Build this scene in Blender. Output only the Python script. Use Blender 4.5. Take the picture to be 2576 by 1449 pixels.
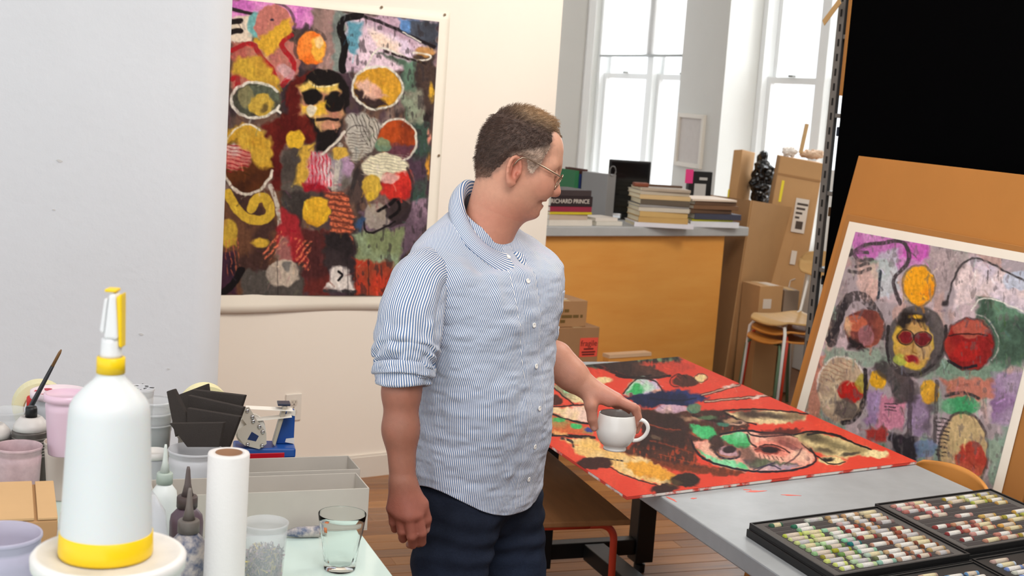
import bpy, math, random
import numpy as np
from mathutils import Vector, Matrix
random.seed(7); RNG = np.random.default_rng(11)
SC = bpy.context.scene; COL = SC.collection
R = math.radians
for o in list(bpy.data.objects): bpy.data.objects.remove(o)

# ---------------------------------------------------------------- camera
W, H = 2576, 1449
F_PX, PITCH, ROLL, CAM_H = 3400.0, R(8.2), R(4.0), 1.77
_F = np.array([0, math.cos(PITCH), -math.sin(PITCH)])
_U0 = np.array([0, math.sin(PITCH), math.cos(PITCH)]); _R0 = np.array([1.0, 0, 0])
CR = math.cos(ROLL) * _R0 + math.sin(ROLL) * _U0
CU = math.cos(ROLL) * _U0 - math.sin(ROLL) * _R0
CO = np.array([0, 0, CAM_H])
def ray(x, y): return _F + CR * ((x - W / 2) / F_PX) + CU * ((H / 2 - y) / F_PX)
def at_z(x, y, z):
    d = ray(x, y); return CO + d * ((z - CAM_H) / d[2])
def at_y(x, y, Y):
    d = ray(x, y); return CO + d * (Y / d[1])
def at_plane(x, y, p0, n):
    d = ray(x, y); return CO + d * (np.dot(np.array(p0) - CO, n) / np.dot(d, n))
def proj(P):
    v = np.asarray(P, float) - CO; w = v @ _F
    return W / 2 + F_PX * (v @ CR) / w, H / 2 - F_PX * (v @ CU) / w
cam = bpy.data.cameras.new('camera'); co = bpy.data.objects.new('camera', cam); COL.objects.link(co)
cam.sensor_width = 36.0; cam.lens = F_PX / W * 36.0; cam.clip_start = 0.05; cam.clip_end = 200
M = Matrix(((CR[0], CU[0], -_F[0], CO[0]), (CR[1], CU[1], -_F[1], CO[1]), (CR[2], CU[2], -_F[2], CO[2]), (0, 0, 0, 1)))
co.matrix_world = M
cam.dof.use_dof = True; cam.dof.focus_distance = 2.95; cam.dof.aperture_fstop = 8.5
SC.camera = co

# ---------------------------------------------------------------- world, lamps, exposure
wd = bpy.data.worlds.new('overcast_sky'); SC.world = wd; wd.use_nodes = True
wb = wd.node_tree.nodes['Background']; wb.inputs[0].default_value = (0.93, 0.97, 1.0, 1); wb.inputs[1].default_value = 1.8
SC.view_settings.view_transform = 'Standard'; SC.view_settings.look = 'None'
SC.view_settings.exposure = -0.12; SC.view_settings.gamma = 1.0; SC.view_settings.use_curve_mapping = False
def area_light(name, loc, target, size, power, col, size_y=None):
    l = bpy.data.lights.new(name, 'AREA'); l.energy = power; l.color = col; l.shape = 'RECTANGLE'; l.size = size; l.size_y = size_y or size
    o = bpy.data.objects.new(name, l); COL.objects.link(o); o.location = loc
    o.rotation_euler = (Vector(target) - Vector(loc)).to_track_quat('-Z', 'Y').to_euler()
    return o
# tungsten track light washing the picture wall, added fill lights under the ceiling to brighten man, cup and counter
area_light('track_light', (0.5, 3.0, 3.85), (-0.4, 6.4, 0.0), 0.6, 20, (1.0, 0.93, 0.82), 1.4)
area_light('fill_light', (0.4, 1.0, 3.85), (0.1, 3.0, 0.9), 1.2, 100, (1.0, 0.98, 0.96), 2.4)
area_light('fill_light', (1.7, 4.6, 3.85), (0.9, 6.6, 0.0), 1.0, 170, (1.0, 0.94, 0.85), 2.0)

# ---------------------------------------------------------------- helpers: materials
def lin(c):
    out = []
    for v in c[:3]:
        v = v / 255.0
        out.append(v / 12.92 if v <= 0.04045 else ((v + 0.055) / 1.055) ** 2.4)
    return tuple(out)
MATS = {}
def mat(name, col, rough=0.6, metal=0.0, var=0.0, vscale=6.0, bump=0.0, bscale=60.0, stretch=(1, 1, 1), col2=None,
        trans=0.0, sss=0.0, spec=0.5, alpha=1.0, coat=0.0, attr=None, ior=1.45, detail=6.0):
    if name in MATS: return MATS[name]
    m = bpy.data.materials.new(name); m.use_nodes = True; MATS[name] = m
    nt = m.node_tree; N = nt.nodes; L = nt.links; b = N['Principled BSDF']
    b.inputs['Roughness'].default_value = rough; b.inputs['Metallic'].default_value = metal
    b.inputs['Specular IOR Level'].default_value = spec; b.inputs['IOR'].default_value = ior
    b.inputs['Transmission Weight'].default_value = trans; b.inputs['Coat Weight'].default_value = coat
    if sss: b.inputs['Subsurface Weight'].default_value = sss; b.inputs['Subsurface Radius'].default_value = (0.012, 0.005, 0.003); b.inputs['Subsurface Scale'].default_value = 0.6
    c1 = lin(col); b.inputs['Base Color'].default_value = (*c1, 1)
    src = None
    if var or bump or attr:
        tc = N.new('ShaderNodeTexCoord'); mp = N.new('ShaderNodeMapping'); mp.inputs['Scale'].default_value = stretch
        L.new(tc.outputs['Object'], mp.inputs['Vector'])
    if attr:
        at = N.new('ShaderNodeAttribute'); at.attribute_name = attr; src = at.outputs['Color']
    if var:
        nz = N.new('ShaderNodeTexNoise'); nz.inputs['Scale'].default_value = vscale; nz.inputs['Detail'].default_value = detail; nz.inputs['Roughness'].default_value = 0.6
        L.new(mp.outputs[0], nz.inputs['Vector'])
        if col2 is not None:
            rp = N.new('ShaderNodeValToRGB'); rp.color_ramp.elements[0].position = 0.5 - 0.5 * (1 - min(var, .98)); rp.color_ramp.elements[1].position = 0.5 + 0.5 * (1 - min(var, .98))
            rp.color_ramp.elements[0].color = (*c1, 1); rp.color_ramp.elements[1].color = (*lin(col2), 1)
            L.new(nz.outputs['Fac'], rp.inputs[0]); src = rp.outputs[0]
        else:
            mr = N.new('ShaderNodeMapRange'); mr.inputs[1].default_value = 0.25; mr.inputs[2].default_value = 0.75
            mr.inputs[3].default_value = 1 - var; mr.inputs[4].default_value = 1 + var; L.new(nz.outputs['Fac'], mr.inputs[0])
            mx = N.new('ShaderNodeMix'); mx.data_type = 'RGBA'; mx.blend_type = 'MULTIPLY'; mx.inputs[0].default_value = 1.0
            if src is not None: L.new(src, mx.inputs[6])
            else: mx.inputs[6].default_value = (*c1, 1)
            L.new(mr.outputs[0], mx.inputs[7]); src = mx.outputs[2]
    if src is not None: L.new(src, b.inputs['Base Color'])
    if bump:
        n2 = N.new('ShaderNodeTexNoise'); n2.inputs['Scale'].default_value = bscale; n2.inputs['Detail'].default_value = 4
        L.new(mp.outputs[0], n2.inputs['Vector'])
        bp = N.new('ShaderNodeBump'); bp.inputs['Strength'].default_value = min(1.0, bump); bp.inputs['Distance'].default_value = 0.004
        L.new(n2.outputs['Fac'], bp.inputs['Height']); L.new(bp.outputs[0], b.inputs['Normal'])
    if alpha < 1.0:
        tr = N.new('ShaderNodeBsdfTransparent'); ms = N.new('ShaderNodeMixShader'); ms.inputs[0].default_value = alpha
        L.new(tr.outputs[0], ms.inputs[1]); L.new(b.outputs[0], ms.inputs[2]); L.new(ms.outputs[0], N['Material Output'].inputs['Surface'])
    return m

# ---------------------------------------------------------------- helpers: objects
def tag(o, label=None, cat=None, group=None, kind=None):
    if label: o['label'] = label
    if cat: o['category'] = cat
    if group: o['group'] = group
    if kind: o['kind'] = kind
    return o
def thing(name, label, cat, loc=(0, 0, 0), rz=0.0, group=None, rot=None):
    o = bpy.data.objects.new(name, None); COL.objects.link(o); o.empty_display_size = 0.05
    o.location = loc; o.rotation_euler = rot if rot is not None else (0, 0, rz)
    return tag(o, label, cat, group)
def copy_tree(o, parent=None):
    c = o.copy(); COL.objects.link(c); c.parent = parent
    for ch in list(o.children): copy_tree(ch, c)
    return c
class MB:
    def __init__(s): s.v = []; s.f = []; s.m = Matrix.Identity(4)
    def add(s, vs, fs):
        b = len(s.v)
        s.v.extend([tuple(s.m @ Vector(p)) for p in vs]); s.f.extend([tuple(b + i for i in q) for q in fs]); return s
    def at(s, loc=(0, 0, 0), rot=(0, 0, 0)):
        from mathutils import Euler
        s.m = Matrix.Translation(loc) @ Euler(rot).to_matrix().to_4x4(); return s
    def box(s, x0, x1, y0, y1, z0, z1):
        return s.add([(x0, y0, z0), (x1, y0, z0), (x1, y1, z0), (x0, y1, z0), (x0, y0, z1), (x1, y0, z1), (x1, y1, z1), (x0, y1, z1)],
                     [(0, 3, 2, 1), (4, 5, 6, 7), (0, 1, 5, 4), (1, 2, 6, 5), (2, 3, 7, 6), (3, 0, 4, 7)])
    def cbox(s, c, d): return s.box(c[0] - d[0] / 2, c[0] + d[0] / 2, c[1] - d[1] / 2, c[1] + d[1] / 2, c[2] - d[2] / 2, c[2] + d[2] / 2)
    def prism(s, pts, z0, z1):
        n = len(pts)
        return s.add([(p[0], p[1], z0) for p in pts] + [(p[0], p[1], z1) for p in pts],
                     [tuple(range(n - 1, -1, -1)), tuple(range(n, 2 * n))] + [(i, (i + 1) % n, n + (i + 1) % n, n + i) for i in range(n)])
    def hexa(s, p8):  # any eight corners, bottom ring then top ring
        return s.add(p8, [(0, 3, 2, 1), (4, 5, 6, 7), (0, 1, 5, 4), (1, 2, 6, 5), (2, 3, 7, 6), (3, 0, 4, 7)])
    def lathe(s, prof, n=32, ell=None, c=(0, 0), top=True):
        vs = []; fs = []
        ex, ey = ell or (1, 1)
        for r, z in prof:
            for i in range(n):
                a = 2 * math.pi * i / n; vs.append((c[0] + r * ex * math.cos(a), c[1] + r * ey * math.sin(a), z))
        for k in range(len(prof) - 1):
            for i in range(n):
                j = (i + 1) % n; fs.append((k * n + i, k * n + j, (k + 1) * n + j, (k + 1) * n + i))
        if prof[0] == prof[-1]: return s.add(vs, fs)
        if prof[0][0] > 1e-6: fs.append(tuple(range(n - 1, -1, -1)))
        if prof[-1][0] > 1e-6 and top: fs.append(tuple(range((len(prof) - 1) * n, len(prof) * n)))
        return s.add(vs, fs)
    def tube(s, pts, r, n=10, cap=True):
        pts = [Vector(p) for p in pts]; k = len(pts); rs = r if hasattr(r, '__len__') else [r] * k
        vs = []; fs = []; up = None
        for i, p in enumerate(pts):
            t = (pts[min(i + 1, k - 1)] - pts[max(i - 1, 0)]).normalized()
            if up is None: up = t.orthogonal().normalized()
            up = (up - t * up.dot(t)).normalized(); w = t.cross(up)
            for j in range(n):
                a = 2 * math.pi * j / n; vs.append(tuple(p + (up * math.cos(a) + w * math.sin(a)) * rs[i]))
        for i in range(k - 1):
            for j in range(n):
                q = (j + 1) % n; fs.append((i * n + j, i * n + q, (i + 1) * n + q, (i + 1) * n + j))
        if cap: fs.append(tuple(range(n - 1, -1, -1))); fs.append(tuple(range((k - 1) * n, k * n)))
        return s.add(vs, fs)
    def grid(s, fn, nu, nv, wrap=False):
        vs = [fn(i / (nu if wrap else nu - 1), j / (nv - 1)) for j in range(nv) for i in range(nu)]; fs = []
        for j in range(nv - 1):
            for i in range(nu if wrap else nu - 1):
                q = (i + 1) % nu; fs.append((j * nu + i, j * nu + q, (j + 1) * nu + q, (j + 1) * nu + i))
        return s.add(vs, fs)
    def obj(s, name, m, parent=None, smooth=False, bevel=0.0, loc=None, rot=None, solid=0.0, seg=2):
        me = bpy.data.meshes.new(name); me.from_pydata(s.v, [], s.f); me.update()
        o = bpy.data.objects.new(name, me); COL.objects.link(o)
        if m is not None: me.materials.append(m)
        o.parent = parent
        if loc is not None: o.location = loc
        if rot is not None: o.rotation_euler = rot
        if smooth: me.polygons.foreach_set('use_smooth', [True] * len(me.polygons))
        if solid: md = o.modifiers.new('shell', 'SOLIDIFY'); md.thickness = solid; md.offset = 0
        if bevel: md = o.modifiers.new('edge', 'BEVEL'); md.width = bevel; md.segments = seg; md.limit_method = 'ANGLE'; md.angle_limit = R(40)
        return o
def struct(name, mb, m, label, **k):
    o = mb.obj(name, m, **k); return tag(o, label, None, None, 'structure')
def box_obj(name, dims, m, parent, c, bevel=0.0, rot=None):
    return MB().cbox((0, 0, 0), dims).obj(name, m, parent, bevel=bevel, loc=c, rot=rot)
def text_obj(name, txt, size, m, parent, loc, rot, extr=0.0004, align='CENTER'):
    cu = bpy.data.curves.new(name, 'FONT'); cu.body = txt; cu.size = size; cu.extrude = extr; cu.align_x = align; cu.align_y = 'CENTER'
    t = bpy.data.objects.new(name, cu); COL.objects.link(t)
    dg = bpy.context.evaluated_depsgraph_get(); me = bpy.data.meshes.new_from_object(t.evaluated_get(dg)); bpy.data.objects.remove(t)
    o = bpy.data.objects.new(name, me); COL.objects.link(o); me.materials.clear(); me.materials.append(m); o.parent = parent; o.location = loc; o.rotation_euler = rot
    return o
def np_mesh(name, V, Fq, m, parent=None, smooth=True, colors=None, attr='pigment', uvs=None):
    me = bpy.data.meshes.new(name); V = np.asarray(V, np.float32); Fq = np.asarray(Fq, np.int32); k = Fq.shape[1]
    me.vertices.add(len(V)); me.vertices.foreach_set('co', V.ravel())
    me.loops.add(Fq.size); me.loops.foreach_set('vertex_index', Fq.ravel())
    me.polygons.add(len(Fq)); me.polygons.foreach_set('loop_start', np.arange(0, Fq.size, k, dtype=np.int32))
    me.polygons.foreach_set('use_smooth', np.full(len(Fq), smooth)); me.update(calc_edges=True); me.validate()
    if colors is not None:
        a = me.attributes.new(attr, 'FLOAT_COLOR', 'POINT'); c4 = np.ones((len(V), 4), np.float32); c4[:, :3] = colors; a.data.foreach_set('color', c4.ravel())
    if uvs is not None:
        for nm, val in uvs.items():
            a = me.attributes.new(nm, 'FLOAT', 'POINT'); a.data.foreach_set('value', np.asarray(val, np.float32))
    if m is not None: me.materials.append(m)
    o = bpy.data.objects.new(name, me); COL.objects.link(o); o.parent = parent
    return o
# room frame: the tables and the window wall run 21 degrees off the view axis
RZ = R(21); E1 = np.array([math.cos(RZ), math.sin(RZ), 0]); E2 = np.array([-math.sin(RZ), math.cos(RZ), 0])
def room(a, b, z=0.0): p = E1 * a + E2 * b; return (p[0], p[1], z)
def toroom(p): return float(np.dot(p, E1)), float(np.dot(p, E2))
# ================================================================ the room
m_wall_cool = mat('plaster_white', (218, 221, 226), 0.75, var=0.02, vscale=3, bump=0.25, bscale=38)
m_wall_warm = mat('plaster_cream', (246, 236, 224), 0.8, var=0.015, vscale=2, bump=0.06, bscale=90)
m_wall_grey = mat('plaster_grey', (216, 216, 212), 0.8, var=0.02, vscale=3, bump=0.1, bscale=60)
m_trim = mat('painted_trim', (238, 240, 240), 0.45, var=0.02, vscale=4)
m_ceil = mat('ceiling_paint', (235, 233, 228), 0.85)
m_pane = mat('window_glass', (240, 248, 250), 0.03, alpha=0.05)
m_floor = mat('floor_varnish', (140, 92, 52), 0.38, var=0.5, vscale=3.0, stretch=(0.35, 5, 1), col2=(92, 56, 30), spec=0.4)

struct('floor', MB().box(-7, 9, -2, 14.5, -0.12, -0.006), m_floor, 'worn strip wood floor of the studio')
fl = bpy.data.objects['floor']
planks = []
for i, (c1, c2, seed) in enumerate([((170, 112, 58), (128, 80, 42), 3), ((180, 124, 70), (142, 92, 50), 9), ((152, 98, 54), (104, 68, 46), 5), ((172, 116, 66), (96, 74, 66), 14)]):
    mm = mat('floor_plank_%d' % i, c1, 0.32, var=0.45, vscale=2.2 + .3 * seed / 5, stretch=(0.9, 16, 1), col2=c2, spec=0.45, bump=0.08, bscale=30)
    me = MB().box(0, 1.2, 0.001, 0.0835, -0.012, 0).obj('floor_plank', mm, fl, bevel=0.0012, seg=1)
    planks.append(me)
first = [True] * 4
for r in range(62):
    b = 2.95 + r * 0.085; off = random.uniform(-1.2, 0)
    for q in range(4):
        a = -0.9 + off + q * 1.2
        if a > 3.2 or a < -1.9: continue
        k = random.randrange(4)
        if first[k]: o = planks[k]; first[k] = False
        else: o = planks[k].copy(); COL.objects.link(o)
        o.location = room(a, b, 0); o.rotation_euler = (0, 0, RZ)
struct('ceiling', MB().box(-7, 9, -0.5, 14.5, 4.0, 4.15), m_ceil, 'plain white studio ceiling')

struct('light_block_wall', MB().box(0.6, 9, -1.95, -1.75, 0, 4.0), m_wall_cool, 'unseen white wall added behind the camera to block light')  # unseen wall, added and cut to hold back flat light from behind
# left: white wall with a rounded end that hides part of the picture wall
pc = at_y(566, 470, 4.15); a0, b0 = toroom(pc)
def rounded_end(a_l, a_r, b_f, b_b, rad, z0, z1):
    pts = [(a_l, b_f)]
    for k in range(9):
        t = -math.pi / 2 + k / 8 * math.pi / 2
        pts.append((a_r - rad + rad * math.cos(t), b_f + rad + rad * math.sin(t)))
    pts += [(a_r, b_b), (a_l, b_b)]
    return MB().prism(pts, z0, z1)
w = rounded_end(a0 - 5.0, a0 + 0.012, b0 - 0.02, b0 + 0.45, 0.10, 0, 4.0)
o = struct('wall_left', w, m_wall_cool, 'cool white plastered wall with rounded end', smooth=False); o.rotation_euler = (0, 0, RZ)
for p in o.data.polygons: p.use_smooth = True
md = o.modifiers.new('flat', 'EDGE_SPLIT'); md.split_angle = R(30)
# small nicks and pocks in the plaster
m_nick = mat('plaster_nick', (205, 204, 203), 0.9)
for (x, y, s) in ((150, 405, .012), (355, 841, .010), (136, 528, .006), (424, 928, .006)):
    p = at_plane(x, y, room(a0, b0 - 0.02), E2)
    k = MB().prism([(s * math.cos(t) * (0.7 + .3 * math.sin(3 * t)), .35 * s * math.sin(t)) for t in np.linspace(0, 6.0, 9)], 0, 0.0012).obj('plaster_nick', m_nick, o)
    pr = toroom(p); k.location = (pr[0], pr[1], p[2]); k.rotation_euler = (R(90), 0.3, 0)

# picture wall: free-standing partition, 55 degrees off the view axis
PW0 = at_z(927, 1197, 0.0); PWD = np.array([math.sin(R(55)), math.cos(R(55)), 0]); PWN = np.array([PWD[1], -PWD[0], 0]); PWR = math.atan2(PWD[1], PWD[0])
pe = at_plane(1404, 180, PW0, PWN); pw_end = float(np.dot(pe - PW0, PWD))
o = struct('wall_back', MB().box(-2.6, pw_end, 0, 0.14, 0, 4.0), m_wall_warm, 'cream partition wall with the large painting'); o.location = PW0; o.rotation_euler = (0, 0, PWR)
bb = struct('baseboard_back', MB().box(-2.6, pw_end, -0.016, 0, 0, 0.095).box(-2.6, pw_end, -0.010, 0, 0.095, 0.105), mat('baseboard_paint', (228, 219, 208), .6), 'pale painted baseboard along the cream wall')
bb.location = PW0; bb.rotation_euler = (0, 0, PWR)

# right: window wall; far: grey end wall
pr = at_y(1822, 200, 10.6); aw, bp = toroom(pr)
def bray(x, y, a): p = at_plane(x, y, room(a, 0), E1); return toroom(p)[1]
b1n = bray(1710, 210, aw)            # near edge of the far window
SILL, HEAD, REV = 0.75, 3.75, 0.34
b1f = bray(1508, 250, aw + REV)       # its far edge
bc = b1f + 0.5                        # room corner
bs = b1n + 0.25
b2f, b2n = bp, bp - 1.75
w = MB()
for (x0, x1) in ((-4.5, b2n), (b2f, b1n), (b1f, bc + 0.4)): w.box(aw, aw + 0.5, x0, x1, 0, 4.0)
for (x0, x1) in ((b2n, b2f), (b1n, b1f)): w.box(aw, aw + 0.5, x0, x1, 0, SILL).box(aw, aw + 0.5, x0, x1, HEAD, 4.0)
o = struct('wall_right', w, m_wall_grey, 'pale grey wall with tall windows and a pier between'); o.rotation_euler = (0, 0, RZ)
o = struct('wall_far', MB().box(-2.2, toroom(at_plane(1479, 250, E2 * bs, E2))[0], bs, bs + 0.12, 0, 4.0), m_wall_grey, 'pale grey end wall beside the far window'); o.rotation_euler = (0, 0, RZ)
# vertical casing on the end wall
o = struct('trim_1', MB().box(toroom(at_plane(1462, 250, E2 * bs, E2))[0], toroom(at_plane(1479, 250, E2 * bs, E2))[0] + .002, bs - 0.03, bs, 0, 3.95), m_trim, 'white vertical casing beside the far window', bevel=0.006); o.rotation_euler = (0, 0, RZ)
ZR = 2.0                            # meeting rail height
def make_window(idx, bn, bf, label):
    root = thing('window_%d' % idx, label, None, (0, 0, 0), RZ); root['kind'] = 'structure'
    a = aw + REV
    f = MB()                          # fixed frame: jambs, mullion, head, sill
    f.box(a - 0.05, a + 0.07, bf - 0.07, bf, SILL, HEAD).box(a - 0.05, a + 0.07, bn, bn + 0.07, SILL, HEAD)
    f.box(a - 0.05, a + 0.07, bn, bf, HEAD - 0.07, HEAD)
    f.obj('window_frame', m_trim, root, bevel=0.004)
    MB().box(aw - 0.03, a + 0.07, bn, bf, SILL + .002, SILL + .03).obj('window_sill', m_trim, root, bevel=0.006)
    mid = (bn + bf) / 2
    MB().box(a - 0.05, a + 0.07, mid - 0.06, mid + 0.06, SILL, HEAD - 0.07).obj('mullion', m_trim, root, bevel=0.004)
    for (s0, s1) in ((bn + 0.07, mid - 0.06), (mid + 0.06, bf - 0.07)):
        for (z0, z1, da) in ((SILL, ZR + 0.03, 0.0), (ZR - 0.02, HEAD - 0.07, 0.045)):
            sh = MB(); t = 0.055
            sh.box(a + da, a + da + 0.04, s0, s0 + t, z0, z1).box(a + da, a + da + 0.04, s1 - t, s1, z0, z1)
            sh.box(a + da, a + da + 0.04, s0 + t, s1 - t, z0, z0 + (0.09 if da == 0 else 0.045)).box(a + da, a + da + 0.04, s0 + t, s1 - t, z1 - 0.05, z1)
            so = sh.obj('sash', m_trim, root, bevel=0.003)
            MB().box(a + da + 0.017, a + da + 0.021, s0 + t, s1 - t, z0 + 0.045, z1 - 0.05).obj('pane', m_pane, so)
        MB().box(a - 0.03, a + 0.0, (s0 + s1) / 2 - 0.03, (s0 + s1) / 2 + 0.03, ZR + 0.03, ZR + 0.045).obj('sash_lock', mat('brass_dull', (120, 118, 112), .4, .8), root)
    return root
make_window(1, b1n, b1f, 'far tall double sash window with roller blind')
make_window(2, b2n, b2f, 'tall sash window behind the metal shelving')
# roller blind of the far window
rb = thing('roller_blind', 'white translucent roller blind half drawn over the far window', 'blind', (0, 0, 0), RZ)
mbl = mat('blind_cloth', (236, 236, 236), 0.9)
nt = mbl.node_tree; tl = nt.nodes.new('ShaderNodeBsdfTranslucent'); tl.inputs[0].default_value = (.86, .85, .84, 1); ms = nt.nodes.new('ShaderNodeMixShader'); ms.inputs[0].default_value = 0.72
nt.links.new(nt.nodes['Principled BSDF'].outputs[0], ms.inputs[1]); nt.links.new(tl.outputs[0], ms.inputs[2]); nt.links.new(ms.outputs[0], nt.nodes['Material Output'].inputs[0])
zb = 2.19; ab = aw + REV - 0.07
MB().box(ab, ab + 0.002, b1n + 0.03, b1f - 0.10, zb, HEAD - 0.08).obj('blind_cloth', mbl, rb)
MB().tube([(ab, b1n + 0.03, zb), (ab, b1f - 0.10, zb)], 0.012, 8).obj('bottom_bar', mat('bar_grey', (168, 172, 172), .5), rb, smooth=True)
MB().tube([(ab, b1n + 0.03, HEAD - 0.06), (ab, b1f - 0.10, HEAD - 0.06)], 0.03, 12).obj('roller', mat('bar_grey', (168, 172, 172), .5), rb, smooth=True)
MB().tube([(ab - 0.01, b1f - 0.14, 3.4), (ab - 0.01, b1f - 0.14, 1.95), (ab - .01, b1f - .145, 1.9)], 0.003, 6).obj('pull_cord', m_trim, rb, smooth=True)
# framed drawing on the pier
pf = [at_plane(x, y, room(aw, 0), E1) for x, y in ((1713, 284), (1779, 286), (1772, 424), (1704, 416))]
bL, bR_ = toroom(pf[0])[1], toroom(pf[1])[1]; zt, zb_ = pf[0][2], pf[3][2]
fr = thing('picture_frame', 'small white-framed pencil drawing hanging on the window pier', 'picture', (0, 0, 0), RZ)
t = 0.035; fm = MB()
fm.box(aw - 0.03, aw, bR_, bR_ + t, zb_, zt).box(aw - 0.03, aw, bL - t, bL, zb_, zt).box(aw - 0.03, aw, bR_ + t, bL - t, zb_, zb_ + t).box(aw - 0.03, aw, bR_ + t, bL - t, zt - t, zt)
fm.obj('frame', mat('frame_white', (226, 220, 210), .5), fr, bevel=0.003)
MB().box(aw - 0.012, aw - 0.004, bR_ + t, bL - t, zb_ + t, zt - t).obj('drawing', mat('drawing_paper', (206, 200, 196), .7, var=.04, vscale=30), fr)
# power outlet on the cream wall
oc = at_plane(737, 1024, PW0, PWN)
ot = thing('wall_outlet', 'white duplex power outlet low on the cream wall', 'outlet', tuple(oc), PWR)
mo = mat('outlet_plastic', (233, 226, 216), 0.35); md_ = mat('outlet_slot', (84, 74, 66), .6)
MB().box(-0.038, 0.038, -0.007, 0, -0.06, 0.06).obj('cover_plate', mo, ot, bevel=0.003)
for z in (-0.022, 0.022):
    rc = MB().prism([(0.017 * math.cos(t), max(-0.013, min(0.013, 0.0175 * math.sin(t)))) for t in np.linspace(0, 2 * math.pi, 24, endpoint=False)], 0, 0.003).obj('receptacle', mat('outlet_face', (216, 208, 196), .4), ot, loc=(0, -0.0065, z), rot=(R(90), 0, 0))
    MB().box(-0.008, -0.006, -0.001, 0.006, 0, 0.0036).box(0.006, 0.008, -0.001, 0.007, 0, 0.0036).box(-0.003, 0.003, -0.010, -0.005, 0, 0.0036).obj('slots', md_, rc)
MB().lathe([(0.0, 0), (0.003, 0), (0.003, 0.001), (0, 0.0012)], 10).obj('screw', md_, ot, loc=(0, -0.007, 0), rot=(R(90), 0, 0))
# daylight from the street pouring through the two windows
for (bn, bf) in ((b2n, b2f), (b1n, b1f)):
    q = room(aw + 1.6, (bn + bf) / 2, 2.9); area_light('window_daylight', q, room(aw - 3.0, (bn + bf) / 2 - 2.2, .6), 2.2, 260, (0.93, 0.97, 1.0), 3.0)
# ================================================================ implicit-surface modelling (smooth unions, sparse surface nets)
def _hash_noise(P, seed=0):
    P = np.asarray(P, np.float64); I = np.floor(P).astype(np.int64); Fr = P - I; Fr = Fr * Fr * (3 - 2 * Fr)
    tab = np.random.default_rng(seed).random((32, 32, 32)); out = 0
    for dx in (0, 1):
        for dy in (0, 1):
            for dz in (0, 1):
                w = (Fr[:, 0] if dx else 1 - Fr[:, 0]) * (Fr[:, 1] if dy else 1 - Fr[:, 1]) * (Fr[:, 2] if dz else 1 - Fr[:, 2])
                out = out + w * tab[(I[:, 0] + dx) % 32, (I[:, 1] + dy) % 32, (I[:, 2] + dz) % 32]
    return out * 2 - 1
def fbm(P, scale, seed=0, octv=3):
    P = np.asarray(P) * scale; s = 0; a = 1.0
    for k in range(octv): s = s + a * _hash_noise(P * 2 ** k + 7.3 * k, seed + k); a *= 0.5
    return s
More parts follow.
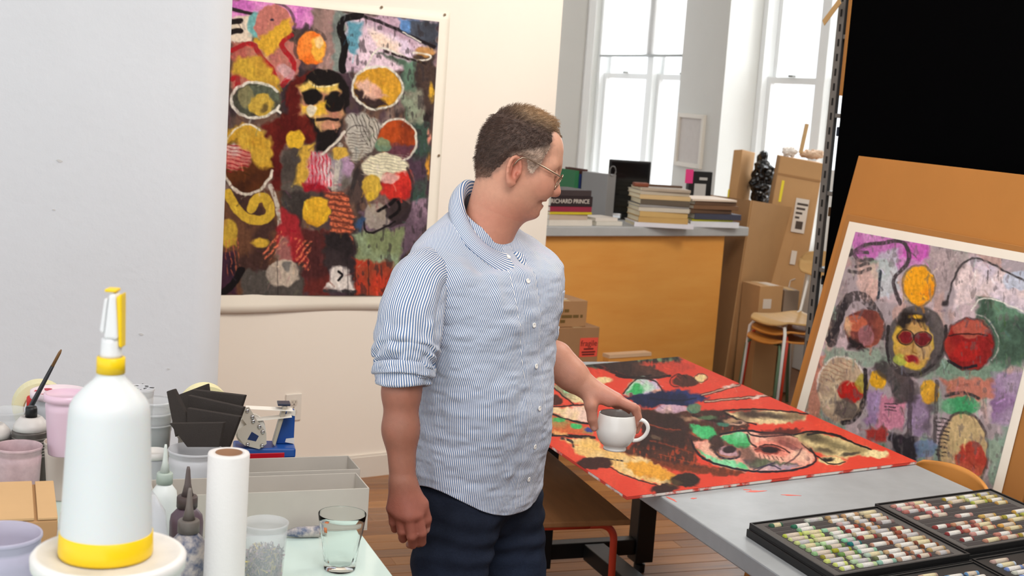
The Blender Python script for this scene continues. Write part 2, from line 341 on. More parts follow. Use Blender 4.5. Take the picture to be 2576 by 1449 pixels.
class SDF:
    def __init__(s): s.ops = []
    def cone(s, a, b, ra, rb, k=0.01, mode='u'):
        a = np.array(a, float); b = np.array(b, float); m = max(ra, rb)
        def fn(P, a=a, b=b, ra=ra, rb=rb):
            ab = b - a; L2 = max(ab @ ab, 1e-12); t = np.clip(((P - a) @ ab) / L2, 0, 1)
            return np.linalg.norm(P - a - t[:, None] * ab, axis=1) - (ra + (rb - ra) * t)
        s.ops.append((fn, np.minimum(a, b) - m, np.maximum(a, b) + m, k, mode)); return s
    def chain(s, pts, rs, k=0.01, kin=0.004):
        for i in range(len(pts) - 1): s.cone(pts[i], pts[i + 1], rs[i], rs[i + 1], k if i == 0 else kin)
        return s
    def ell(s, c, r, rot=None, k=0.02, mode='u'):
        c = np.array(c, float); r = np.array(r, float); Rm = np.eye(3) if rot is None else np.array(rot, float)   # rows = axes
        m = r.max()
        def fn(P):
            q = (P - c) @ Rm.T; k0 = np.linalg.norm(q / r, axis=1); k1 = np.linalg.norm(q / (r * r), axis=1)
            return np.where(k0 > 1e-6, k0 * (k0 - 1) / np.maximum(k1, 1e-9), -r.min())
        s.ops.append((fn, c - m, c + m, k, mode)); return s
    def mesh(s, h, lo=None, hi=None, nb=8, smooth=2):
        lo = np.min([o[1] for o in s.ops if o[4] == 'u'], axis=0) - 3 * h if lo is None else np.array(lo)
        hi = np.max([o[2] for o in s.ops if o[4] == 'u'], axis=0) + 3 * h if hi is None else np.array(hi)
        B = h * nb; n = np.ceil((hi - lo) / B).astype(int)
        gi = np.stack(np.meshgrid(*[np.arange(q) for q in n], indexing='ij'), -1).reshape(-1, 3)
        cen = lo + (gi + 0.5) * B; half = B * 0.5
        def ev(P, blk_lo, blk_hi, per):
            d = np.full(len(P), 1.0)
            for fn, bl, bh, k, mode in s.ops:
                mk = np.all((blk_hi >= bl - 2 * k - .03) & (blk_lo <= bh + 2 * k + .03), axis=1)
                if not mk.any(): continue
                idx = np.repeat(mk, per) if per > 1 else mk
                q = fn(P[idx]); a = d[idx]
                if mode == 'u': hh = np.maximum(k - np.abs(a - q), 0) / k; d[idx] = np.minimum(a, q) - hh * hh * k * .25
                else: q = -q; hh = np.maximum(k - np.abs(a - q), 0) / k; d[idx] = np.maximum(a, q) + hh * hh * k * .25
            return d
        dc = ev(cen, cen - half * 5, cen + half * 5, 1)
        act = np.abs(dc) < B * 1.9; gi = gi[act]; cen = cen[act]
        off = np.stack(np.meshgrid(*[np.arange(nb + 1)] * 3, indexing='ij'), -1).reshape(-1, 3)
        nper = (nb + 1) ** 3; Vs = []; Ks = []; Fs = []
        big = np.array([1 << 40, 1 << 20, 1])
        for c0 in range(0, len(gi), 400):
            g = gi[c0:c0 + 400]; base = g * nb
            P = lo + ((base[:, None, :] + off[None]) * h).reshape(-1, 3)
            D = ev(P, cen[c0:c0 + 400] - half - h, cen[c0:c0 + 400] + half + h, nper).reshape(-1, nb + 1, nb + 1, nb + 1)
            S = D < 0
            c8 = [(i, j, k) for i in (0, 1) for j in (0, 1) for k in (0, 1)]
            sub = lambda A, c: A[:, c[0]:c[0] + nb, c[1]:c[1] + nb, c[2]:c[2] + nb]
            cnt = sum(sub(S, c).astype(np.int8) for c in c8); mix = (cnt > 0) & (cnt < 8)
            w = np.nonzero(mix)
            if not len(w[0]): continue
            acc = np.zeros((len(w[0]), 3)); num = np.zeros(len(w[0]))
            vals = {c: sub(D, c)[w] for c in c8}
            for a in c8:
                for ax in range(3):
                    if a[ax]: continue
                    b = list(a); b[ax] = 1; b = tuple(b); va, vb = vals[a], vals[b]; cr = (va < 0) != (vb < 0)
                    t = np.where(cr, va / np.where(cr, va - vb, 1), 0)
                    for q in range(3): acc[:, q] += np.where(cr, a[q] + (t if q == ax else 0), 0)
                    num += cr
            cell = np.stack(w[1:], 1) + base[w[0]]
            Vs.append(lo + (cell + acc / num[:, None]) * h); Ks.append(cell @ big)
            for ax in range(3):          # edges starting at each cell's min corner
                e = [0, 0, 0]; e[ax] = 1; s0 = sub(S, (0, 0, 0)); s1 = sub(S, tuple(e)); ed = np.nonzero(s0 != s1)
                if not len(ed[0]): continue
                cl = np.stack(ed[1:], 1) + base[ed[0]]; u, v = (ax + 1) % 3, (ax + 2) % 3
                du = np.zeros(3, int); du[u] = 1; dv = np.zeros(3, int); dv[v] = 1
                quad = np.stack([(cl) @ big, (cl - du) @ big, (cl - du - dv) @ big, (cl - dv) @ big], 1)
                fl = ~s0[ed]; quad[fl] = quad[fl][:, ::-1]; Fs.append(quad)
        V = np.concatenate(Vs); K = np.concatenate(Ks); Fq = np.concatenate(Fs)
        K, ui = np.unique(K, return_index=True); V = V[ui]
        Fi = np.searchsorted(K, Fq); Fi = np.minimum(Fi, len(K) - 1); ok = np.all(K[Fi] == Fq, axis=1); Fi = Fi[ok]
        E = np.concatenate([Fi[:, [0, 1]], Fi[:, [1, 2]], Fi[:, [2, 3]], Fi[:, [3, 0]]])
        for it in range(smooth):
            A = np.zeros_like(V); C = np.zeros(len(V))
            np.add.at(A, E[:, 0], V[E[:, 1]]); np.add.at(C, E[:, 0], 1); np.add.at(A, E[:, 1], V[E[:, 0]]); np.add.at(C, E[:, 1], 1)
            V = V * 0.5 + 0.5 * A / np.maximum(C, 1)[:, None]
        return V, Fi
def vnormals(V, Fq):
    n = np.cross(V[Fq[:, 2]] - V[Fq[:, 0]], V[Fq[:, 3]] - V[Fq[:, 1]]); N = np.zeros_like(V)
    for i in range(4): np.add.at(N, Fq[:, i], n)
    return N / np.maximum(np.linalg.norm(N, axis=1, keepdims=True), 1e-12)
def sstep(x, a, b): t = np.clip((x - a) / (b - a), 0, 1); return t * t * (3 - 2 * t)
def poly_sd(x, y, poly):
    """signed distance to a polygon, negative inside"""
    poly = np.asarray(poly, float); d = np.full(np.shape(x), 1e9); ins = np.zeros(np.shape(x), bool); n = len(poly)
    for i in range(n):
        ax, ay = poly[i]; bx, by = poly[(i + 1) % n]; ex, ey = bx - ax, by - ay; L = max(ex * ex + ey * ey, 1e-12)
        t = np.clip(((x - ax) * ex + (y - ay) * ey) / L, 0, 1); d = np.minimum(d, (x - ax - t * ex) ** 2 + (y - ay - t * ey) ** 2)
        c = ((ay > y) != (by > y)) & (x < ex * (y - ay) / (ey if abs(ey) > 1e-12 else 1e-12) + ax); ins ^= c
    d = np.sqrt(d); return np.where(ins, -d, d)
# ================================================================ metal work table
m_steel = mat('galvanised_top', (160, 164, 168), 0.5, metal=0.25, var=0.16, vscale=5, bump=0.05, bscale=25)
m_black = mat('black_steel', (22, 21, 22), 0.45, var=0.2, vscale=10)
TZ, TA0, TA1, TB0, TB1 = 0.76, 1.617, 2.56, 1.55, 4.70
ta = thing('work_table', 'long metal-topped work table on black steel frame under the red painting', 'table', room((TA0 + TA1) / 2, (TB0 + TB1) / 2), RZ)
hw, hl = (TA1 - TA0) / 2, (TB1 - TB0) / 2
tt = MB().box(-hw, hw, -hl, hl, TZ - 0.046, TZ).obj('tabletop', m_steel, ta, bevel=0.004)
m_drip = mat('red_paint_drip', (226, 84, 62), .5)
for (x, y, sx, sy, ro) in ((1903, 1236, .028, .006, .3), (1990, 1246, .024, .004, .1), (1745, 1254, .008, .004, .4), (1880, 1232, .012, .003, .2), (1690, 1256, .004, .02, .5)):
    p = toroom(at_z(x, y, TZ)); dp = MB().prism([(sx * math.cos(t) * (1 + .3 * math.sin(4 * t + sx * 900)), sy * math.sin(t) * (1 + .4 * math.cos(3 * t))) for t in np.linspace(0, 2 * math.pi, 16, endpoint=False)], 0, 0.0006)
    dp.obj('paint_mark', m_drip, tt, loc=(p[0] - (TA0 + TA1) / 2, p[1] - (TB0 + TB1) / 2, TZ), rot=(0, 0, ro - .35))
for sb in (4.43 - (TB0 + TB1) / 2, 2.02 - (TB0 + TB1) / 2):
    for sa in (-0.21, 0.21):
        lg = MB().box(sa - 0.037, sa + 0.037, sb - 0.037, sb + 0.037, 0.045, TZ - 0.046).obj('leg', m_black, ta, bevel=0.003)
        MB().lathe([(0.0, 0), (0.022, 0), (0.022, 0.03), (0.012, 0.034), (0.012, 0.05)], 16).obj('levelling_foot', m_black, lg, loc=(sa, sb, 0))
    MB().box(-0.172, 0.172, sb - 0.025, sb + 0.025, 0.075, 0.135).obj('cross_rail', m_black, ta, bevel=0.003)
    MB().box(-0.40, 0.40, sb - 0.03, sb + 0.03, TZ - 0.10, TZ - 0.047).obj('top_rail', m_black, ta, bevel=0.003)
s0, s1 = 2.02 - (TB0 + TB1) / 2 + 0.026, 4.43 - (TB0 + TB1) / 2 - 0.026
MB().box(-0.04, 0.04, s0, s1, 0.07, 0.13).obj('stretcher', m_black, ta, bevel=0.003)
# ================================================================ left work table with glass top
GZ, GA1 = 0.92, 0.652
GB1 = toroom(at_z(757, 1156, GZ))[1]
m_glasstop = mat('mint_glass_top', (205, 224, 218), 0.12, var=0.05, vscale=4, spec=0.5)
tb = thing('work_table', 'left work table with mint glass top crowded with studio pots', 'table', room(GA1 - 0.75, GB1 - 1.0), RZ)
MB().box(-0.75, 0.75, -1.0, 1.0, GZ - 0.010, GZ).obj('glass_top', m_glasstop, tb, bevel=0.002)
MB().box(-0.75, 0.748, -1.0, 1.0, GZ - 0.05, GZ - 0.0105).obj('tabletop', mat('painted_ply', (196, 200, 198), .5), tb)
for sa in (-0.68, 0.66):
    for sb in (-.9, .9): MB().box(sa - 0.03, sa + 0.03, sb - 0.03, sb + 0.03, 0, GZ - 0.05).obj('leg', m_black, tb, bevel=0.003)
MB().box(-0.65, 0.63, 0.88, 0.92, 0.15, 0.20).obj('stretcher', m_black, tb); MB().box(-0.65, 0.63, -.92, -.88, 0.15, 0.20).obj('stretcher', m_black, tb)
# ================================================================ counter with plywood front
CZ = 1.05
cfl, cfr = at_z(1378, 570, CZ), at_z(1885, 572, CZ); cd = (cfr - cfl); cd = cd / np.linalg.norm(cd); CRZ = math.atan2(cd[1], cd[0]); cn = np.array([-cd[1], cd[0], 0])
CW = float(np.linalg.norm(cfr - cfl))
ct = thing('counter', 'plywood-fronted counter with grey slab top holding stacks of books', 'counter', (cfr[0], cfr[1], 0), CRZ)
MB().box(-CW - 0.55, 0, 0, 0.62, CZ - 0.055, CZ).obj('counter_top', mat('slab_grey', (178, 180, 182), .45, var=.08, vscale=8), ct, bevel=0.006)
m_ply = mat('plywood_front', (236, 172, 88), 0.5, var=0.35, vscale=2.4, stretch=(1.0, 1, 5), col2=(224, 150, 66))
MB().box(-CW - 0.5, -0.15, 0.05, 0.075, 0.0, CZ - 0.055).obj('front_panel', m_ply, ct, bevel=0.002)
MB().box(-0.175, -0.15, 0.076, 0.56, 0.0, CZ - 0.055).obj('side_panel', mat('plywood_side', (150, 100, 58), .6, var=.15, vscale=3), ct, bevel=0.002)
def cpos(x, y, z=CZ): return at_z(x, y, z)
# ================================================================ paintings: pigment laid out shape by shape on a fine grid
class Paint:
    """mixes pigments over flat paper; coordinates are those of the reference sheet"""
    def __init__(s, X, Y, org, sc, seed):
        s.X = (X - org[0]) * sc; s.Y = (Y - org[1]) * sc; s.c = np.zeros((len(X), 3)); s.seed = seed
        Q3 = np.stack([s.X, s.Y, np.zeros_like(s.X)], 1); s.Q3 = Q3
        s.n1 = fbm(Q3, 1 / 26., seed, 2); s.n2 = fbm(Q3, 1 / 26., seed + 5, 2); s.f1 = fbm(Q3, 1 / 9., seed + 9, 2); s.f2 = fbm(Q3 * np.array([1, .25, 1]), 1 / 10., seed + 13, 2); s.big = fbm(Q3, 1 / 110., seed + 17, 3)
    def fill(s, col): s.c[:] = np.array(col) / 255.
    def lay(s, idx, a, col, tex=.12, col2=None):
        c = np.array(col) / 255.
        if col2 is not None: t = np.clip(.5 + .8 * s.big[idx] * 1.6 + .22 * s.n1[idx] + .06 * s.f1[idx], 0, 1)[:, None]; c = c * (1 - t) + np.array(col2) / 255. * t
        c = c * (1 + tex * (s.f1[idx] * .6 + s.f2[idx] * .6))[:, None] if tex else c
        a = np.clip(a, 0, 1)[:, None]; s.c[idx] = s.c[idx] * (1 - a) + c * a
    def box(s, x0, y0, x1, y1, m): return np.nonzero((s.X > x0 - m) & (s.X < x1 + m) & (s.Y > y0 - m) & (s.Y < y1 + m))[0]
    def ell(s, cx, cy, rx, ry, col, a=1., rot=0, soft=8, wob=7, tex=.12, col2=None, clip=None):
        r = max(rx, ry); i = s.box(cx - r, cy - r, cx + r, cy + r, wob + soft + 4)
        if not len(i): return
        x = s.X[i] + wob * s.n1[i] - cx; y = s.Y[i] + wob * s.n2[i] - cy; c, q = math.cos(R(rot)), math.sin(R(rot)); u = (x * c + y * q) / rx; v = (-x * q + y * c) / ry
        d = (np.hypot(u, v) - 1) * min(rx, ry); al = a * np.clip(.5 - d / soft, 0, 1)
        if clip is not None: al = al * clip(s.X[i], s.Y[i])
        s.lay(i, al, col, tex, col2)
    def poly(s, pts, col, a=1., soft=16, wob=11, tex=.12, col2=None):
        pts = np.array(pts, float); lo, hi = pts.min(0), pts.max(0); i = s.box(*lo, *hi, wob + soft + 4)
        if not len(i): return
        d = poly_sd(s.X[i] + wob * s.n1[i], s.Y[i] + wob * s.n2[i], pts); s.lay(i, a * np.clip(.5 - d / soft, 0, 1), col, tex, col2)
    def line(s, pts, w, col, a=1., wob=3, dry=0., tex=.1, soft=4.5, smooth=True):
        pts = np.array(pts, float)
        if smooth and len(pts) > 2:
            for _ in range(2):
                q = [pts[0]]
                for k in range(len(pts) - 1): q += [pts[k] * .75 + pts[k + 1] * .25, pts[k] * .25 + pts[k + 1] * .75]
                pts = np.array(q + [pts[-1]])
        lo, hi = pts.min(0), pts.max(0); i = s.box(*lo, *hi, w + wob + 4)
        if not len(i): return
        x = s.X[i] + wob * s.n1[i]; y = s.Y[i] + wob * s.n2[i]; d = np.full(len(i), 1e9)
        for k in range(len(pts) - 1):
            ax, ay = pts[k]; ex, ey = pts[k + 1] - pts[k]; L = max(ex * ex + ey * ey, 1e-9); t = np.clip(((x - ax) * ex + (y - ay) * ey) / L, 0, 1); d = np.minimum(d, np.hypot(x - ax - t * ex, y - ay - t * ey))
        al = a * np.clip(.5 - (d - w / 2) / soft, 0, 1)
        if dry: al = al * np.clip(.9 + dry * 1.6 * s.f2[i] + dry * s.f1[i], 0, 1)
        s.lay(i, al, col, tex)
    def ring(s, cx, cy, rx, ry, w, col, a=1., t0=0, t1=360, rot=0, wob=4, dry=.2):
        t = np.radians(np.linspace(t0, t1, 26)); c, q = math.cos(R(rot)), math.sin(R(rot)); x = rx * np.cos(t); y = ry * np.sin(t)
        s.line(np.stack([cx + x * c - y * q, cy + x * q + y * c], 1), w, col, a, wob, dry, smooth=False)
    def wash(s, pts, col, thr=0., a=.7, scale=None):
        pts = np.array(pts, float); lo, hi = pts.min(0), pts.max(0); i = s.box(*lo, *hi, 4); d = poly_sd(s.X[i], s.Y[i], pts)
        m = np.clip((s.f2[i] * .8 + s.n2[i] * .7 - thr) * 3, 0, 1) * np.clip(.5 - d / 20, 0, 1); s.lay(i, a * m, col)
    def hatch(s, pts, ang, sp, w, col, a=.9):
        pts = np.array(pts, float); lo, hi = pts.min(0), pts.max(0); i = s.box(*lo, *hi, 10); d = poly_sd(s.X[i] + 12 * s.n1[i], s.Y[i], pts); c, q = math.cos(R(ang)), math.sin(R(ang))
        ph = (-(s.X[i] + 5 * s.n2[i]) * q + (s.Y[i] + 5 * s.n1[i]) * c) / sp; tri = np.abs((ph % 1) - .5) * sp
        s.lay(i, a * np.clip(.5 - (tri - w / 2) / 3, 0, 1) * np.clip(.5 - d / 6, 0, 1) * np.clip(.9 + s.f1[i] * .8, 0, 1), col)
    def scumble(s, n, seed, ln=(14, 46), w=(4, 9), jit=.35, a=.5, ang=90, spread=35):
        rg = np.random.default_rng(seed)
        for k in rg.integers(0, len(s.X), n):
            t = R(ang + rg.normal(0, spread)); L = rg.uniform(*ln); x, y = s.X[k], s.Y[k]; c = np.clip(s.c[k] * rg.uniform(1 - jit, 1 + jit) + rg.normal(0, .03, 3), 0, 1) * 255
            s.line([(x, y), (x + L * math.cos(t), y + L * math.sin(t))], rg.uniform(*w), c, a, 4, .5)
    def out(s):
        c = np.clip(s.c, 0.01, 1); return np.where(c <= .04045, c / 12.92, ((c + .055) / 1.055) ** 2.4)
def sheet_grid(p00, p10, p01, p11, nu, nv):
    u = np.linspace(0, 1, nu)[None, :, None]; v = np.linspace(0, 1, nv)[:, None, None]
    V = ((1 - u) * (1 - v) * np.array(p00) + u * (1 - v) * np.array(p10) + (1 - u) * v * np.array(p01) + u * v * np.array(p11)).reshape(-1, 3)
    i = np.arange(nu - 1)[None, :]; j = np.arange(nv - 1)[:, None]; b0 = (j * nu + i).ravel(); Fq = np.stack([b0, b0 + nu, b0 + nu + 1, b0 + 1], 1)
    return V, Fq
m_paint = mat('dry_paint', (150, 120, 100), .75, attr='pigment', bump=.18, bscale=140, var=.05, vscale=70, spec=.12)
m_paper = mat('watercolour_paper', (246, 238, 224), .8, var=.015, vscale=9)

# ---------------------------------------------------------------- large painting on paper pinned to the cream wall
off = PWN * 0.004
def on_wall(x, y, lift=0.004): return at_plane(x, y, PW0 + PWN * lift, PWN)
wp = thing('wall_painting', 'large figure painting on unframed paper pinned to the cream wall', 'painting', tuple(on_wall(850, 740)))
wo = np.array(wp.location)
c4 = [on_wall(520, -22), on_wall(1133, 32), on_wall(500, 788), on_wall(1086, 776)]
pm = MB()
def curl(u, v):
    p = (1 - u) * (1 - v) * c4[0] + u * (1 - v) * c4[1] + (1 - u) * v * c4[2] + u * v * c4[3]
    return tuple(p + PWN * (0.010 * max(0, v - .93) / .07 * (.5 + .5 * math.sin(u * 9)) + .003 * math.sin(u * 7) * v) - wo)
pm.grid(curl, 40, 40); pm.obj('paper', m_paper, wp, smooth=True, solid=.0006)
V, Fq = sheet_grid(on_wall(528, -10, .009), on_wall(1105, 55, .009), on_wall(508, 742, .009), on_wall(1063, 745, .009), 400, 540)
X, Y = proj(V); c6 = Paint(X, Y, (540, 0), 1.811, 100); a = c6
a.fill((84, 68, 64)); 
for k, (col, th) in enumerate((((120, 90, 75), .1), ((70, 52, 66), .1), ((48, 40, 42), .2), ((140, 120, 112), .45))): 
    i = np.arange(len(X)); nn = fbm(a.Q3 * np.array([1, .5, 1]), 1 / 60., 300 + k * 7, 3); a.lay(i, .75 * np.clip((nn - th) * 3, 0, 1), col)
a.poly([(60, -10), (460, 10), (470, 110), (330, 130), (60, 90)], (204, 112, 190), col2=(228, 150, 205)); a.poly([(450, 30), (580, 40), (560, 330), (470, 330), (440, 130)], (160, 128, 122), col2=(110, 96, 92))
a.poly([(540, 50), (640, 60), (640, 330), (540, 330)], (128, 138, 132), col2=(96, 100, 96)); a.poly([(600, 60), (1010, 90), (1015, 300), (700, 330), (590, 330)], (190, 160, 178), col2=(226, 200, 214))
a.poly([(610, 90), (670, 100), (650, 250), (600, 220)], (96, 150, 170)); a.poly([(690, 110), (880, 190), (920, 270), (740, 210)], (226, 205, 226), col2=(240, 214, 196)); a.poly([(840, 80), (935, 90), (930, 170), (850, 140)], (96, 136, 190))
a.poly([(880, 90), (1020, 96), (1010, 230), (900, 170)], (78, 84, 98), col2=(60, 62, 70)); a.poly([(720, 230), (950, 290), (950, 520), (860, 560), (860, 300)], (112, 150, 126), col2=(70, 84, 72)); a.poly([(910, 250), (1010, 240), (990, 560), (930, 560)], (76, 60, 54), col2=(46, 38, 38))
a.ell(960, 235, 45, 22, (186, 130, 60), .8); a.poly([(850, 420), (950, 400), (960, 640), (880, 560)], (120, 104, 96), col2=(140, 150, 128)); a.poly([(880, 560), (985, 560), (960, 960), (880, 960)], (80, 60, 74), col2=(60, 80, 70)); a.ell(985, 420, 12, 40, (224, 174, 60)); a.ell(972, 760, 10, 50, (214, 150, 60)); a.ell(975, 620, 10, 30, (226, 150, 130))
a.poly([(660, 960), (985, 900), (960, 1060), (830, 1200), (680, 1120)], (104, 84, 98), col2=(150, 122, 140)); a.poly([(640, 1060), (860, 1040), (840, 1300), (660, 1320)], (128, 138, 100), col2=(150, 170, 140)); a.poly([(640, 1180), (820, 1200), (830, 1345), (640, 1345)], (196, 66, 46), col2=(150, 70, 50))
a.wash([(600, 60), (1010, 90), (960, 1340), (640, 1340)], (50, 44, 46), .35, .6)
a.poly([(-20, 880), (310, 860), (330, 1345), (-20, 1345)], (104, 70, 52), col2=(70, 48, 44)); a.poly([(-20, 1150), (100, 1150), (90, 1345), (-20, 1345)], (66, 40, 56), col2=(40, 30, 40)); a.poly([(120, 1230), (420, 1210), (400, 1350), (120, 1350)], (84, 78, 74)); a.poly([(390, 1040), (520, 1050), (520, 1350), (400, 1340)], (104, 46, 42), col2=(76, 40, 40))
a.poly([(60, 80), (180, 70), (170, 190), (60, 190)], (226, 210, 190)); 
for yy in (100, 145): a.line([(70, yy), (118, yy - 4)], 26, (34, 28, 28))
a.line([(80, 40), (160, 60), (200, 70)], 16, (50, 42, 42)); a.ell(190, 115, 35, 60, (120, 180, 180)); a.ell(310, 280, 80, 105, (190, 122, 108), col2=(170, 100, 96)); a.poly([(80, 190), (220, 190), (300, 380), (80, 420)], (178, 96, 86), col2=(196, 150, 120))
a.ell(268, 115, 86, 96, (208, 146, 116), col2=(196, 120, 110)); a.poly([(190, 170), (350, 80), (350, 150), (290, 220), (240, 260), (180, 190)], (218, 168, 56)); a.ring(280, 110, 84, 96, 14, (60, 48, 46), .7, -90, 40); a.ell(258, 92, 7, 7, (40, 40, 60))
for pts in ([(350, 160), (290, 200), (380, 300), (310, 390)], [(80, 230), (170, 185), (210, 260), (280, 330), (260, 400)], [(80, 360), (110, 340), (100, 430)]): a.line(pts, 22, (164, 34, 40), dry=.2)
a.ell(330, 330, 50, 26, (214, 180, 186), .7, rot=40); a.poly([(80, 290), (120, 255), (220, 260), (300, 370), (290, 420), (120, 350), (80, 330)], (208, 168, 62), col2=(186, 140, 54))
a.ell(190, 455, 112, 84, (62, 56, 50), col2=(90, 96, 80)); a.ell(140, 440, 36, 50, (150, 140, 96), .7); a.ell(212, 478, 58, 54, (200, 166, 70)); a.ell(225, 490, 14, 26, (96, 80, 50), .8, rot=30)
a.ring(185, 455, 112, 82, 13, (232, 226, 214), .95, 20, 330, dry=.1); a.line([(282, 500), (300, 515)], 12, (232, 226, 214))
a.ell(440, 218, 66, 78, (236, 114, 40), col2=(240, 140, 60)); a.ell(470, 220, 34, 58, (240, 180, 70), .9); a.ring(440, 218, 74, 84, 16, (60, 50, 46), .6, 150, 330, dry=.6); a.ell(475, 190, 20, 30, (250, 224, 190), .6)
a.line([(665, 70), (590, 80), (565, 130), (600, 200), (580, 290), (585, 320)], 32, (26, 22, 24)); a.line([(630, 66), (720, 85), (860, 145), (1000, 215)], 15, (34, 28, 30), dry=.2); a.line([(860, 145), (940, 190)], 6, (230, 224, 214))
a.line([(690, 310), (735, 215), (800, 225), (910, 280), (990, 268), (980, 245), (905, 240)], 9, (226, 220, 208), dry=.2); a.line([(780, 235), (960, 290)], 12, (44, 36, 36), dry=.4)
# central hooded figure
a.poly([(320, 420), (370, 350), (450, 325), (470, 640), (430, 650), (350, 610), (300, 700), (320, 870), (260, 870), (250, 640), (215, 570), (330, 520)], (102, 34, 28), col2=(84, 26, 24)); a.ell(500, 440, 116, 126, (28, 23, 23)); a.poly([(430, 540), (580, 540), (600, 470), (560, 640), (480, 715), (455, 600)], (30, 25, 25))
a.poly([(385, 400), (430, 370), (480, 395), (560, 390), (580, 440), (590, 520), (540, 590), (480, 590), (440, 530), (385, 520)], (196, 156, 104), col2=(180, 120, 100)); a.poly([(380, 395), (425, 365), (480, 395), (565, 385), (570, 425), (480, 425), (400, 430)], (228, 192, 96)); a.ell(442, 440, 46, 38, (26, 22, 22)); a.ell(543, 464, 48, 44, (28, 24, 24)); a.poly([(480, 470), (505, 460), (508, 515), (470, 525), (400, 515), (390, 480), (440, 490)], (232, 186, 62)); a.ell(438, 502, 22, 26, (228, 216, 190))
a.line([(450, 550), (500, 540), (560, 545)], 14, (40, 30, 30)); a.ell(530, 570, 40, 22, (196, 140, 112)); a.line([(420, 370), (470, 400), (560, 385)], 7, (240, 226, 170), dry=.4)
a.poly([(310, 680), (470, 690), (430, 870), (300, 870)], (92, 84, 78), col2=(74, 66, 62)); a.ell(368, 635, 46, 44, (224, 178, 52)); a.poly([(400, 660), (460, 650), (430, 800), (400, 850), (365, 830)], (206, 164, 66)); a.poly([(440, 690), (520, 700), (550, 860), (410, 860)], (196, 92, 108), col2=(226, 196, 200)); a.hatch([(440, 690), (520, 700), (540, 850), (420, 850)], 88, 17, 6, (190, 30, 50)); a.poly([(400, 830), (500, 850), (520, 880), (410, 868)], (160, 30, 44))
a.poly([(515, 700), (620, 690), (640, 830), (560, 880)], (106, 98, 92), col2=(150, 140, 150)); a.line([(490, 705), (560, 640), (590, 600)], 12, (214, 206, 192)); a.line([(570, 660), (545, 880)], 26, (196, 190, 176), .8, dry=.4); a.ell(570, 700, 36, 30, (206, 166, 70)); a.ell(606, 760, 26, 50, (190, 150, 190), .7); a.line([(660, 760), (610, 900)], 20, (50, 44, 44), .8, dry=.4)
# round forms right
a.ell(742, 400, 112, 94, (224, 172, 54), col2=(206, 150, 50)); a.poly([(632, 400), (690, 400), (790, 480), (730, 498), (650, 470)], (58, 42, 42)); a.poly([(640, 370), (700, 360), (780, 440), (700, 450)], (206, 150, 130), col2=(226, 180, 160)); a.ring(742, 400, 116, 98, 11, (226, 222, 208), .95, dry=.1)
a.poly([(600, 520), (700, 520), (765, 570), (715, 690), (640, 740), (590, 640)], (196, 192, 180), .85); a.hatch([(600, 520), (700, 520), (765, 570), (715, 680)], 70, 16, 4, (60, 54, 50)); a.hatch([(600, 600), (700, 590), (700, 720), (620, 760)], 5, 14, 3, (80, 74, 70)); a.ring(650, 640, 60, 70, 5, (60, 52, 50), .7, 180, 360)
a.ell(832, 640, 88, 94, (176, 74, 32), col2=(120, 50, 30)); a.poly([(740, 660), (920, 660), (880, 730), (780, 720)], (84, 56, 78), .8); a.ell(765, 660, 36, 34, (110, 150, 120), .8); a.ring(830, 640, 90, 98, 10, (220, 214, 200), .95, -140, 80, dry=.1)
a.ell(790, 850, 116, 150, (120, 96, 90), col2=(84, 70, 70)); a.ell(775, 760, 105, 62, (228, 220, 190)); a.hatch([(680, 700), (880, 700), (880, 790), (670, 800)], 8, 14, 3, (150, 146, 130)); a.ell(715, 850, 48, 56, (204, 168, 66)); a.ell(704, 892, 20, 22, (216, 178, 60)); a.poly([(770, 790), (890, 780), (895, 900), (800, 920), (760, 880)], (200, 52, 44), col2=(176, 40, 40)); a.ell(800, 810, 40, 22, (226, 190, 180), .8)
a.ell(740, 985, 60, 60, (170, 160, 146), .8); a.ell(835, 960, 56, 62, (52, 42, 44), .9); a.line([(745, 960), (800, 930), (830, 900), (850, 960), (800, 990)], 14, (24, 20, 22)); a.ring(790, 870, 112, 160, 12, (50, 40, 44), .8, -40, 100, dry=.4); a.line([(680, 1000), (690, 1070), (770, 1040), (820, 1010)], 9, (30, 26, 28))
# round forms left
a.ell(150, 725, 116, 152, (92, 50, 26), col2=(70, 38, 24)); a.poly([(50, 660), (120, 640), (180, 720), (150, 760), (50, 770)], (206, 120, 110), col2=(230, 214, 206)); a.hatch([(55, 650), (180, 650), (160, 770), (55, 790)], 10, 17, 5, (150, 30, 40)); a.poly([(50, 600), (110, 565), (210, 580), (265, 660), (260, 760), (200, 775), (150, 690), (100, 640), (50, 650)], (208, 170, 66), col2=(196, 150, 50)); a.ring(150, 725, 118, 158, 13, (230, 222, 206), .95, 20, 200, dry=.1); a.ring(150, 725, 112, 156, 9, (230, 222, 206), .9, 200, 300)
a.line([(60, 880), (110, 970), (180, 1010), (260, 990), (240, 900), (190, 900), (170, 950)], 44, (206, 168, 58)); a.line([(255, 850), (290, 940), (300, 1060)], 22, (204, 198, 186), .85, dry=.3); a.ell(66, 1060, 44, 66, (196, 160, 60), col2=(150, 110, 60)); a.hatch([(40, 1100), (120, 1080), (110, 1250), (50, 1260)], 85, 20, 5, (200, 104, 76), .7); a.line([(120, 1230), (90, 1290), (30, 1340)], 34, (26, 22, 24)); a.ell(210, 1105, 40, 18, (206, 166, 60))
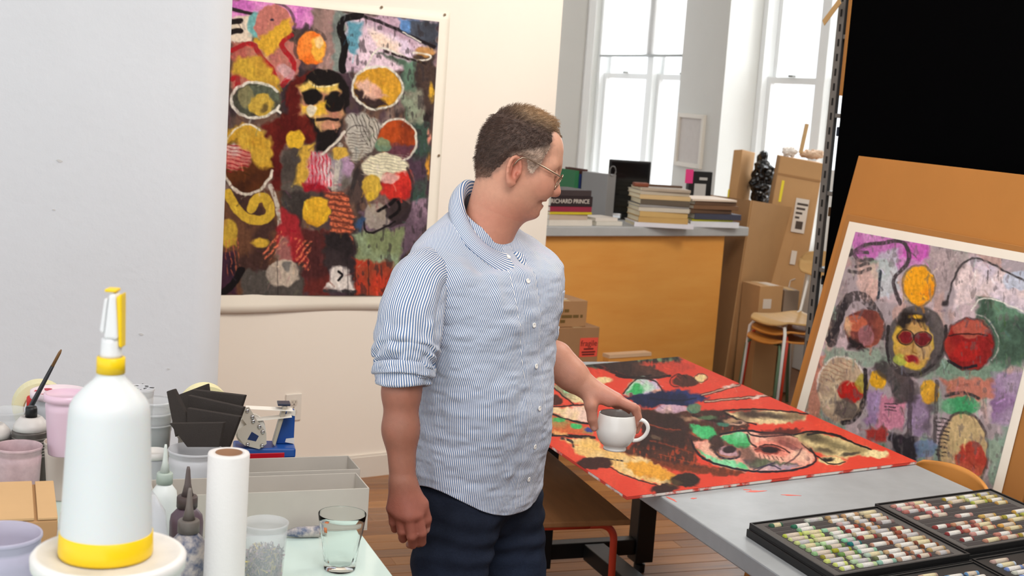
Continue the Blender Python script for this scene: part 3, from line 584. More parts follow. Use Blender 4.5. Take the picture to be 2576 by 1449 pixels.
a.poly([(300, 870), (440, 880), (430, 960), (330, 1000)], (60, 54, 52), col2=(90, 84, 80)); a.poly([(310, 950), (380, 990), (430, 1190), (300, 1210), (280, 1080)], (160, 44, 50), col2=(120, 40, 44)); a.hatch([(215, 1150), (310, 1050), (330, 1120), (240, 1190)], -50, 22, 9, (222, 116, 84)); a.hatch([(360, 1080), (440, 1100), (430, 1240), (370, 1200)], -52, 22, 10, (222, 116, 84)); a.poly([(300, 1080), (330, 1080), (360, 1240), (260, 1230)], (160, 140, 130), .6)
a.ell(462, 962, 64, 66, (222, 172, 50), col2=(206, 146, 40)); a.poly([(490, 880), (600, 880), (632, 960), (630, 1100), (520, 1110), (530, 960)], (120, 62, 48)); a.hatch([(490, 870), (600, 880), (640, 980), (630, 1110), (515, 1120), (530, 960)], 10, 25, 14, (216, 112, 78)); a.poly([(500, 1060), (625, 1070), (615, 1215), (492, 1212)], (42, 36, 38), col2=(60, 50, 52)); a.poly([(655, 990), (690, 1000), (670, 1060), (640, 1040)], (60, 84, 120))
a.ell(310, 1245, 74, 62, (196, 180, 164), col2=(170, 156, 144)); a.ell(330, 1215, 20, 22, (120, 116, 112)); a.poly([(538, 1215), (602, 1215), (642, 1318), (500, 1318)], (228, 218, 212)); a.line([(565, 1240), (585, 1255), (565, 1275)], 12, (30, 26, 28)); a.line([(500, 1325), (645, 1328)], 14, (60, 56, 58), dry=.5)
for x in (285, 605, 640, 700, 1000): a.line([(x, 1180), (x + 3, 1345)], 4, (40, 32, 34), .6, wob=1)
a.scumble(420, 31)
np_mesh('painted_area', V - wo, Fq, m_paint, wp, colors=a.out())
for (x, y) in ((1119, 37), (1104, 391), (960, 18)):
    p = on_wall(x, y, .008) - wo; MB().lathe([(0, 0), (.006, 0), (.006, .003), (.003, .006), (0, .006)], 12).obj('push_pin', mat('pin', (140, 120, 96), .4), wp, loc=tuple(p), rot=(R(90), 0, math.atan2(PWD[1], PWD[0])))

# ---------------------------------------------------------------- red canvas lying on the work table
KZ = TZ + 0.010
cv = thing('canvas_painting', 'red canvas with painted faces lying flat on the metal table', 'painting', tuple(at_z(1577, 1250, TZ)))
vo = np.array(cv.location); kc = [at_z(x, y, KZ) for x, y in ((1128, 948), (1707, 897), (1577, 1250), (2307, 1161))]
lo8 = [p - vo for p in (kc[2], kc[3], kc[1], kc[0])]
MB().hexa([(p[0], p[1], .0012) for p in lo8] + [(p[0], p[1], KZ - TZ - .0008) for p in lo8]).obj('canvas_edge', mat('raw_canvas', (226, 216, 208), .8, var=.93, vscale=11, col2=(206, 66, 52)), cv, bevel=.002)
V, Fq = sheet_grid(kc[0], kc[1], kc[2], kc[3], 400, 520); X, Y = proj(V); a = Paint(X, Y, (1370, 880), 2.629, 500)
a.fill((222, 72, 54)); a.lay(np.arange(len(X)), .5 * np.clip(a.big + .2, 0, 1), (232, 92, 70)); a.poly([(700, 90), (900, 70), (1000, 120), (820, 170)], (196, 70, 54), .8)
a.poly([(-700, 80), (250, 70), (850, 20), (905, 70), (600, 90), (300, 120), (-700, 150)], (140, 170, 126), col2=(60, 60, 50)); a.wash([(250, 60), (860, 20), (900, 80), (300, 115)], (40, 36, 34), .0, .9)
a.poly([(330, 90), (520, 70), (700, 100), (820, 165), (760, 190), (560, 185), (430, 140)], (56, 40, 36), col2=(84, 56, 48)); a.line([(470, 170), (560, 190), (700, 170)], 12, (40, 28, 28)); a.poly([(-600, 160), (100, 150), (140, 200), (40, 215), (-600, 215)], (70, 44, 36), col2=(150, 100, 60))
a.ell(390, 200, 56, 22, (236, 208, 156)); a.poly([(520, 292), (585, 195), (650, 180), (730, 205), (775, 250), (780, 300), (640, 300)], (176, 228, 186), col2=(206, 186, 216)); a.poly([(540, 290), (610, 215), (660, 270), (640, 300)], (60, 172, 96)); a.poly([(700, 280), (775, 250), (780, 295)], (236, 170, 140)); a.line([(520, 290), (590, 200), (650, 180), (730, 205), (775, 250), (782, 295)], 9, (40, 28, 26))
a.ell(930, 208, 84, 42, (80, 46, 38), rot=5, col2=(60, 34, 30)); a.ring(885, 205, 55, 42, 7, (30, 22, 24), .9, 90, 330); a.poly([(990, 170), (1060, 160), (1080, 185), (1030, 215), (1000, 200)], (232, 206, 150)); a.ring(1035, 185, 44, 26, 5, (36, 26, 24), .9)
a.poly([(520, 310), (620, 290), (880, 262), (1000, 285), (1092, 318), (950, 365), (780, 375), (640, 380)], (42, 52, 104), col2=(30, 34, 66)); a.line([(700, 320), (860, 340), (1000, 320)], 12, (24, 24, 40), .6)
for pts in ([(1040, 300), (1150, 268), (1290, 232)], [(1060, 342), (1280, 322), (1480, 303)]): a.line(pts, 18, (44, 30, 28)); a.line(pts, 9, (196, 152, 132)); a.ell(pts[2][0] - 70, pts[2][1] + 8, 44, 12, (222, 190, 180), rot=-10)
a.poly([(45, 240), (140, 232), (250, 290), (270, 350), (180, 350)], (226, 206, 160), col2=(150, 140, 110)); a.ell(165, 268, 40, 14, (160, 222, 170)); a.line([(45, 238), (140, 320), (190, 360)], 9, (36, 26, 26)); a.line([(140, 228), (250, 280), (280, 350)], 9, (36, 26, 26)); a.ell(60, 332, 62, 32, (74, 42, 36)); a.poly([(-700, 380), (20, 385), (290, 365), (340, 470), (330, 500), (180, 470), (40, 410), (-700, 430)], (236, 200, 186), col2=(236, 206, 160)); a.line([(-300, 375), (20, 380), (290, 360)], 9, (36, 26, 28)); a.line([(20, 410), (150, 465), (340, 500)], 12, (34, 26, 28))
a.poly([(-600, 440), (40, 430), (200, 490), (330, 530), (310, 560), (180, 550), (-600, 540)], (206, 104, 62), col2=(170, 130, 80)); a.ell(92, 462, 42, 16, (74, 170, 96)); a.ell(212, 503, 38, 20, (70, 186, 106)); a.ell(292, 530, 28, 13, (44, 62, 140)); a.line([(-500, 520), (60, 560), (330, 580)], 20, (44, 30, 30)); a.poly([(60, 530), (150, 545), (140, 570), (60, 560)], (222, 160, 100)); a.line([(-400, 560), (20, 560), (320, 590)], 10, (36, 26, 28))
a.poly([(600, 385), (860, 400), (1180, 400), (1345, 450), (1350, 520), (1010, 610), (1000, 760), (1340, 800), (1250, 835), (900, 800), (640, 730), (420, 660), (560, 640), (650, 560)], (62, 42, 38), col2=(80, 48, 38)); a.wash([(600, 400), (1350, 450), (1300, 830), (450, 660)], (170, 66, 40), .35, .8); a.wash([(600, 400), (1300, 450), (1000, 600), (650, 560)], (40, 40, 60), .3, .6); a.poly([(440, 655), (640, 700), (900, 760), (1340, 800), (1250, 832), (900, 812), (660, 760)], (130, 60, 36), .7)
a.ell(838, 392, 110, 30, (228, 190, 178), rot=-3, col2=(196, 160, 180)); a.ell(985, 385, 50, 30, (70, 140, 110), .8); a.poly([(880, 440), (1010, 430), (1060, 470), (930, 470)], (190, 150, 120), .7); a.ell(735, 580, 40, 14, (240, 206, 160), rot=20); a.ell(1000, 560, 60, 14, (214, 100, 60), .6, rot=20); a.ell(820, 530, 40, 10, (206, 90, 60), .7)
a.poly([(1190, 410), (1400, 398), (1600, 405), (1740, 430), (1720, 460), (1560, 495), (1380, 490), (1260, 445)], (230, 204, 156), col2=(150, 130, 100)); a.ell(1390, 425, 120, 24, (64, 48, 42), .9, rot=6, soft=22); a.ell(1540, 440, 70, 18, (60, 50, 44), .8, rot=6, soft=18); a.ell(1640, 440, 60, 14, (120, 96, 70), .6, soft=16); a.line([(1180, 405), (1330, 390), (1560, 400), (1745, 425)], 9, (34, 26, 26)); a.line([(1190, 420), (1300, 470), (1400, 495)], 9, (34, 26, 26)); a.ell(1270, 480, 60, 18, (190, 150, 130)); a.ell(1180, 490, 40, 20, (60, 130, 110), .8)
# the big face
a.poly([(970, 610), (1120, 590), (1160, 560), (1330, 530), (1420, 545), (1640, 560), (1720, 620), (1790, 710), (1770, 760), (1600, 800), (1400, 810), (1200, 790), (1060, 720)], (236, 178, 156), col2=(226, 156, 140)); a.poly([(960, 500), (1090, 500), (1140, 560), (1110, 600), (1040, 590), (980, 545)], (130, 214, 160), col2=(70, 180, 110)); a.poly([(1000, 660), (1080, 700), (1340, 760), (1360, 790), (1200, 785), (1060, 720)], (136, 216, 164), col2=(90, 190, 126)); a.poly([(1150, 580), (1300, 540), (1360, 570), (1350, 640), (1280, 650), (1180, 610)], (140, 216, 168), col2=(70, 176, 104)); a.ell(1310, 635, 50, 22, (62, 150, 88))
a.poly([(1080, 610), (1240, 620), (1290, 680), (1270, 720), (1150, 710)], (170, 110, 80), col2=(110, 70, 60)); a.ell(1210, 672, 70, 34, (190, 150, 160), rot=12); a.ell(1225, 660, 44, 24, (50, 36, 40)); a.ring(1210, 678, 84, 44, 14, (38, 30, 44), .95, -20, 190, rot=8); a.poly([(1350, 640), (1420, 600), (1560, 600), (1640, 660), (1600, 710), (1430, 700)], (230, 140, 122), col2=(240, 180, 160)); a.ell(1478, 662, 86, 30, (150, 70, 60), rot=6); a.ell(1480, 662, 60, 20, (36, 22, 26), rot=6); a.line([(1390, 660), (1470, 636), (1560, 668)], 6, (60, 30, 30)); 
for q in range(6): a.line([(1420 + q * 28, 690 + q * 4), (1428 + q * 30, 716 + q * 3)], 5, (60, 34, 34), wob=1)
a.poly([(1300, 730), (1420, 720), (1700, 760), (1600, 790), (1380, 780)], (72, 88, 66), .85, col2=(60, 60, 70)); a.line([(1560, 610), (1680, 660), (1740, 720)], 30, (90, 56, 66), .6); a.poly([(1480, 760), (1680, 765), (1600, 800), (1420, 806)], (206, 170, 176), .9, col2=(150, 130, 160)); a.line([(1380, 790), (1500, 755), (1560, 790)], 7, (50, 44, 66))
a.line([(970, 600), (1000, 680), (1080, 740), (1300, 800), (1560, 812), (1760, 770), (1810, 720), (1720, 610), (1640, 555), (1420, 545), (1330, 528), (1160, 560)], 13, (30, 24, 34)); a.line([(1330, 528), (1380, 580), (1640, 560)], 10, (40, 28, 34)); a.poly([(1440, 530), (1700, 520), (1640, 560), (1420, 560)], (60, 36, 34), .8)
a.poly([(1650, 560), (1780, 535), (1960, 590), (2155, 650), (2165, 690), (2000, 715), (1850, 705), (1700, 620)], (228, 206, 152), col2=(196, 176, 126)); a.ell(1780, 582, 95, 26, (84, 74, 56), .9, rot=14, soft=26); a.ell(1950, 640, 110, 24, (110, 100, 72), .8, rot=14, soft=26); a.ell(1850, 668, 70, 18, (70, 60, 48), .8, rot=10, soft=18); a.ell(2080, 665, 60, 18, (150, 132, 90), .7, rot=12, soft=18); a.ell(1900, 735, 92, 28, (230, 206, 150), rot=2); a.ell(2195, 690, 82, 27, (234, 214, 160), rot=2); a.ell(1870, 725, 40, 12, (40, 34, 32)); a.line([(1650, 560), (1780, 530), (1960, 570), (2000, 600), (2160, 660)], 12, (30, 24, 26)); a.line([(1700, 620), (1820, 720), (1900, 765), (1990, 740)], 8, (40, 32, 30)); a.ell(2020, 690, 60, 12, (50, 44, 40), .8, rot=-8)
a.poly([(1080, 590), (1160, 555), (1190, 620), (1150, 690), (1100, 660)], (54, 38, 36), .9, soft=20); a.ell(1600, 605, 120, 34, (140, 74, 66), .75, rot=16, soft=34); a.poly([(1280, 640), (1360, 650), (1430, 720), (1380, 750), (1300, 720)], (70, 58, 54), .8, soft=26, col2=(110, 80, 70)); a.ell(1690, 700, 60, 36, (242, 196, 170), .8, soft=26); a.line([(1340, 560), (1360, 620), (1400, 640)], 12, (60, 40, 40)); a.line([(1420, 640), (1480, 622), (1570, 646), (1620, 680)], 9, (70, 34, 34)); a.line([(1590, 760), (1680, 700), (1700, 650)], 10, (80, 50, 56), .8); a.line([(1400, 800), (1460, 770), (1520, 745)], 9, (60, 50, 76), .9)
a.poly([(600, 400), (900, 420), (960, 520), (940, 640), (780, 660), (600, 640), (560, 600), (660, 540)], (48, 34, 32), .75, soft=40); a.line([(640, 470), (760, 520), (900, 530)], 9, (150, 66, 44), .8, dry=.4); a.line([(700, 600), (860, 640), (1000, 690)], 10, (130, 56, 36), .8, dry=.4); a.line([(760, 690), (940, 740), (1150, 790)], 9, (170, 74, 44), .7, dry=.4); a.line([(980, 430), (1100, 470), (1300, 480)], 18, (40, 30, 30), .9, dry=.2); a.ell(1080, 450, 60, 16, (86, 120, 84), .8); a.ell(1230, 470, 50, 14, (190, 150, 116), .8)
a.line([(1740, 560), (1850, 540), (1990, 590)], 16, (34, 28, 28), .9); a.line([(330, 100), (450, 150), (560, 185), (720, 190), (830, 170)], 16, (40, 28, 28), dry=.2); a.poly([(-500, 110), (250, 100), (420, 140), (330, 170), (-500, 170)], (214, 66, 50), .6)
# cream flame with gold and the dark balls
a.poly([(110, 590), (210, 585), (330, 590), (400, 660), (640, 705), (880, 835), (800, 905), (560, 840), (420, 765), (200, 690), (170, 630)], (238, 204, 146), col2=(230, 186, 116)); a.poly([(520, 745), (700, 740), (880, 830), (840, 870), (600, 830)], (226, 160, 58), col2=(200, 130, 50)); a.poly([(230, 610), (360, 620), (370, 660), (250, 650)], (236, 190, 110)); a.line([(110, 585), (180, 600), (190, 640)], 16, (52, 46, 46), dry=.6); a.line([(420, 770), (560, 845), (780, 905)], 7, (54, 40, 36)); a.line([(400, 720), (520, 735)], 9, (44, 40, 44), dry=.4)
a.ell(330, 750, 118, 40, (64, 38, 34)); a.ell(932, 860, 98, 45, (52, 40, 36)); a.ell(795, 918, 92, 30, (60, 38, 36), rot=-6); a.ell(850, 880, 60, 24, (96, 80, 50), .5)
a.scumble(300, 32, (20, 70), (3, 7), .18, .4, 12, 20)
np_mesh('painted_surface', V - vo, Fq, m_paint, cv, colors=a.out() * .74)

# ---------------------------------------------------------------- painting on paper leaning on cardboard against the shelves
LD = -E2                                                         # width direction, running towards the viewer
PT = at_y(2160, 392, 5.0)                                        # top far corner of the cardboard
LEAN = 0.32
low_dir = np.array([0, 0, -PT[2]]) - E1 * LEAN; low_dir /= np.linalg.norm(low_dir); LN = np.cross(low_dir, LD); LN /= np.linalg.norm(LN)
if LN @ (CO - PT) < 0: LN = -LN
HL = math.sqrt(PT[2] ** 2 + LEAN ** 2)
def on_lean(x, y, lift): return at_plane(x, y, PT + LN * lift, LN)
m_card = mat('cardboard', (184, 122, 56), .85, var=.06, vscale=3)
m_card2 = mat('cardboard_tan', (172, 116, 58), .85, var=.07, vscale=4)
def lean_panel(name, label, cat, p_tl, wid, length, th, m):
    o = thing(name, label, cat, tuple(p_tl + low_dir * length)); oo = np.array(o.location)
    a4 = [p_tl + low_dir * length, p_tl + LD * wid + low_dir * length, p_tl + LD * wid, p_tl]
    MB().hexa([tuple(p - oo - LN * th) for p in a4] + [tuple(p - oo) for p in a4]).obj('panel', m, o, bevel=.001)
    return o, oo
lean_panel('cardboard_sheet', 'tall sheet of cardboard leaning behind the second painting', 'cardboard', PT, 1.25, HL - .004, .006, m_card)
p2 = on_lean(2131, 538, .012); l2 = float((p2 - PT) @ low_dir)
lean_panel('cardboard_sheet', 'shorter cardboard sheet directly behind the leaning painting', 'cardboard', p2, 1.20, HL - l2 - .004, .006, m_card2)
lp = thing('leaning_painting', 'grey figure painting on white paper leaning on cardboard', 'painting', tuple(on_lean(2300, 1250, .02))); lpo = np.array(lp.location)
tl, tr = on_lean(2137, 557, .016), on_lean(2667, 653, .016); dn = low_dir * 1.02
q4 = [tl, tr, tl + dn - LD * 0.012, tr + dn + LD * .045]
MB().add([tuple(p - lpo) for p in (q4[0], q4[1], q4[3], q4[2])], [(0, 3, 2, 1)]).obj('paper', m_paper, lp, solid=.0008)
up_ = on_lean(2152, 583, .018), on_lean(2640, 672, .018)
V, Fq = sheet_grid(up_[0], up_[1], up_[0] + low_dir * .93 - LD * .012, up_[1] + low_dir * .93 + LD * .035, 300, 400)
X, Y = proj(V); a = Paint(X, Y, (1980, 380), 1.725, 700)
a.fill((172, 160, 166)); i = np.arange(len(X))
for k, (col, th) in enumerate((((214, 190, 196), .0), ((150, 138, 140), .1), ((120, 150, 130), .35), ((198, 160, 150), .35))): a.lay(i, .7 * np.clip((fbm(a.Q3 * np.array([1, .5, 1]), 1 / 60., 800 + k * 7, 3) - th) * 3, 0, 1), col)
a.poly([(280, 340), (620, 395), (615, 470), (480, 520), (440, 470), (290, 460)], (208, 140, 198), col2=(190, 110, 180)); a.ell(560, 435, 60, 40, (200, 90, 180), .8); a.poly([(390, 440), (480, 430), (490, 600), (400, 640)], (190, 200, 206), .8); a.poly([(300, 500), (400, 480), (400, 640), (320, 640)], (226, 190, 180), .7)
a.poly([(740, 500), (820, 460), (1040, 560), (1100, 760), (850, 620), (720, 700)], (206, 194, 210), col2=(226, 206, 206)); a.ell(1000, 560, 70, 40, (190, 206, 230), .7); a.poly([(620, 420), (800, 440), (740, 560), (640, 640)], (176, 158, 160), .8)
a.poly([(830, 630), (900, 640), (1100, 740), (1100, 900), (900, 960), (820, 740)], (104, 140, 116), col2=(70, 92, 78)); a.poly([(640, 900), (950, 930), (920, 990), (640, 980)], (120, 150, 130), .9); a.poly([(160, 860), (400, 860), (420, 930), (160, 940)], (140, 164, 146), .8); a.poly([(670, 985), (900, 985), (930, 1080), (700, 1070)], (190, 110, 90), .8); a.poly([(900, 960), (1100, 960), (1000, 1200), (880, 1180)], (170, 150, 176), col2=(140, 110, 150)); a.poly([(100, 900), (160, 880), (140, 1160), (90, 1160)], (206, 130, 110), .8)
a.line([(275, 450), (330, 405), (420, 400), (500, 385), (535, 440), (520, 500), (450, 555), (490, 660)], 17, (70, 62, 66), dry=.3)
for pts in ([(280, 430), (310, 480), (370, 470)], [(265, 520), (320, 530), (360, 510)], [(300, 440), (350, 440)], [(300, 500), (350, 490)]): a.line(pts, 15, (80, 74, 76), dry=.4)
a.line([(405, 520), (395, 640)], 12, (50, 60, 70), dry=.4); a.line([(690, 660), (720, 560), (760, 480), (830, 460), (930, 510), (1060, 580)], 9, (60, 56, 58), dry=.3); a.line([(800, 690), (850, 620), (1060, 710)], 6, (232, 228, 220)); a.line([(870, 520), (870, 560)], 4, (60, 50, 50)); a.line([(915, 520), (918, 545)], 4, (60, 50, 50)); a.ell(684, 660, 12, 16, (60, 54, 56))
a.ell(572, 582, 66, 86, (240, 166, 36), col2=(226, 130, 30)); a.ring(572, 582, 70, 90, 8, (110, 90, 60), .7, dry=.4)
a.line([(195, 830), (220, 690), (300, 610), (380, 680), (420, 800)], 44, (66, 60, 62), .9, dry=.5); a.line([(180, 820), (230, 740), (250, 650)], 26, (50, 46, 50), dry=.4); a.ell(335, 772, 88, 86, (146, 80, 66), col2=(110, 60, 56)); a.ell(300, 745, 44, 34, (206, 110, 80), .8); a.ell(345, 800, 34, 44, (170, 120, 130), .7); a.poly([(250, 790), (330, 830), (350, 865), (270, 850)], (44, 38, 40)); a.ell(262, 760, 12, 40, (224, 190, 150), .8)
a.ell(565, 825, 130, 156, (84, 80, 80), .9, col2=(60, 56, 58)); a.ell(548, 832, 86, 116, (214, 178, 62), col2=(190, 150, 90)); a.poly([(545, 780), (630, 780), (620, 900), (560, 900)], (190, 160, 120), .7); a.ell(490, 905, 26, 30, (170, 186, 80), .8); a.poly([(470, 740), (500, 690), (560, 700), (620, 720), (600, 745), (540, 740), (500, 770)], (44, 38, 36)); a.ell(560, 718, 26, 10, (226, 176, 50)); a.ell(516, 806, 33, 31, (120, 32, 38)); a.ell(588, 816, 34, 31, (112, 34, 40)); a.ring(516, 806, 36, 34, 5, (40, 30, 30)); a.ring(588, 816, 36, 34, 5, (40, 30, 30)); a.line([(548, 830), (540, 870), (560, 880)], 6, (150, 110, 60)); a.ell(540, 902, 36, 15, (146, 34, 44), rot=18); a.line([(440, 760), (430, 900), (500, 980), (600, 960), (680, 880), (690, 760)], 14, (50, 46, 48), dry=.4)
a.ell(790, 838, 106, 112, (168, 54, 44), col2=(140, 36, 36)); a.ell(800, 770, 80, 40, (196, 112, 90), .7); a.line([(700, 800), (790, 790), (870, 800)], 6, (60, 30, 30)); a.ell(780, 870, 60, 40, (176, 40, 36), .8); a.ring(790, 838, 108, 114, 9, (70, 50, 50), .7, dry=.4); a.line([(700, 910), (760, 945), (820, 930)], 12, (40, 34, 40)); a.ring(800, 830, 116, 122, 7, (220, 210, 204), .6, -80, 40, dry=.4)
a.ell(236, 1036, 106, 142, (200, 180, 152), col2=(170, 146, 126)); a.ell(275, 1045, 58, 44, (180, 40, 36), rot=30); a.ell(322, 1010, 26, 44, (170, 160, 60), .8); a.ell(255, 1120, 50, 44, (90, 80, 78), .8); a.ring(236, 1036, 108, 144, 9, (226, 220, 210), .8, 180, 330); a.line([(340, 950), (345, 1060), (300, 1170), (240, 1180)], 20, (44, 40, 42), dry=.3); a.hatch([(150, 930), (300, 900), (240, 1000), (150, 1010)], 20, 18, 5, (150, 110, 90), .6)
a.poly([(350, 1040), (420, 1050), (400, 1190), (340, 1190)], (172, 150, 190), col2=(150, 120, 160)); a.poly([(410, 1060), (520, 1080), (500, 1210), (390, 1200)], (206, 136, 160), col2=(180, 110, 140)); a.hatch([(430, 1090), (480, 1090), (470, 1130), (430, 1130)], 0, 14, 6, (60, 50, 60)); a.poly([(520, 1060), (640, 1060), (620, 1230), (540, 1240)], (150, 130, 160), col2=(100, 90, 100)); a.ell(398, 992, 34, 38, (226, 172, 44)); a.ell(616, 1045, 44, 50, (222, 170, 56), col2=(190, 140, 50)); a.poly([(360, 940), (430, 900), (560, 990), (560, 1090), (470, 1090), (440, 1000)], (64, 58, 60), .85, col2=(90, 84, 84))
a.line([(540, 1000), (530, 1230)], 20, (70, 62, 68), .8, dry=.4); a.line([(650, 1000), (640, 1260)], 16, (70, 64, 66), .8, dry=.4); a.ell(750, 1105, 84, 42, (70, 156, 104), col2=(110, 170, 130)); a.line([(690, 1060), (760, 1045), (830, 1070)], 14, (60, 56, 56), dry=.5); a.ell(765, 1300, 104, 166, (200, 176, 130), col2=(180, 150, 116)); a.ell(800, 1340, 66, 76, (176, 56, 46), .9, col2=(196, 90, 70)); a.ring(765, 1300, 108, 168, 12, (70, 60, 60), .85, dry=.3); a.hatch([(640, 1160), (700, 1150), (700, 1320), (650, 1330)], 8, 18, 7, (50, 46, 48)); a.poly([(440, 1230), (560, 1240), (560, 1350), (470, 1330)], (50, 46, 52)); a.poly([(330, 1210), (440, 1200), (430, 1260), (350, 1260)], (170, 60, 56)); a.ell(600, 1290, 50, 40, (96, 120, 170), .6); a.poly([(870, 1250), (960, 1230), (960, 1449), (880, 1449)], (130, 160, 140), .8)
a.wash([(100, 340), (1100, 400), (1000, 1449), (90, 1300)], (96, 88, 90), .55, .5)
a.scumble(420, 33, (14, 50), (4, 10), .4, .5)
np_mesh('painted_area', V - lpo, Fq, m_paint, lp, colors=a.out())
# ================================================================ black board, shelving
m_velvet = mat('black_felt', (7, 7, 8), 1.0, spec=0.0)
m_slate = mat('slotted_steel', (118, 116, 114), .5, metal=.3, var=.1, vscale=20)
SE1 = 3.20
def e2_on(x, y, e1): return toroom(at_plane(x, y, E1 * e1, E1))[1]
eP = e2_on(2099, 207, SE1); eB = e2_on(2126, 207, SE1 - .03)
bb_ = thing('backdrop_board', 'tall matte black board standing in front of the metal shelving', 'board', room(SE1 - .03, eB - .8), RZ)
MB().box(-.006, .006, -.8, .8, 0, 3.0).obj('panel', m_velvet, bb_)
MB().box(-.010, .010, .801, .818, 1.85, 3.0).obj('edge_strip', mat('edge_tape', (166, 112, 52), .7), bb_)
tp_ = MB(); q0, q1 = at_plane(2114, 2, E1 * (SE1 - .03), E1), at_plane(2072, 58, E1 * (SE1 - .03), E1)
d_ = (q1 - q0) / np.linalg.norm(q1 - q0); sv = np.cross(d_, E1); sv /= np.linalg.norm(sv); c_ = np.array([*room(SE1 - .03, eB - .8)])
def tl_(p): v = p - c_; return (v @ E1, v @ E2, v[2])
r8 = [q0 - sv * .014, q0 + sv * .014, q1 + sv * .014, q1 - sv * .014]
MB().hexa([tl_(p - E1 * .002) for p in r8] + [tl_(p) for p in r8]).obj('loose_tape', mat('kraft_tape', (196, 158, 104), .6), bb_)
sh = thing('shelving_unit', 'slotted steel shelving unit behind the black board', 'shelf', room(SE1 + .23, eP - .8), RZ)
for (a_, b_) in ((-.23, .78), (.21, .78), (-.23, -.78), (.21, -.78)):
    ps = MB().box(a_, a_ + .004, b_, b_ + .045, 0, 3.0).box(a_, a_ + .045, b_ + .041, b_ + .045, 0, 3.0).obj('post', m_slate, sh)
    sl = MB()
    for k in range(44): sl.box(a_ - .0012, a_ - .0002, b_ + .014, b_ + .026, .25 + k * .06, .25 + k * .06 + .03)
    sl.obj('post_slots', mat('slot_dark', (26, 24, 24), .9), ps)['kind'] = 'stuff'
for z in (.12, .48, .80, 1.12, 1.44, 1.76, 2.08, 2.4): MB().box(-.225, .25, -.775, .82, z, z + .018).obj('shelf_board', m_slate, sh, bevel=.002)
bc = [(64, 76, 98), (110, 104, 98), (52, 58, 70), (150, 110, 70), (84, 96, 118), (120, 118, 120), (70, 70, 80)]
nmz = ['navy blue', 'warm grey', 'charcoal blue', 'kraft brown', 'slate blue', 'pale grey', 'dark grey']; lev = ['lowest', 'second', 'third', 'fourth', 'fifth', 'sixth', 'seventh']
for k, z in enumerate((.12, .48, .80, 1.12, 1.44, 1.76, 2.08)):
    o = thing('storage_box', '%s storage box on the %s shelf from the floor' % (nmz[k], lev[k]), 'box', room(SE1 + .056, eP - .10, z + .0185), RZ, 'boxes on the metal shelving')
    m_ = mat('storage_box_%d' % k, bc[k], .7, var=.1, vscale=12); h_ = .25 + .015 * (k % 3)
    MB().box(-.0, .22, -.26, .12, 0, h_ - .04).obj('box_body', m_, o, bevel=.003); MB().box(-.006, .226, -.266, .126, h_ - .039, h_).obj('lid', m_, o, bevel=.003)
    MB().box(-.0015, -.0001, -.02, .06, .05, .10).obj('label_card', mat('label_card', (206, 190, 160), .7), o)

# ================================================================ cardboard, cartons and bags in the far corner
m_kraft = mat('kraft_carton', (186, 144, 98), .85, var=.06, vscale=5)
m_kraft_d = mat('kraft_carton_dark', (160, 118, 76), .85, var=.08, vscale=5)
m_ptape = mat('packing_tape', (206, 178, 136), .3)
def slab(name, label, cat, top2, bot2, th, m, nrm, group=None):
    """standing sheet from two top points and two floor points"""
    o = thing(name, label, cat, (float(bot2[0][0]), float(bot2[0][1]), 0), 0, group); oo = np.array(o.location); n = np.array(nrm) * th
    a4 = [bot2[0], bot2[1], top2[1], top2[0]]
    MB().hexa([tuple(p + n - oo) for p in a4] + [tuple(p - oo) for p in a4]).obj('panel', m, o)
    return o
fb = thing('folded_cardboard', 'large cardboard sheet folded at a right angle standing beside the counter', 'cardboard', tuple(at_z(1815, 985, .001)))
fo = np.array(fb.location); Ft, Fb = at_y(1891, 504, 8.45), at_z(1818, 985, .0); Rt, Rb = at_y(1996, 522, 8.95), at_z(1925, 952, .0); Lt, Lb = at_y(1779, 489, 9.15), at_z(1708, 938, .0)
for nm, (t0, t1, b0, b1), m_ in (('side_panel', (Lt, Ft, Lb, Fb), m_kraft_d), ('front_panel', (Ft, Rt, Fb, Rb), m_kraft)):  # one sheet: shaded half coloured darker kraft, window-lit half lighter
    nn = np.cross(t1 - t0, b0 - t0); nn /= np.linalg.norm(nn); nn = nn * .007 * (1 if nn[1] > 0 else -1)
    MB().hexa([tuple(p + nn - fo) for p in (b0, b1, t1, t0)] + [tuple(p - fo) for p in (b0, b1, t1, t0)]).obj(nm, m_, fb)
def carton(name, label, front_bot, wid, dep, hgt, rz, m=m_kraft, tilt=0.0, group=None, tape=True, cat='carton', z=0.0):
    o = thing(name, label, cat, (float(front_bot[0]), float(front_bot[1]), z), 0, group, rot=(tilt, 0, rz))
    MB().box(0, wid, 0, dep, 0, hgt).obj('carton_body', m, o, bevel=.003)
    if tape: MB().box(wid * .5 - .025, wid * .5 + .025, -.0006, dep + .0006, hgt, hgt + .0006).obj('tape_strip', m_ptape, o)
    return o
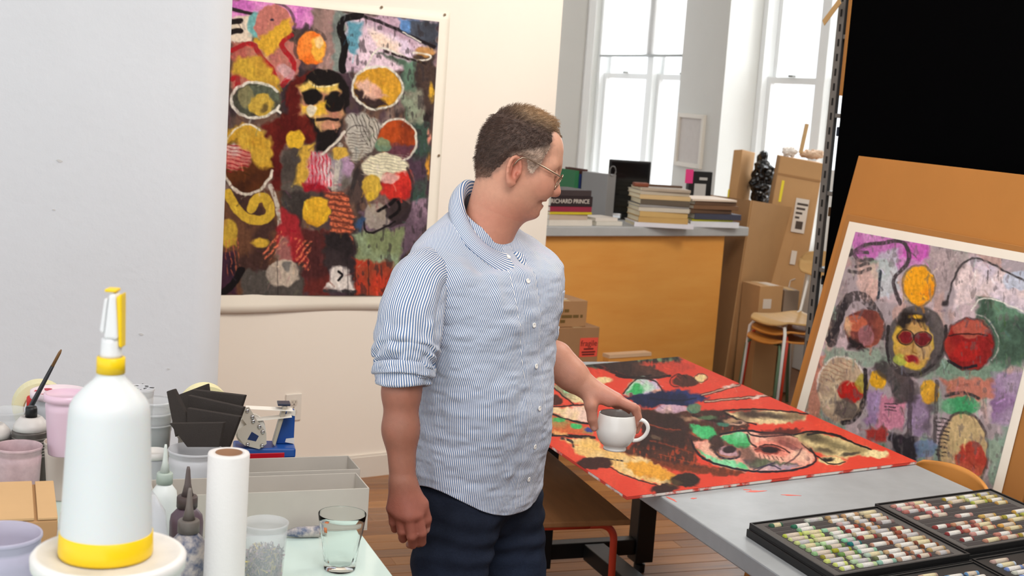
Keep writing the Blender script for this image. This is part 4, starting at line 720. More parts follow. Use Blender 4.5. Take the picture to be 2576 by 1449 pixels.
# tall carton leaning in the corner
t0, t1 = at_y(1964, 392, 9.05), at_y(2072, 412, 9.0); b0, b1 = at_z(1860, 968, 0), at_z(1977, 985, 0)
tc = thing('tall_carton', 'tall open cardboard carton leaning near the window with paper sticking out', 'carton', tuple(b0)); to_ = np.array(b0); dn_ = np.array([.02, .24, 0])
pts = [b0, b1, b1 + dn_, b0 + dn_, t0, t1, t1 + dn_, t0 + dn_]
MB().hexa([tuple(p - to_) for p in pts]).obj('carton_body', m_kraft, tc, bevel=.004)
fu = (t1 - t0); fdn = (b0 - t0); fl_ = np.cross(fdn, fu); fl_ /= np.linalg.norm(fl_); fl_ = fl_ if fl_[1] < 0 else -fl_
def on_tc(u, v, lift=.001): return t0 + fu * u + ((b0 - t0) * (1 - u) + (b1 - t1) * u) * v + fl_ * lift - to_
def tc_quad(name, u0, u1, v0, v1, m, lift=.0016):
    return MB().add([tuple(on_tc(u0, v0, lift)), tuple(on_tc(u1, v0, lift)), tuple(on_tc(u1, v1, lift)), tuple(on_tc(u0, v1, lift))], [(0, 1, 2, 3)]).obj(name, m, tc, solid=.0008)
m_lab = mat('shipping_label', (214, 202, 190), .6); m_ink = mat('print_ink', (70, 56, 46), .7)
tc_quad('shipping_label', .52, .82, .17, .32, m_lab); 
for k in range(4): tc_quad('printed_line', .56, .56 + .05 * (4 - k) + .05, .19 + k * .02, .20 + k * .02, m_ink, .0028)
tc_quad('barcode', .60, .76, .27, .305, m_ink, .0028); tc_quad('paper_scrap', .62, .74, .40, .46, m_lab); tc_quad('carton_flap_line', .0, 1.0, .075, .085, m_kraft_d); tc_quad('yellow_tag', .13, .19, .105, .20, mat('yellow_tag', (236, 214, 40), .6))
for pts in ([(.80, .52), (.70, .53), (.68, .58), (.70, .63), (.78, .64)],): MB().tube([tuple(on_tc(u, v, .002)) for u, v in pts], .004, 6).obj('chalk_mark', m_lab, tc)
# crumpled wrapping paper and stick on top
def crumple(name, label, c, r, m, seed, cat, amp=.35, sub=.012, group=None, base=None):
    s_ = SDF(); s_.ell((0, 0, 0), r, None, .01); V_, F_ = s_.mesh(sub, smooth=1); n_ = vnormals(V_, F_)
    d_ = fbm(V_ / max(r), 2.3, seed, 3); V_ = V_ + n_ * (np.abs(d_) * amp * min(r) * 1.4 - .2 * amp * min(r))[:, None]
    z0 = V_[:, 2].min(); V_[:, 2] -= z0; o = np_mesh(name, V_, F_, m, None, smooth=False); o.location = (c[0], c[1], c[2]); tag(o, label, cat, group); return o
tp = (t0 + t1) / 2 + dn_ * .5
crumple('wrapping_paper', 'crumpled brown wrapping paper on top of the tall carton', tp + np.array([.075, -.02, .004]), (.085, .07, .024), mat('wrapping_paper', (206, 176, 150), .8, var=.1, vscale=20), 5, 'paper', .6)
crumple('tissue_paper', 'crumpled white tissue paper on top of the tall carton', tp + np.array([-.085, -.03, .004]), (.045, .05, .030), mat('tissue_paper', (232, 224, 216), .8), 9, 'paper', .6)
sk0, sk1 = at_y(2014, 385, 9.1), at_y(2030, 312, 9.12)
o = thing('wood_stick', 'thin flat wooden stick standing up out of the tall carton', 'stick', tuple(sk0)); MB().tube([(0, 0, .0), tuple(sk1 - sk0)], .017, 4).obj('stick', mat('pale_wood', (200, 164, 116), .7, var=.15, vscale=14), o)
# slim carton, lower cartons
s0, s1 = at_z(1790, 930, 0), at_z(1840, 930, 0)
st_, sb_ = at_y(1849, 378, 9.45), None
o = thing('slim_carton', 'slim upright cardboard carton beside the black plastic bag', 'carton', tuple(at_z(1796, 940, 0))); oo = np.array(o.location)
tq = [at_y(1846, 377, 9.3), at_y(1868, 376, 9.25), at_y(1900, 384, 9.42), at_y(1878, 385, 9.47)]; bq = [np.array([p[0] - .06, p[1] - .04, 0]) for p in tq]
MB().hexa([tuple(p - oo) for p in bq] + [tuple(p - oo) for p in tq]).obj('carton_body', m_kraft, o, bevel=.003)
e_ = (tq[1] - tq[0]); MB().hexa([tuple(tq[0] + e_ * u + np.array([-.012 * q, -.008 * q, -z_]) - oo + np.array([0, dy, 0])) for dy in (-.004, -.002) for (u, z_, q) in ((-.02, .27, 1.2), (.16, .27, 1.2), (.16, .36, 1.5), (-.02, .36, 1.5))]).obj('yellow_tag', mat('yellow_tag', (236, 214, 40), .6), o)
hc_ = at_y(1890, 560, 9.22); carton('packing_carton', 'plain carton hidden behind the folded cardboard holding plastic bags', (hc_[0] - .0, hc_[1] - .0), .24, .24, 1.06, R(15), m_kraft_d)
pb = at_y(1900, 505, 9.28)
m_bag = mat('black_plastic', (14, 14, 16), .22, spec=.6)
crumple('plastic_bag', 'crumpled black plastic bag on the hidden carton by the window', np.array([pb[0] + .035, pb[1] + .04, 1.062]), (.06, .07, .20), m_bag, 15, 'bag', .75)
crumple('plastic_bag', 'clear crumpled plastic bag next to the black bag', np.array([pb[0] + .15, pb[1] + .12, 1.062]), (.045, .05, .14), mat('clear_plastic', (226, 232, 236), .15, alpha=.55, spec=.7), 22, 'bag', .8)
lc = at_z(1890, 985, 0); o = carton('low_carton', 'knee high narrow carton in front of the folded cardboard', at_y(1893, 930, 8.25) * np.array([1, 1, 0]), .17, .20, .70, R(24), m_kraft)
MB().box(.03, .09, -.001, -.0002, .56, .62).obj('shipping_label', m_lab, o); MB().box(.085, .15, .02, .16, .7001, .7012).obj('packing_label', m_lab, o)
o = carton('low_carton', 'small grey carton between the tall carton and the chairs', at_y(1968, 790, 8.45) * np.array([1, 1, 0]), .10, .16, .66, R(10), mat('grey_carton', (150, 132, 116), .85))
# white panel behind
wpn = thing('white_panel', 'white foam panel standing between tall carton and shelving', 'panel', tuple(at_y(2052, 800, 8.75) * np.array([1, 1, 0])), R(8)); MB().box(0, .10, 0, .02, 0, 1.42).obj('panel', mat('foam_panel', (226, 226, 224), .7), wpn)

# ================================================================ plywood chairs
m_chairply = mat('chair_plywood', (206, 168, 112), .45, var=.12, vscale=4, stretch=(1, 6, 1)); m_chairply2 = mat('chair_plywood_orange', (200, 134, 62), .45, var=.12, vscale=4, stretch=(1, 6, 1))
def chair(label, loc, rz, leg_m, ply, seat_z=.45, group='stacking plywood chairs', back=True):
    o = thing('plywood_chair', label, 'chair', loc, rz, group)
    def seat(u, v):
        w_ = (.19 + .02 * (v - .5)) * math.sin(math.acos(max(-1, min(1, 2 * v - 1)))) ** .28 if 0 < v < 1 else .12
        x = (2 * u - 1) * w_; return (x, -.19 + .38 * v, seat_z + .012 * (2 * u - 1) ** 2 - .02 * math.sin(v * math.pi) + (.02 if v > .85 else 0) * (v - .85) - .03 * max(0, .15 - v) / .15)
    MB().grid(seat, 22, 22).obj('seat', ply, o, smooth=True, solid=.012)
    if back:
        def bk(u, v):
            w_ = .19 * (1 - .25 * abs(2 * v - 1) ** 4); a_ = (2 * u - 1); return (a_ * w_, .205 - .03 * a_ * a_ + .04 * v, seat_z + .24 + .16 * v - .02 * a_ * a_ * (1 if v > .5 else -1))
        MB().grid(bk, 20, 12).obj('backrest', ply, o, smooth=True, solid=.010)
        for s in (-1, 1): MB().tube([(s * .13, .12, seat_z - .03), (s * .13, .19, seat_z + .02), (s * .13, .222, seat_z + .20), (s * .13, .235, seat_z + .34)], .009, 10).obj('back_post', leg_m, o, smooth=True)
    for sx in (-1, 1):
        MB().tube([(sx * .10, -.12, seat_z - .030), (sx * .14, -.14, seat_z - .036), (sx * .165, -.155, seat_z - .07), (sx * .18, -.18, .0)], .010, 10).obj('leg', leg_m, o, smooth=True)
        MB().tube([(sx * .10, .12, seat_z - .030), (sx * .14, .14, seat_z - .036), (sx * .165, .155, seat_z - .07), (sx * .18, .20, .0)], .010, 10).obj('leg', leg_m, o, smooth=True)
    MB().tube([(-.12, -.12, seat_z - .032), (.12, -.12, seat_z - .032)], .009, 8).obj('seat_rail', leg_m, o, smooth=True); MB().tube([(-.12, .12, seat_z - .032), (.12, .12, seat_z - .032)], .009, 8).obj('seat_rail', leg_m, o, smooth=True)
    return o
m_legw = mat('white_tube', (232, 232, 230), .35); m_legr = mat('red_tube', (192, 62, 40), .35); m_legg = mat('green_tube', (96, 122, 96), .4)
cp = at_z(1985, 800, .56); crz = R(-62)
chair('white-legged plywood chair on top of the stack by the shelving', (cp[0], cp[1], .0), crz, m_legw, m_chairply, .56)
chair('red-legged plywood chair stacked under the white-legged chair', (cp[0] + .01, cp[1] + .008, .0), crz + R(2), m_legr, m_chairply2, .505, back=False)
chair('green-legged plywood chair lowest in the stack', (cp[0] - .012, cp[1] - .004, .0), crz + R(-2), m_legg, m_chairply2, .45, back=False)
cb = at_z(2330, 1200, .76)
chair('orange plywood chair with its back toward the leaning painting', (cb[0] - .12 * E1[0], cb[1] - .12 * E1[1], 0), RZ + R(-90), m_legw, m_chairply2, .385)

# ================================================================ bench with red legs beside the table
bn = thing('low_bench', 'low plywood bench with red tubular legs tucked under the work table', 'bench', room(1.625, 4.0), RZ + R(-3))
m_bench = mat('bench_ply', (150, 104, 64), .55, var=.2, vscale=5, stretch=(6, 1, 1)); BZ = .52
MB().box(-.20, .195, -.45, .45, BZ - .018, BZ).obj('bench_top', m_bench, bn, bevel=.004)
for sx in (-.165, .165):
    for sy in (-.40, .40):
        MB().tube([(sx * .5, sy, BZ - .03), (sx * .70, sy, BZ - .03)] + [(sx * .70 + sx * .30 * math.sin(t), sy, BZ - .08 + .05 * math.cos(t)) for t in np.linspace(.2, 1.5, 8)] + [(sx * 1.06, sy * 1.01, 0.0)], .0115, 12).obj('leg', m_legr, bn, smooth=True)
for sy in (-.40, .40): MB().tube([(-.08, sy, BZ - .03), (.08, sy, BZ - .03)], .0115, 12).obj('leg_rail', m_legr, bn, smooth=True)

# ================================================================ books and things on the counter
def cpt(x, y): p = at_z(x, y, CZ); return p
def book(label, loc, rz, w, d, h, cov, page=(226, 216, 196), title=None, tcol=(220, 214, 206), group='books on the counter', spine_front=True, name='book', tsize=.02):
    o = thing(name, label, 'book', loc, rz, group)
    mc = mat('cover_%d_%d_%d' % cov, cov, .5, var=.05, vscale=9); mp_ = mat('pages_%d' % page[0], page, .8)
    t = min(.003, h * .12)
    MB().box(0, w, 0, d, 0, t).box(0, w, 0, d, h - t, h).box(0, w, 0, t, t, h - t).obj('cover', mc, o, bevel=.0008)
    MB().box(.004, w - .004, t + .0005, d - .004, t + .0003, h - t - .0003).obj('pages', mp_, o)
    if title: text_obj('spine_title', title, tsize, mat('title_%d' % tcol[0], tcol, .6), o, (w * .46, -.0006, h * .5), (R(90), 0, 0))
    return o
def stack(specs, origin, rz):
    z = CZ + .0004
    c_, s_ = math.cos(rz), math.sin(rz)
    for (label, w, d, h, cov, page, title, tcol, ox, oy, dr) in specs:
        loc = (origin[0] + c_ * ox - s_ * oy, origin[1] + s_ * ox + c_ * oy, z)
        book(label, loc, rz + R(dr), w, d, h, cov, page, title, tcol, tsize=.034 if title and len(title) > 10 else .02); z += h + .0004
W_ = (230, 224, 212)
p = cpt(1384, 569); stack([('white paperback at the bottom of the art book stack', .30, .24, .034, (222, 214, 204), W_, None, W_, 0, .012, 0), ('beige patterned book second from the bottom in the art stack', .27, .22, .030, (196, 176, 160), W_, None, W_, 0, .014, 1), ('thin book with yellow and teal spine in the art stack', .29, .23, .014, (206, 186, 40), W_, None, W_, 0, .012, -1), ('magenta art book under the black titled book', .29, .23, .030, (150, 40, 66), W_, None, W_, 0, .012, 0),
       ('thick black art book with white title lettering', .29, .24, .058, (40, 26, 30), W_, 'RICHARD PRINCE', (226, 216, 206), 0, .010, 0), ('dark book on top of the art book stack', .28, .23, .034, (62, 50, 52), (200, 196, 190), None, (170, 160, 150), .003, .012, 1)], p, CRZ)
p = cpt(1505, 569); stack([('lower white paperback lying alone on the counter', .19, .16, .024, (214, 208, 198), W_, None, W_, 0, .02, 0), ('upper white paperback lying alone on the counter', .17, .15, .020, (222, 214, 206), W_, None, W_, .0, .03, 4)], p, CRZ)
p = cpt(1606, 571); rzm = CRZ - R(22)
tans = [((226, 224, 232), .026, 'white and blue book under the tall stack'), ((196, 158, 96), .032, 'lowest tan cloth book of the tall stack'), ((204, 168, 106), .032, 'second tan cloth book of the tall stack'), ((206, 196, 180), .024, 'cream jacketed book above the tan books'), ((150, 146, 144), .014, 'thin grey book in the tall stack'), ((96, 84, 70), .032, 'dark olive book in the middle of the tall stack'), ((208, 178, 130), .026, 'pale tan book near the top of the tall stack'), ((190, 178, 160), .022, 'weathered cream book second from the top'), ((176, 160, 142), .016, 'faded buff book on top of the tall stack')]
stack([(lb, .31 - .006 * (k % 3) - (.0 if k else -.05), .24, h, c, (232, 220, 190), None, W_, .004 * (k % 3) - (.02 if k == 0 else 0), .02 + .004 * (k % 2), (k * 37 % 5) - 2) for k, (c, h, lb) in enumerate(tans)], p, rzm)
ztop = CZ + sum(h for _, h, _ in tans) + .0004 * 9
o = thing('wood_tool', 'reddish wooden brush lying on top of the tall book stack', 'brush', (p[0] - math.sin(rzm) * .10, p[1] + math.cos(rzm) * .10, ztop + .0005), rzm)
MB().box(-.02, .07, -.02, .03, 0, .024).obj('brush_head', mat('red_wood', (122, 60, 36), .5), o, bevel=.006); MB().box(.0705, .28, -.008, .012, .004, .018).obj('handle', mat('dark_wood', (90, 66, 50), .5), o, bevel=.004)
p = cpt(1748, 572); brs = [((226, 228, 236), .034, .34, 'white catalogue at the bottom of the right stack'), ((180, 176, 30), .012, .30, 'thin lime green book in the right stack'), ((64, 66, 84), .034, .33, 'dark blue portfolio in the right stack'), ((96, 70, 52), .026, .30, 'dark brown folder low in the right stack'), ((120, 86, 60), .024, .32, 'brown folder in the middle of the right stack'), ((104, 76, 56), .024, .31, 'worn brown folder near the top of the right stack'), ((222, 204, 186), .012, .32, 'loose cream papers on top of the right stack')]
stack([(lb, w, .26, h, c, (200, 180, 150), None, W_, -.02 + .012 * (k % 3), .02 + .006 * (k % 2), (k * 53 % 7) - 3) for k, (c, h, w, lb) in enumerate(brs)], p, CRZ - R(8))
# monitor, magazine file, binder, standing books behind
def back_pt(x, y, back): q = cpt(x, y); return q + cn * back
p = back_pt(1668, 568, .36)
o = thing('monitor', 'black computer monitor standing behind the books on the counter', 'monitor', (p[0], p[1], CZ + .0003), CRZ - R(28)); mbk = mat('monitor_black', (18, 18, 20), .3)
MB().box(-.13, .13, -.012, .012, .03, .36).obj('screen', mbk, o, bevel=.006); MB().box(-.03, .03, -.008, .03, .002, .08).obj('stand', mbk, o); MB().box(-.08, .08, -.06, .08, 0, .006).obj('foot', mbk, o, bevel=.002); MB().box(-.115, .115, -.0135, -.0122, .045, .345).obj('display_glass', mat('display', (12, 12, 14), .12), o)
p = back_pt(1584, 568, .32)
o = thing('magazine_file', 'grey metal magazine file with finger ring on the counter', 'file', (p[0], p[1], CZ + .0003), CRZ + R(8)); mg_ = mat('file_grey', (128, 126, 126), .5)
MB().box(-.035, .035, -.10, .12, 0, .28).obj('file_body', mg_, o, bevel=.003); MB().tube([(.026 * math.cos(t), -.102, .30 + .03 * math.sin(t)) for t in np.linspace(0, 2 * math.pi, 17)], .003, 6).obj('ring_pull', m_slate, o, smooth=True)
p = back_pt(1868, 566, .40)
o = thing('ring_binder', 'black ring binder with white label and pink note leaning behind the books', 'binder', (p[0], p[1], CZ + .0003), CRZ - R(20)); MB().box(-.10, .06, 0, .05, 0, .30).obj('binder_cover', mbk, o, bevel=.004); MB().box(-.06, .02, -.0012, -.0002, .10, .22).obj('label_sheet', mat('label_sheet', (190, 186, 182), .7), o); MB().box(-.128, -.075, -.003, -.0013, .22, .31).obj('pink_note', mat('pink_note', (226, 60, 130), .7), o); MB().box(-.03, .025, -.0022, -.0013, .245, .262).obj('title_strip', mat('label_sheet', (190, 186, 182), .7), o)
p = back_pt(1545, 566, .42); zz_ = CZ + .0003
for k, (c, w, h, lb) in enumerate((((46, 110, 70), .030, .28, 'green and blue book standing upright behind the art books'), ((40, 56, 110), .022, .26, 'dark blue book standing upright behind the art books'), ((80, 40, 34), .026, .29, 'maroon book standing upright behind the art books'))):
    q = p + cd * (.034 * k); o = thing('book', lb, 'book', (q[0], q[1], zz_), CRZ, 'upright books on the counter'); MB().box(0, w, 0, .002, 0, h).box(0, .002, .002, .2, 0, h).box(w - .002, w, .002, .2, 0, h).obj('cover', mat('cover_%d_%d_%d' % c, c, .5), o); MB().box(.0025, w - .0025, .003, .197, .002, h - .004).obj('pages', mat('pages_226', (226, 216, 196), .8), o)
# ================================================================ cartons on the floor by the counter
q = at_z(1452, 905, .30); cb0 = at_y(1425, 838, 6.85)
o = carton('shipping_carton', 'lower cardboard carton with red fragile label near the counter', (cb0[0] - .06, cb0[1] - .06), .27, .30, .60, R(30), mat('carton_brown', (158, 118, 82), .85, var=.06, vscale=6), group='cartons by the counter')
lb_ = MB().box(.155, .265, -.0012, -.0002, .445, .545).obj('fragile_label', mat('red_label', (232, 84, 66), .6), o)
mi = mat('label_ink', (90, 24, 22), .7); text_obj('label_text', 'fragile', .042, mi, lb_, (.210, -.0016, .515), (R(90), 0, 0)); [MB().box(.210 - w_, .210 + w_, -.0018, -.0013, z_ - .004, z_ + .004).obj('printed_line', mi, lb_) for w_, z_ in ((.030, .486), (.042, .470), (.038, .457))]
o2 = carton('shipping_carton', 'upper cardboard carton with white sheet on its lid near the counter', (cb0[0] - .125, cb0[1] - .075), .26, .26, .135, R(30), mat('carton_brown_2', (170, 128, 88), .85, var=.06, vscale=6), z=.6008, group='cartons by the counter')
MB().box(.03, .17, .05, .19, .1358, .1368).obj('white_sheet', mat('label_sheet', (190, 186, 182), .7), o2); 
for (x0_, x1_, z_) in ((.08, .115, .085), (.122, .15, .085), (.07, .10, .055), (.106, .17, .055), (.176, .21, .055), (.22, .235, .055), (.10, .13, .03)): MB().box(x0_, x1_, -.0010, -.0003, z_ - .008, z_ + .008).obj('stencil_mark', mat('stencil_ink', (110, 84, 40), .8), o2)
pl0 = at_y(1533, 893, 7.3); o = thing('wood_plank', 'pale plank lying on a low block in front of the counter', 'plank', (pl0[0], pl0[1], 0), CRZ); MB().box(0, .30, .0, .06, pl0[2] - .02, pl0[2]).obj('plank', mat('pale_plank', (222, 186, 150), .6), o); MB().box(0, .30, .005, .055, 0, pl0[2] - .0205).obj('block', m_ply, o)
# ================================================================ pots, bottles and tools on the left table
def plastic(name, col, alpha, rough=.25, **k): return mat(name, col, rough, alpha=alpha, spec=.5, **k)
m_clear = plastic('deli_clear', (226, 228, 230), .30); m_milk = plastic('deli_milky', (222, 222, 226), .55); m_lav = plastic('deli_lavender', (196, 192, 212), .7, var=.04, vscale=6); m_pink = plastic('deli_pink', (228, 198, 214), .85)
m_white_pl = mat('white_plastic', (222, 222, 222), .35); m_yellow = mat('yellow_plastic', (240, 200, 10), .35)
def tub(label, px, py, zr, rpx, hgt, m, taper=.82, z0=None, contents=None, lid=None, name='deli_tub', group='plastic pots on the left table', ribs=2, splat=None):
    """pot whose rim centre is seen at (px, py) at height zr"""
    c = at_z(px, py, zr); r = rpx / F_PX * float((c - CO) @ _F); zb = zr - hgt
    o = thing(name, label, 'pot', (c[0], c[1], zb), 0, group)
    pr = [(r * taper * .98, 0), (r * taper, .002)]
    for q in range(1, 9): pr.append((r * (taper + (1 - taper) * q / 8 * .94), hgt * .86 * q / 8))
    if ribs: pr += [(r * .97, hgt * .865), (r * .97, hgt * .90), (r * .985, hgt * .905), (r * .985, hgt * .95)]
    pr += [(r * 1.0, hgt * .955), (r * 1.03, hgt * .965), (r * 1.03, hgt * .99), (r * 1.0, hgt), (r * .965, hgt * .985), (r * .93, hgt * .86), (r * taper * .93, .004), (0, .004)]
    MB().lathe(pr, 40).obj('pot_wall', m, o, smooth=True)
    if contents:
        col, lv = contents; rr = r * (taper + (1 - taper) * lv) * .93
        MB().lathe([(0, .005), (r * taper * .90, .005), (rr, hgt * lv - .002), (rr, hgt * lv), (0, hgt * lv)], 32).obj('paint', mat('pot_paint_%d_%d_%d' % col, col, .3, var=.25, vscale=25), o, smooth=False)
    if lid: MB().lathe([(0, hgt - .004), (r * .95, hgt - .004), (r * .97, hgt + .001), (r * 1.05, hgt + .002), (r * 1.06, hgt - .008), (r * 1.075, hgt - .008), (r * 1.07, hgt + .005), (r * .96, hgt + .006), (r * .93, hgt + .001), (0, hgt + .001)], 40).obj('lid', lid, o, smooth=True)
    if splat:
        sp = MB(); rg = random.Random(px)
        for k in range(14):
            a_ = rg.uniform(0, 6.28); d_ = r * rg.uniform(.2, .95); s_ = r * rg.uniform(.03, .12); sp.m = Matrix.Translation((d_ * math.cos(a_), d_ * math.sin(a_), hgt + .0015)); sp.prism([(s_ * math.cos(t) * 1.4, s_ * math.sin(t)) for t in np.linspace(0, 6.28, 8, endpoint=False)], 0, .0004)
        sp.m = Matrix.Identity(4); so_ = sp.obj('paint_splatter', mat('splat_%d' % splat[0], splat, .5), o); so_['kind'] = 'stuff'
    return o
G0 = GZ + .0005
# spray bottle on its pail
lc_ = at_y(275, 1388, 1.50); LZ = float(lc_[2])
pl = thing('paint_pail', 'white lidded pail under the spray bottle', 'pail', (lc_[0], lc_[1], G0)); ph = LZ - G0
MB().lathe([(.070, 0), (.072, .004), (.082, ph - .02), (.0825, ph - .012), (.078, ph - .010), (.0, ph - .010)], 48).obj('pail_body', mat('pail_white', (228, 226, 232), .4, var=.05, vscale=14), pl, smooth=True)
MB().lathe([(.0, ph - .009), (.079, ph - .009), (.0835, ph - .016), (.0865, ph - .016), (.0875, ph - .004), (.0845, ph + .0), (.079, ph), (.077, ph - .003), (0, ph - .003)], 48).obj('lid', mat('pail_lid', (232, 228, 224), .45, var=.1, vscale=18), pl, smooth=True)
bp0 = at_y(266, 1393, 1.50); sp = thing('spray_bottle', 'white spray bottle with yellow bands standing on the pail lid', 'spray bottle', (bp0[0], bp0[1], LZ - .0025)); SB = .3195
m_sb = mat('translucent_bottle', (216, 219, 219), .4, sss=.25)
H_ = SB
MB().lathe([(.0, .0), (.049, .0), (.0525, .004), (.0525, .008), (.0512, .03), (.0490, .08), (.0468, .128), (.0450, .162), (.0438, .170), (.040, .177), (.030, .188), (.019, .198), (.0155, .203), (.0150, .207), (0, .207)], 56).obj('bottle', m_sb, sp, smooth=True)
MB().lathe([(.0526, .001), (.0532, .004), (.0524, .0265), (.0515, .027), (.0512, .0269)], 56).obj('base_band', m_yellow, sp, smooth=True)
MB().lathe([(.0150, .2060), (.0160, .2060), (.0158, .2230), (.0150, .2235), (0, .2235)], 32).obj('collar_ring', m_yellow, sp, smooth=True)
nk = MB().lathe([(.0128, .2238), (.0122, .227), (.0114, .240), (.0108, .245), (0, .245)], 28).obj('neck_cap', m_white_pl, sp, smooth=True)
hdz = MB(); hdz.add([(-.006, -.012, .2445), (.010, -.012, .2445), (.010, .012, .2445), (-.006, .012, .2445), (-.002, -.010, .2934), (.006, -.010, .2953), (.006, .010, .2953), (-.002, .010, .2934)], [(0, 3, 2, 1), (4, 5, 6, 7), (0, 1, 5, 4), (1, 2, 6, 5), (2, 3, 7, 6), (3, 0, 4, 7)])
hdz.obj('spray_head', m_white_pl, sp, bevel=.003)
MB().hexa([(-.012, -.008, .2520), (-.0065, -.008, .2492), (-.0065, .008, .2492), (-.012, .008, .2520), (-.0075, -.008, .2877), (-.003, -.008, .2896), (-.003, .008, .2896), (-.0075, .008, .2877)]).obj('trigger', m_white_pl, sp, bevel=.002)
MB().hexa([(.0102, -.009, .2370), (.0140, -.009, .2351), (.0140, .009, .2351), (.0102, .009, .2370), (.0064, -.0095, .2906), (.0125, -.0095, .2953), (.0125, .0095, .2953), (.0064, .0095, .2906)]).obj('back_shell', m_yellow, sp, bevel=.002)
MB().box(-.007, .0065, -.0095, .0095, .2957, .2990).obj('top_cap', m_yellow, sp, bevel=.0015)
sp.scale = (1, 1, 1.04)
# pots
tub('lavender tinted plastic tub at the table corner beside the pail', 2, 1340, 1.09, 98, .169, m_lav)
tub('plastic tub with red and violet paint residue beside the spray cans', 46, 1120, 1.06, 57, .1395, plastic('deli_stained', (206, 178, 182), .8, var=.3, vscale=22), contents=((170, 90, 96), .5))
lw = tub('cream pot under the pink pot', 163, 1108, 1.035, 49, .1145, plastic('deli_cream', (226, 208, 196), .9))
tub('pink plastic pot stacked on the cream pot', 168, 996, 1.147, 52, .1115, m_pink, contents=((222, 160, 190), .8), lid=plastic('pink_lid', (230, 196, 214), .95))
tub('wide white tub with pink splattered lid behind the pink pot', 148, 988, 1.085, 64, .1645, m_milk, lid=mat('pale_pink_lid', (232, 214, 220), .5), splat=(190, 50, 70))
tub('white tub with black paint on its rim behind the spray bottle', 348, 974, 1.09, 39, .1695, m_milk, contents=((226, 222, 214), .9), splat=(30, 28, 30))
for k, (zt, lb) in enumerate(((1.06, 'clear deli cup nested on top of the deli cup stack'), (1.035, 'clear deli cup in the middle of the deli cup stack'), (1.01, 'clear deli cup at the bottom of the deli cup stack'))):
    c = at_z(388, 1006, 1.06); r = 46 / F_PX * float((c - CO) @ _F); hh = .139 if k == 0 else .1
    o = thing('deli_cup', lb, 'cup', (c[0], c[1], zt - (.105 if k < 2 else zt - G0)), 0, 'nested deli cups'); h_ = zt - o.location[2]; t_ = r * (1 + .01 * k)
    MB().lathe([(t_ * .84, .0), (t_ * .93, h_ * .8), (t_ * .96, h_ * .82), (t_ * .97, h_ * .95), (t_ * 1.03, h_ * .96), (t_ * 1.03, h_), (t_ * .98, h_)], 40, top=False).obj('cup_wall', m_clear, o, smooth=True, solid=.0008)
tub('shallow white tub beside the glue bottle', 388, 1140, .985, 34, .0645, m_milk, lid=mat('white_lid', (230, 226, 222), .5))
# spray cans
m_can = mat('can_metal', (120, 116, 112), .35, metal=.7); m_candome = mat('can_dome', (206, 200, 196), .4)
def spray_can(label, px, py, cap):
    c = at_y(px, py, 2.62); zt = float(c[2]); r = .036; h = zt - G0
    o = thing('spray_can', label, 'spray can', (c[0], c[1], G0), 0, 'spray paint cans'); hb = h - .055
    MB().lathe([(r * .95, 0), (r * 1.02, .002), (r * 1.02, .006), (r, .009), (r, hb), (r * 1.02, hb + .002), (r * 1.02, hb + .005), (r * .97, hb + .008)], 40).obj('can_body', mat('can_print', (96, 90, 86), .4, metal=.4, var=.3, vscale=10), o, smooth=True)
    MB().lathe([(r * .97, hb + .0085), (r * .9, hb + .020), (r * .62, hb + .032), (r * .5, hb + .035), (r * .46, hb + .033), (0, hb + .033)], 40).obj('can_dome', m_candome, o, smooth=True)
    MB().lathe([(.0115, hb + .0335), (.0115, hb + .050), (.010, hb + .0545), (0, hb + .0548)], 24).obj('nozzle', cap, o, smooth=True)
    for q in range(7): MB().lathe([(r * 1.004, hb - .008 - q * .006), (r * 1.012, hb - .0065 - q * .006), (r * 1.004, hb - .005 - q * .006)], 32).obj('stripe_ring', m_can, o, smooth=True)
spray_can('grey spray paint can with black nozzle and pale shoulder', 79, 1022, mat('cap_black', (18, 18, 20), .4))
spray_can('grey spray paint can partly cut by the photo edge with white nozzle', -16, 1040, m_white_pl)
# brush in a clear cup
cupc = tub('clear cup holding the paintbrush next to spray cans', 22, 1030, 1.06, 46, .1395, m_clear, name='brush_cup')
b0, b1 = at_y(58, 1060, 2.70), at_y(154, 880, 2.66); o = thing('paintbrush', 'long dark paintbrush with worn wooden tip leaning in the clear cup', 'brush', tuple(b0)); v_ = b1 - b0
MB().tube([tuple(-v_ * .35), (0, 0, 0), tuple(v_ * .25), tuple(v_ * .78)], [.0028, .0050, .0052, .0036], 12).obj('handle', mat('brush_dark', (40, 40, 44), .35), o, smooth=True); MB().tube([tuple(v_ * .781), tuple(v_ * .96), tuple(v_ * 1.0)], [.0034, .0030, .0015], 10).obj('wood_tip', mat('brush_tip', (120, 84, 46), .5), o, smooth=True); MB().tube([tuple(-v_ * .42), tuple(-v_ * .351)], [.004, .0035], 10).obj('bristles', mat('bristle', (60, 50, 44), .8), o)
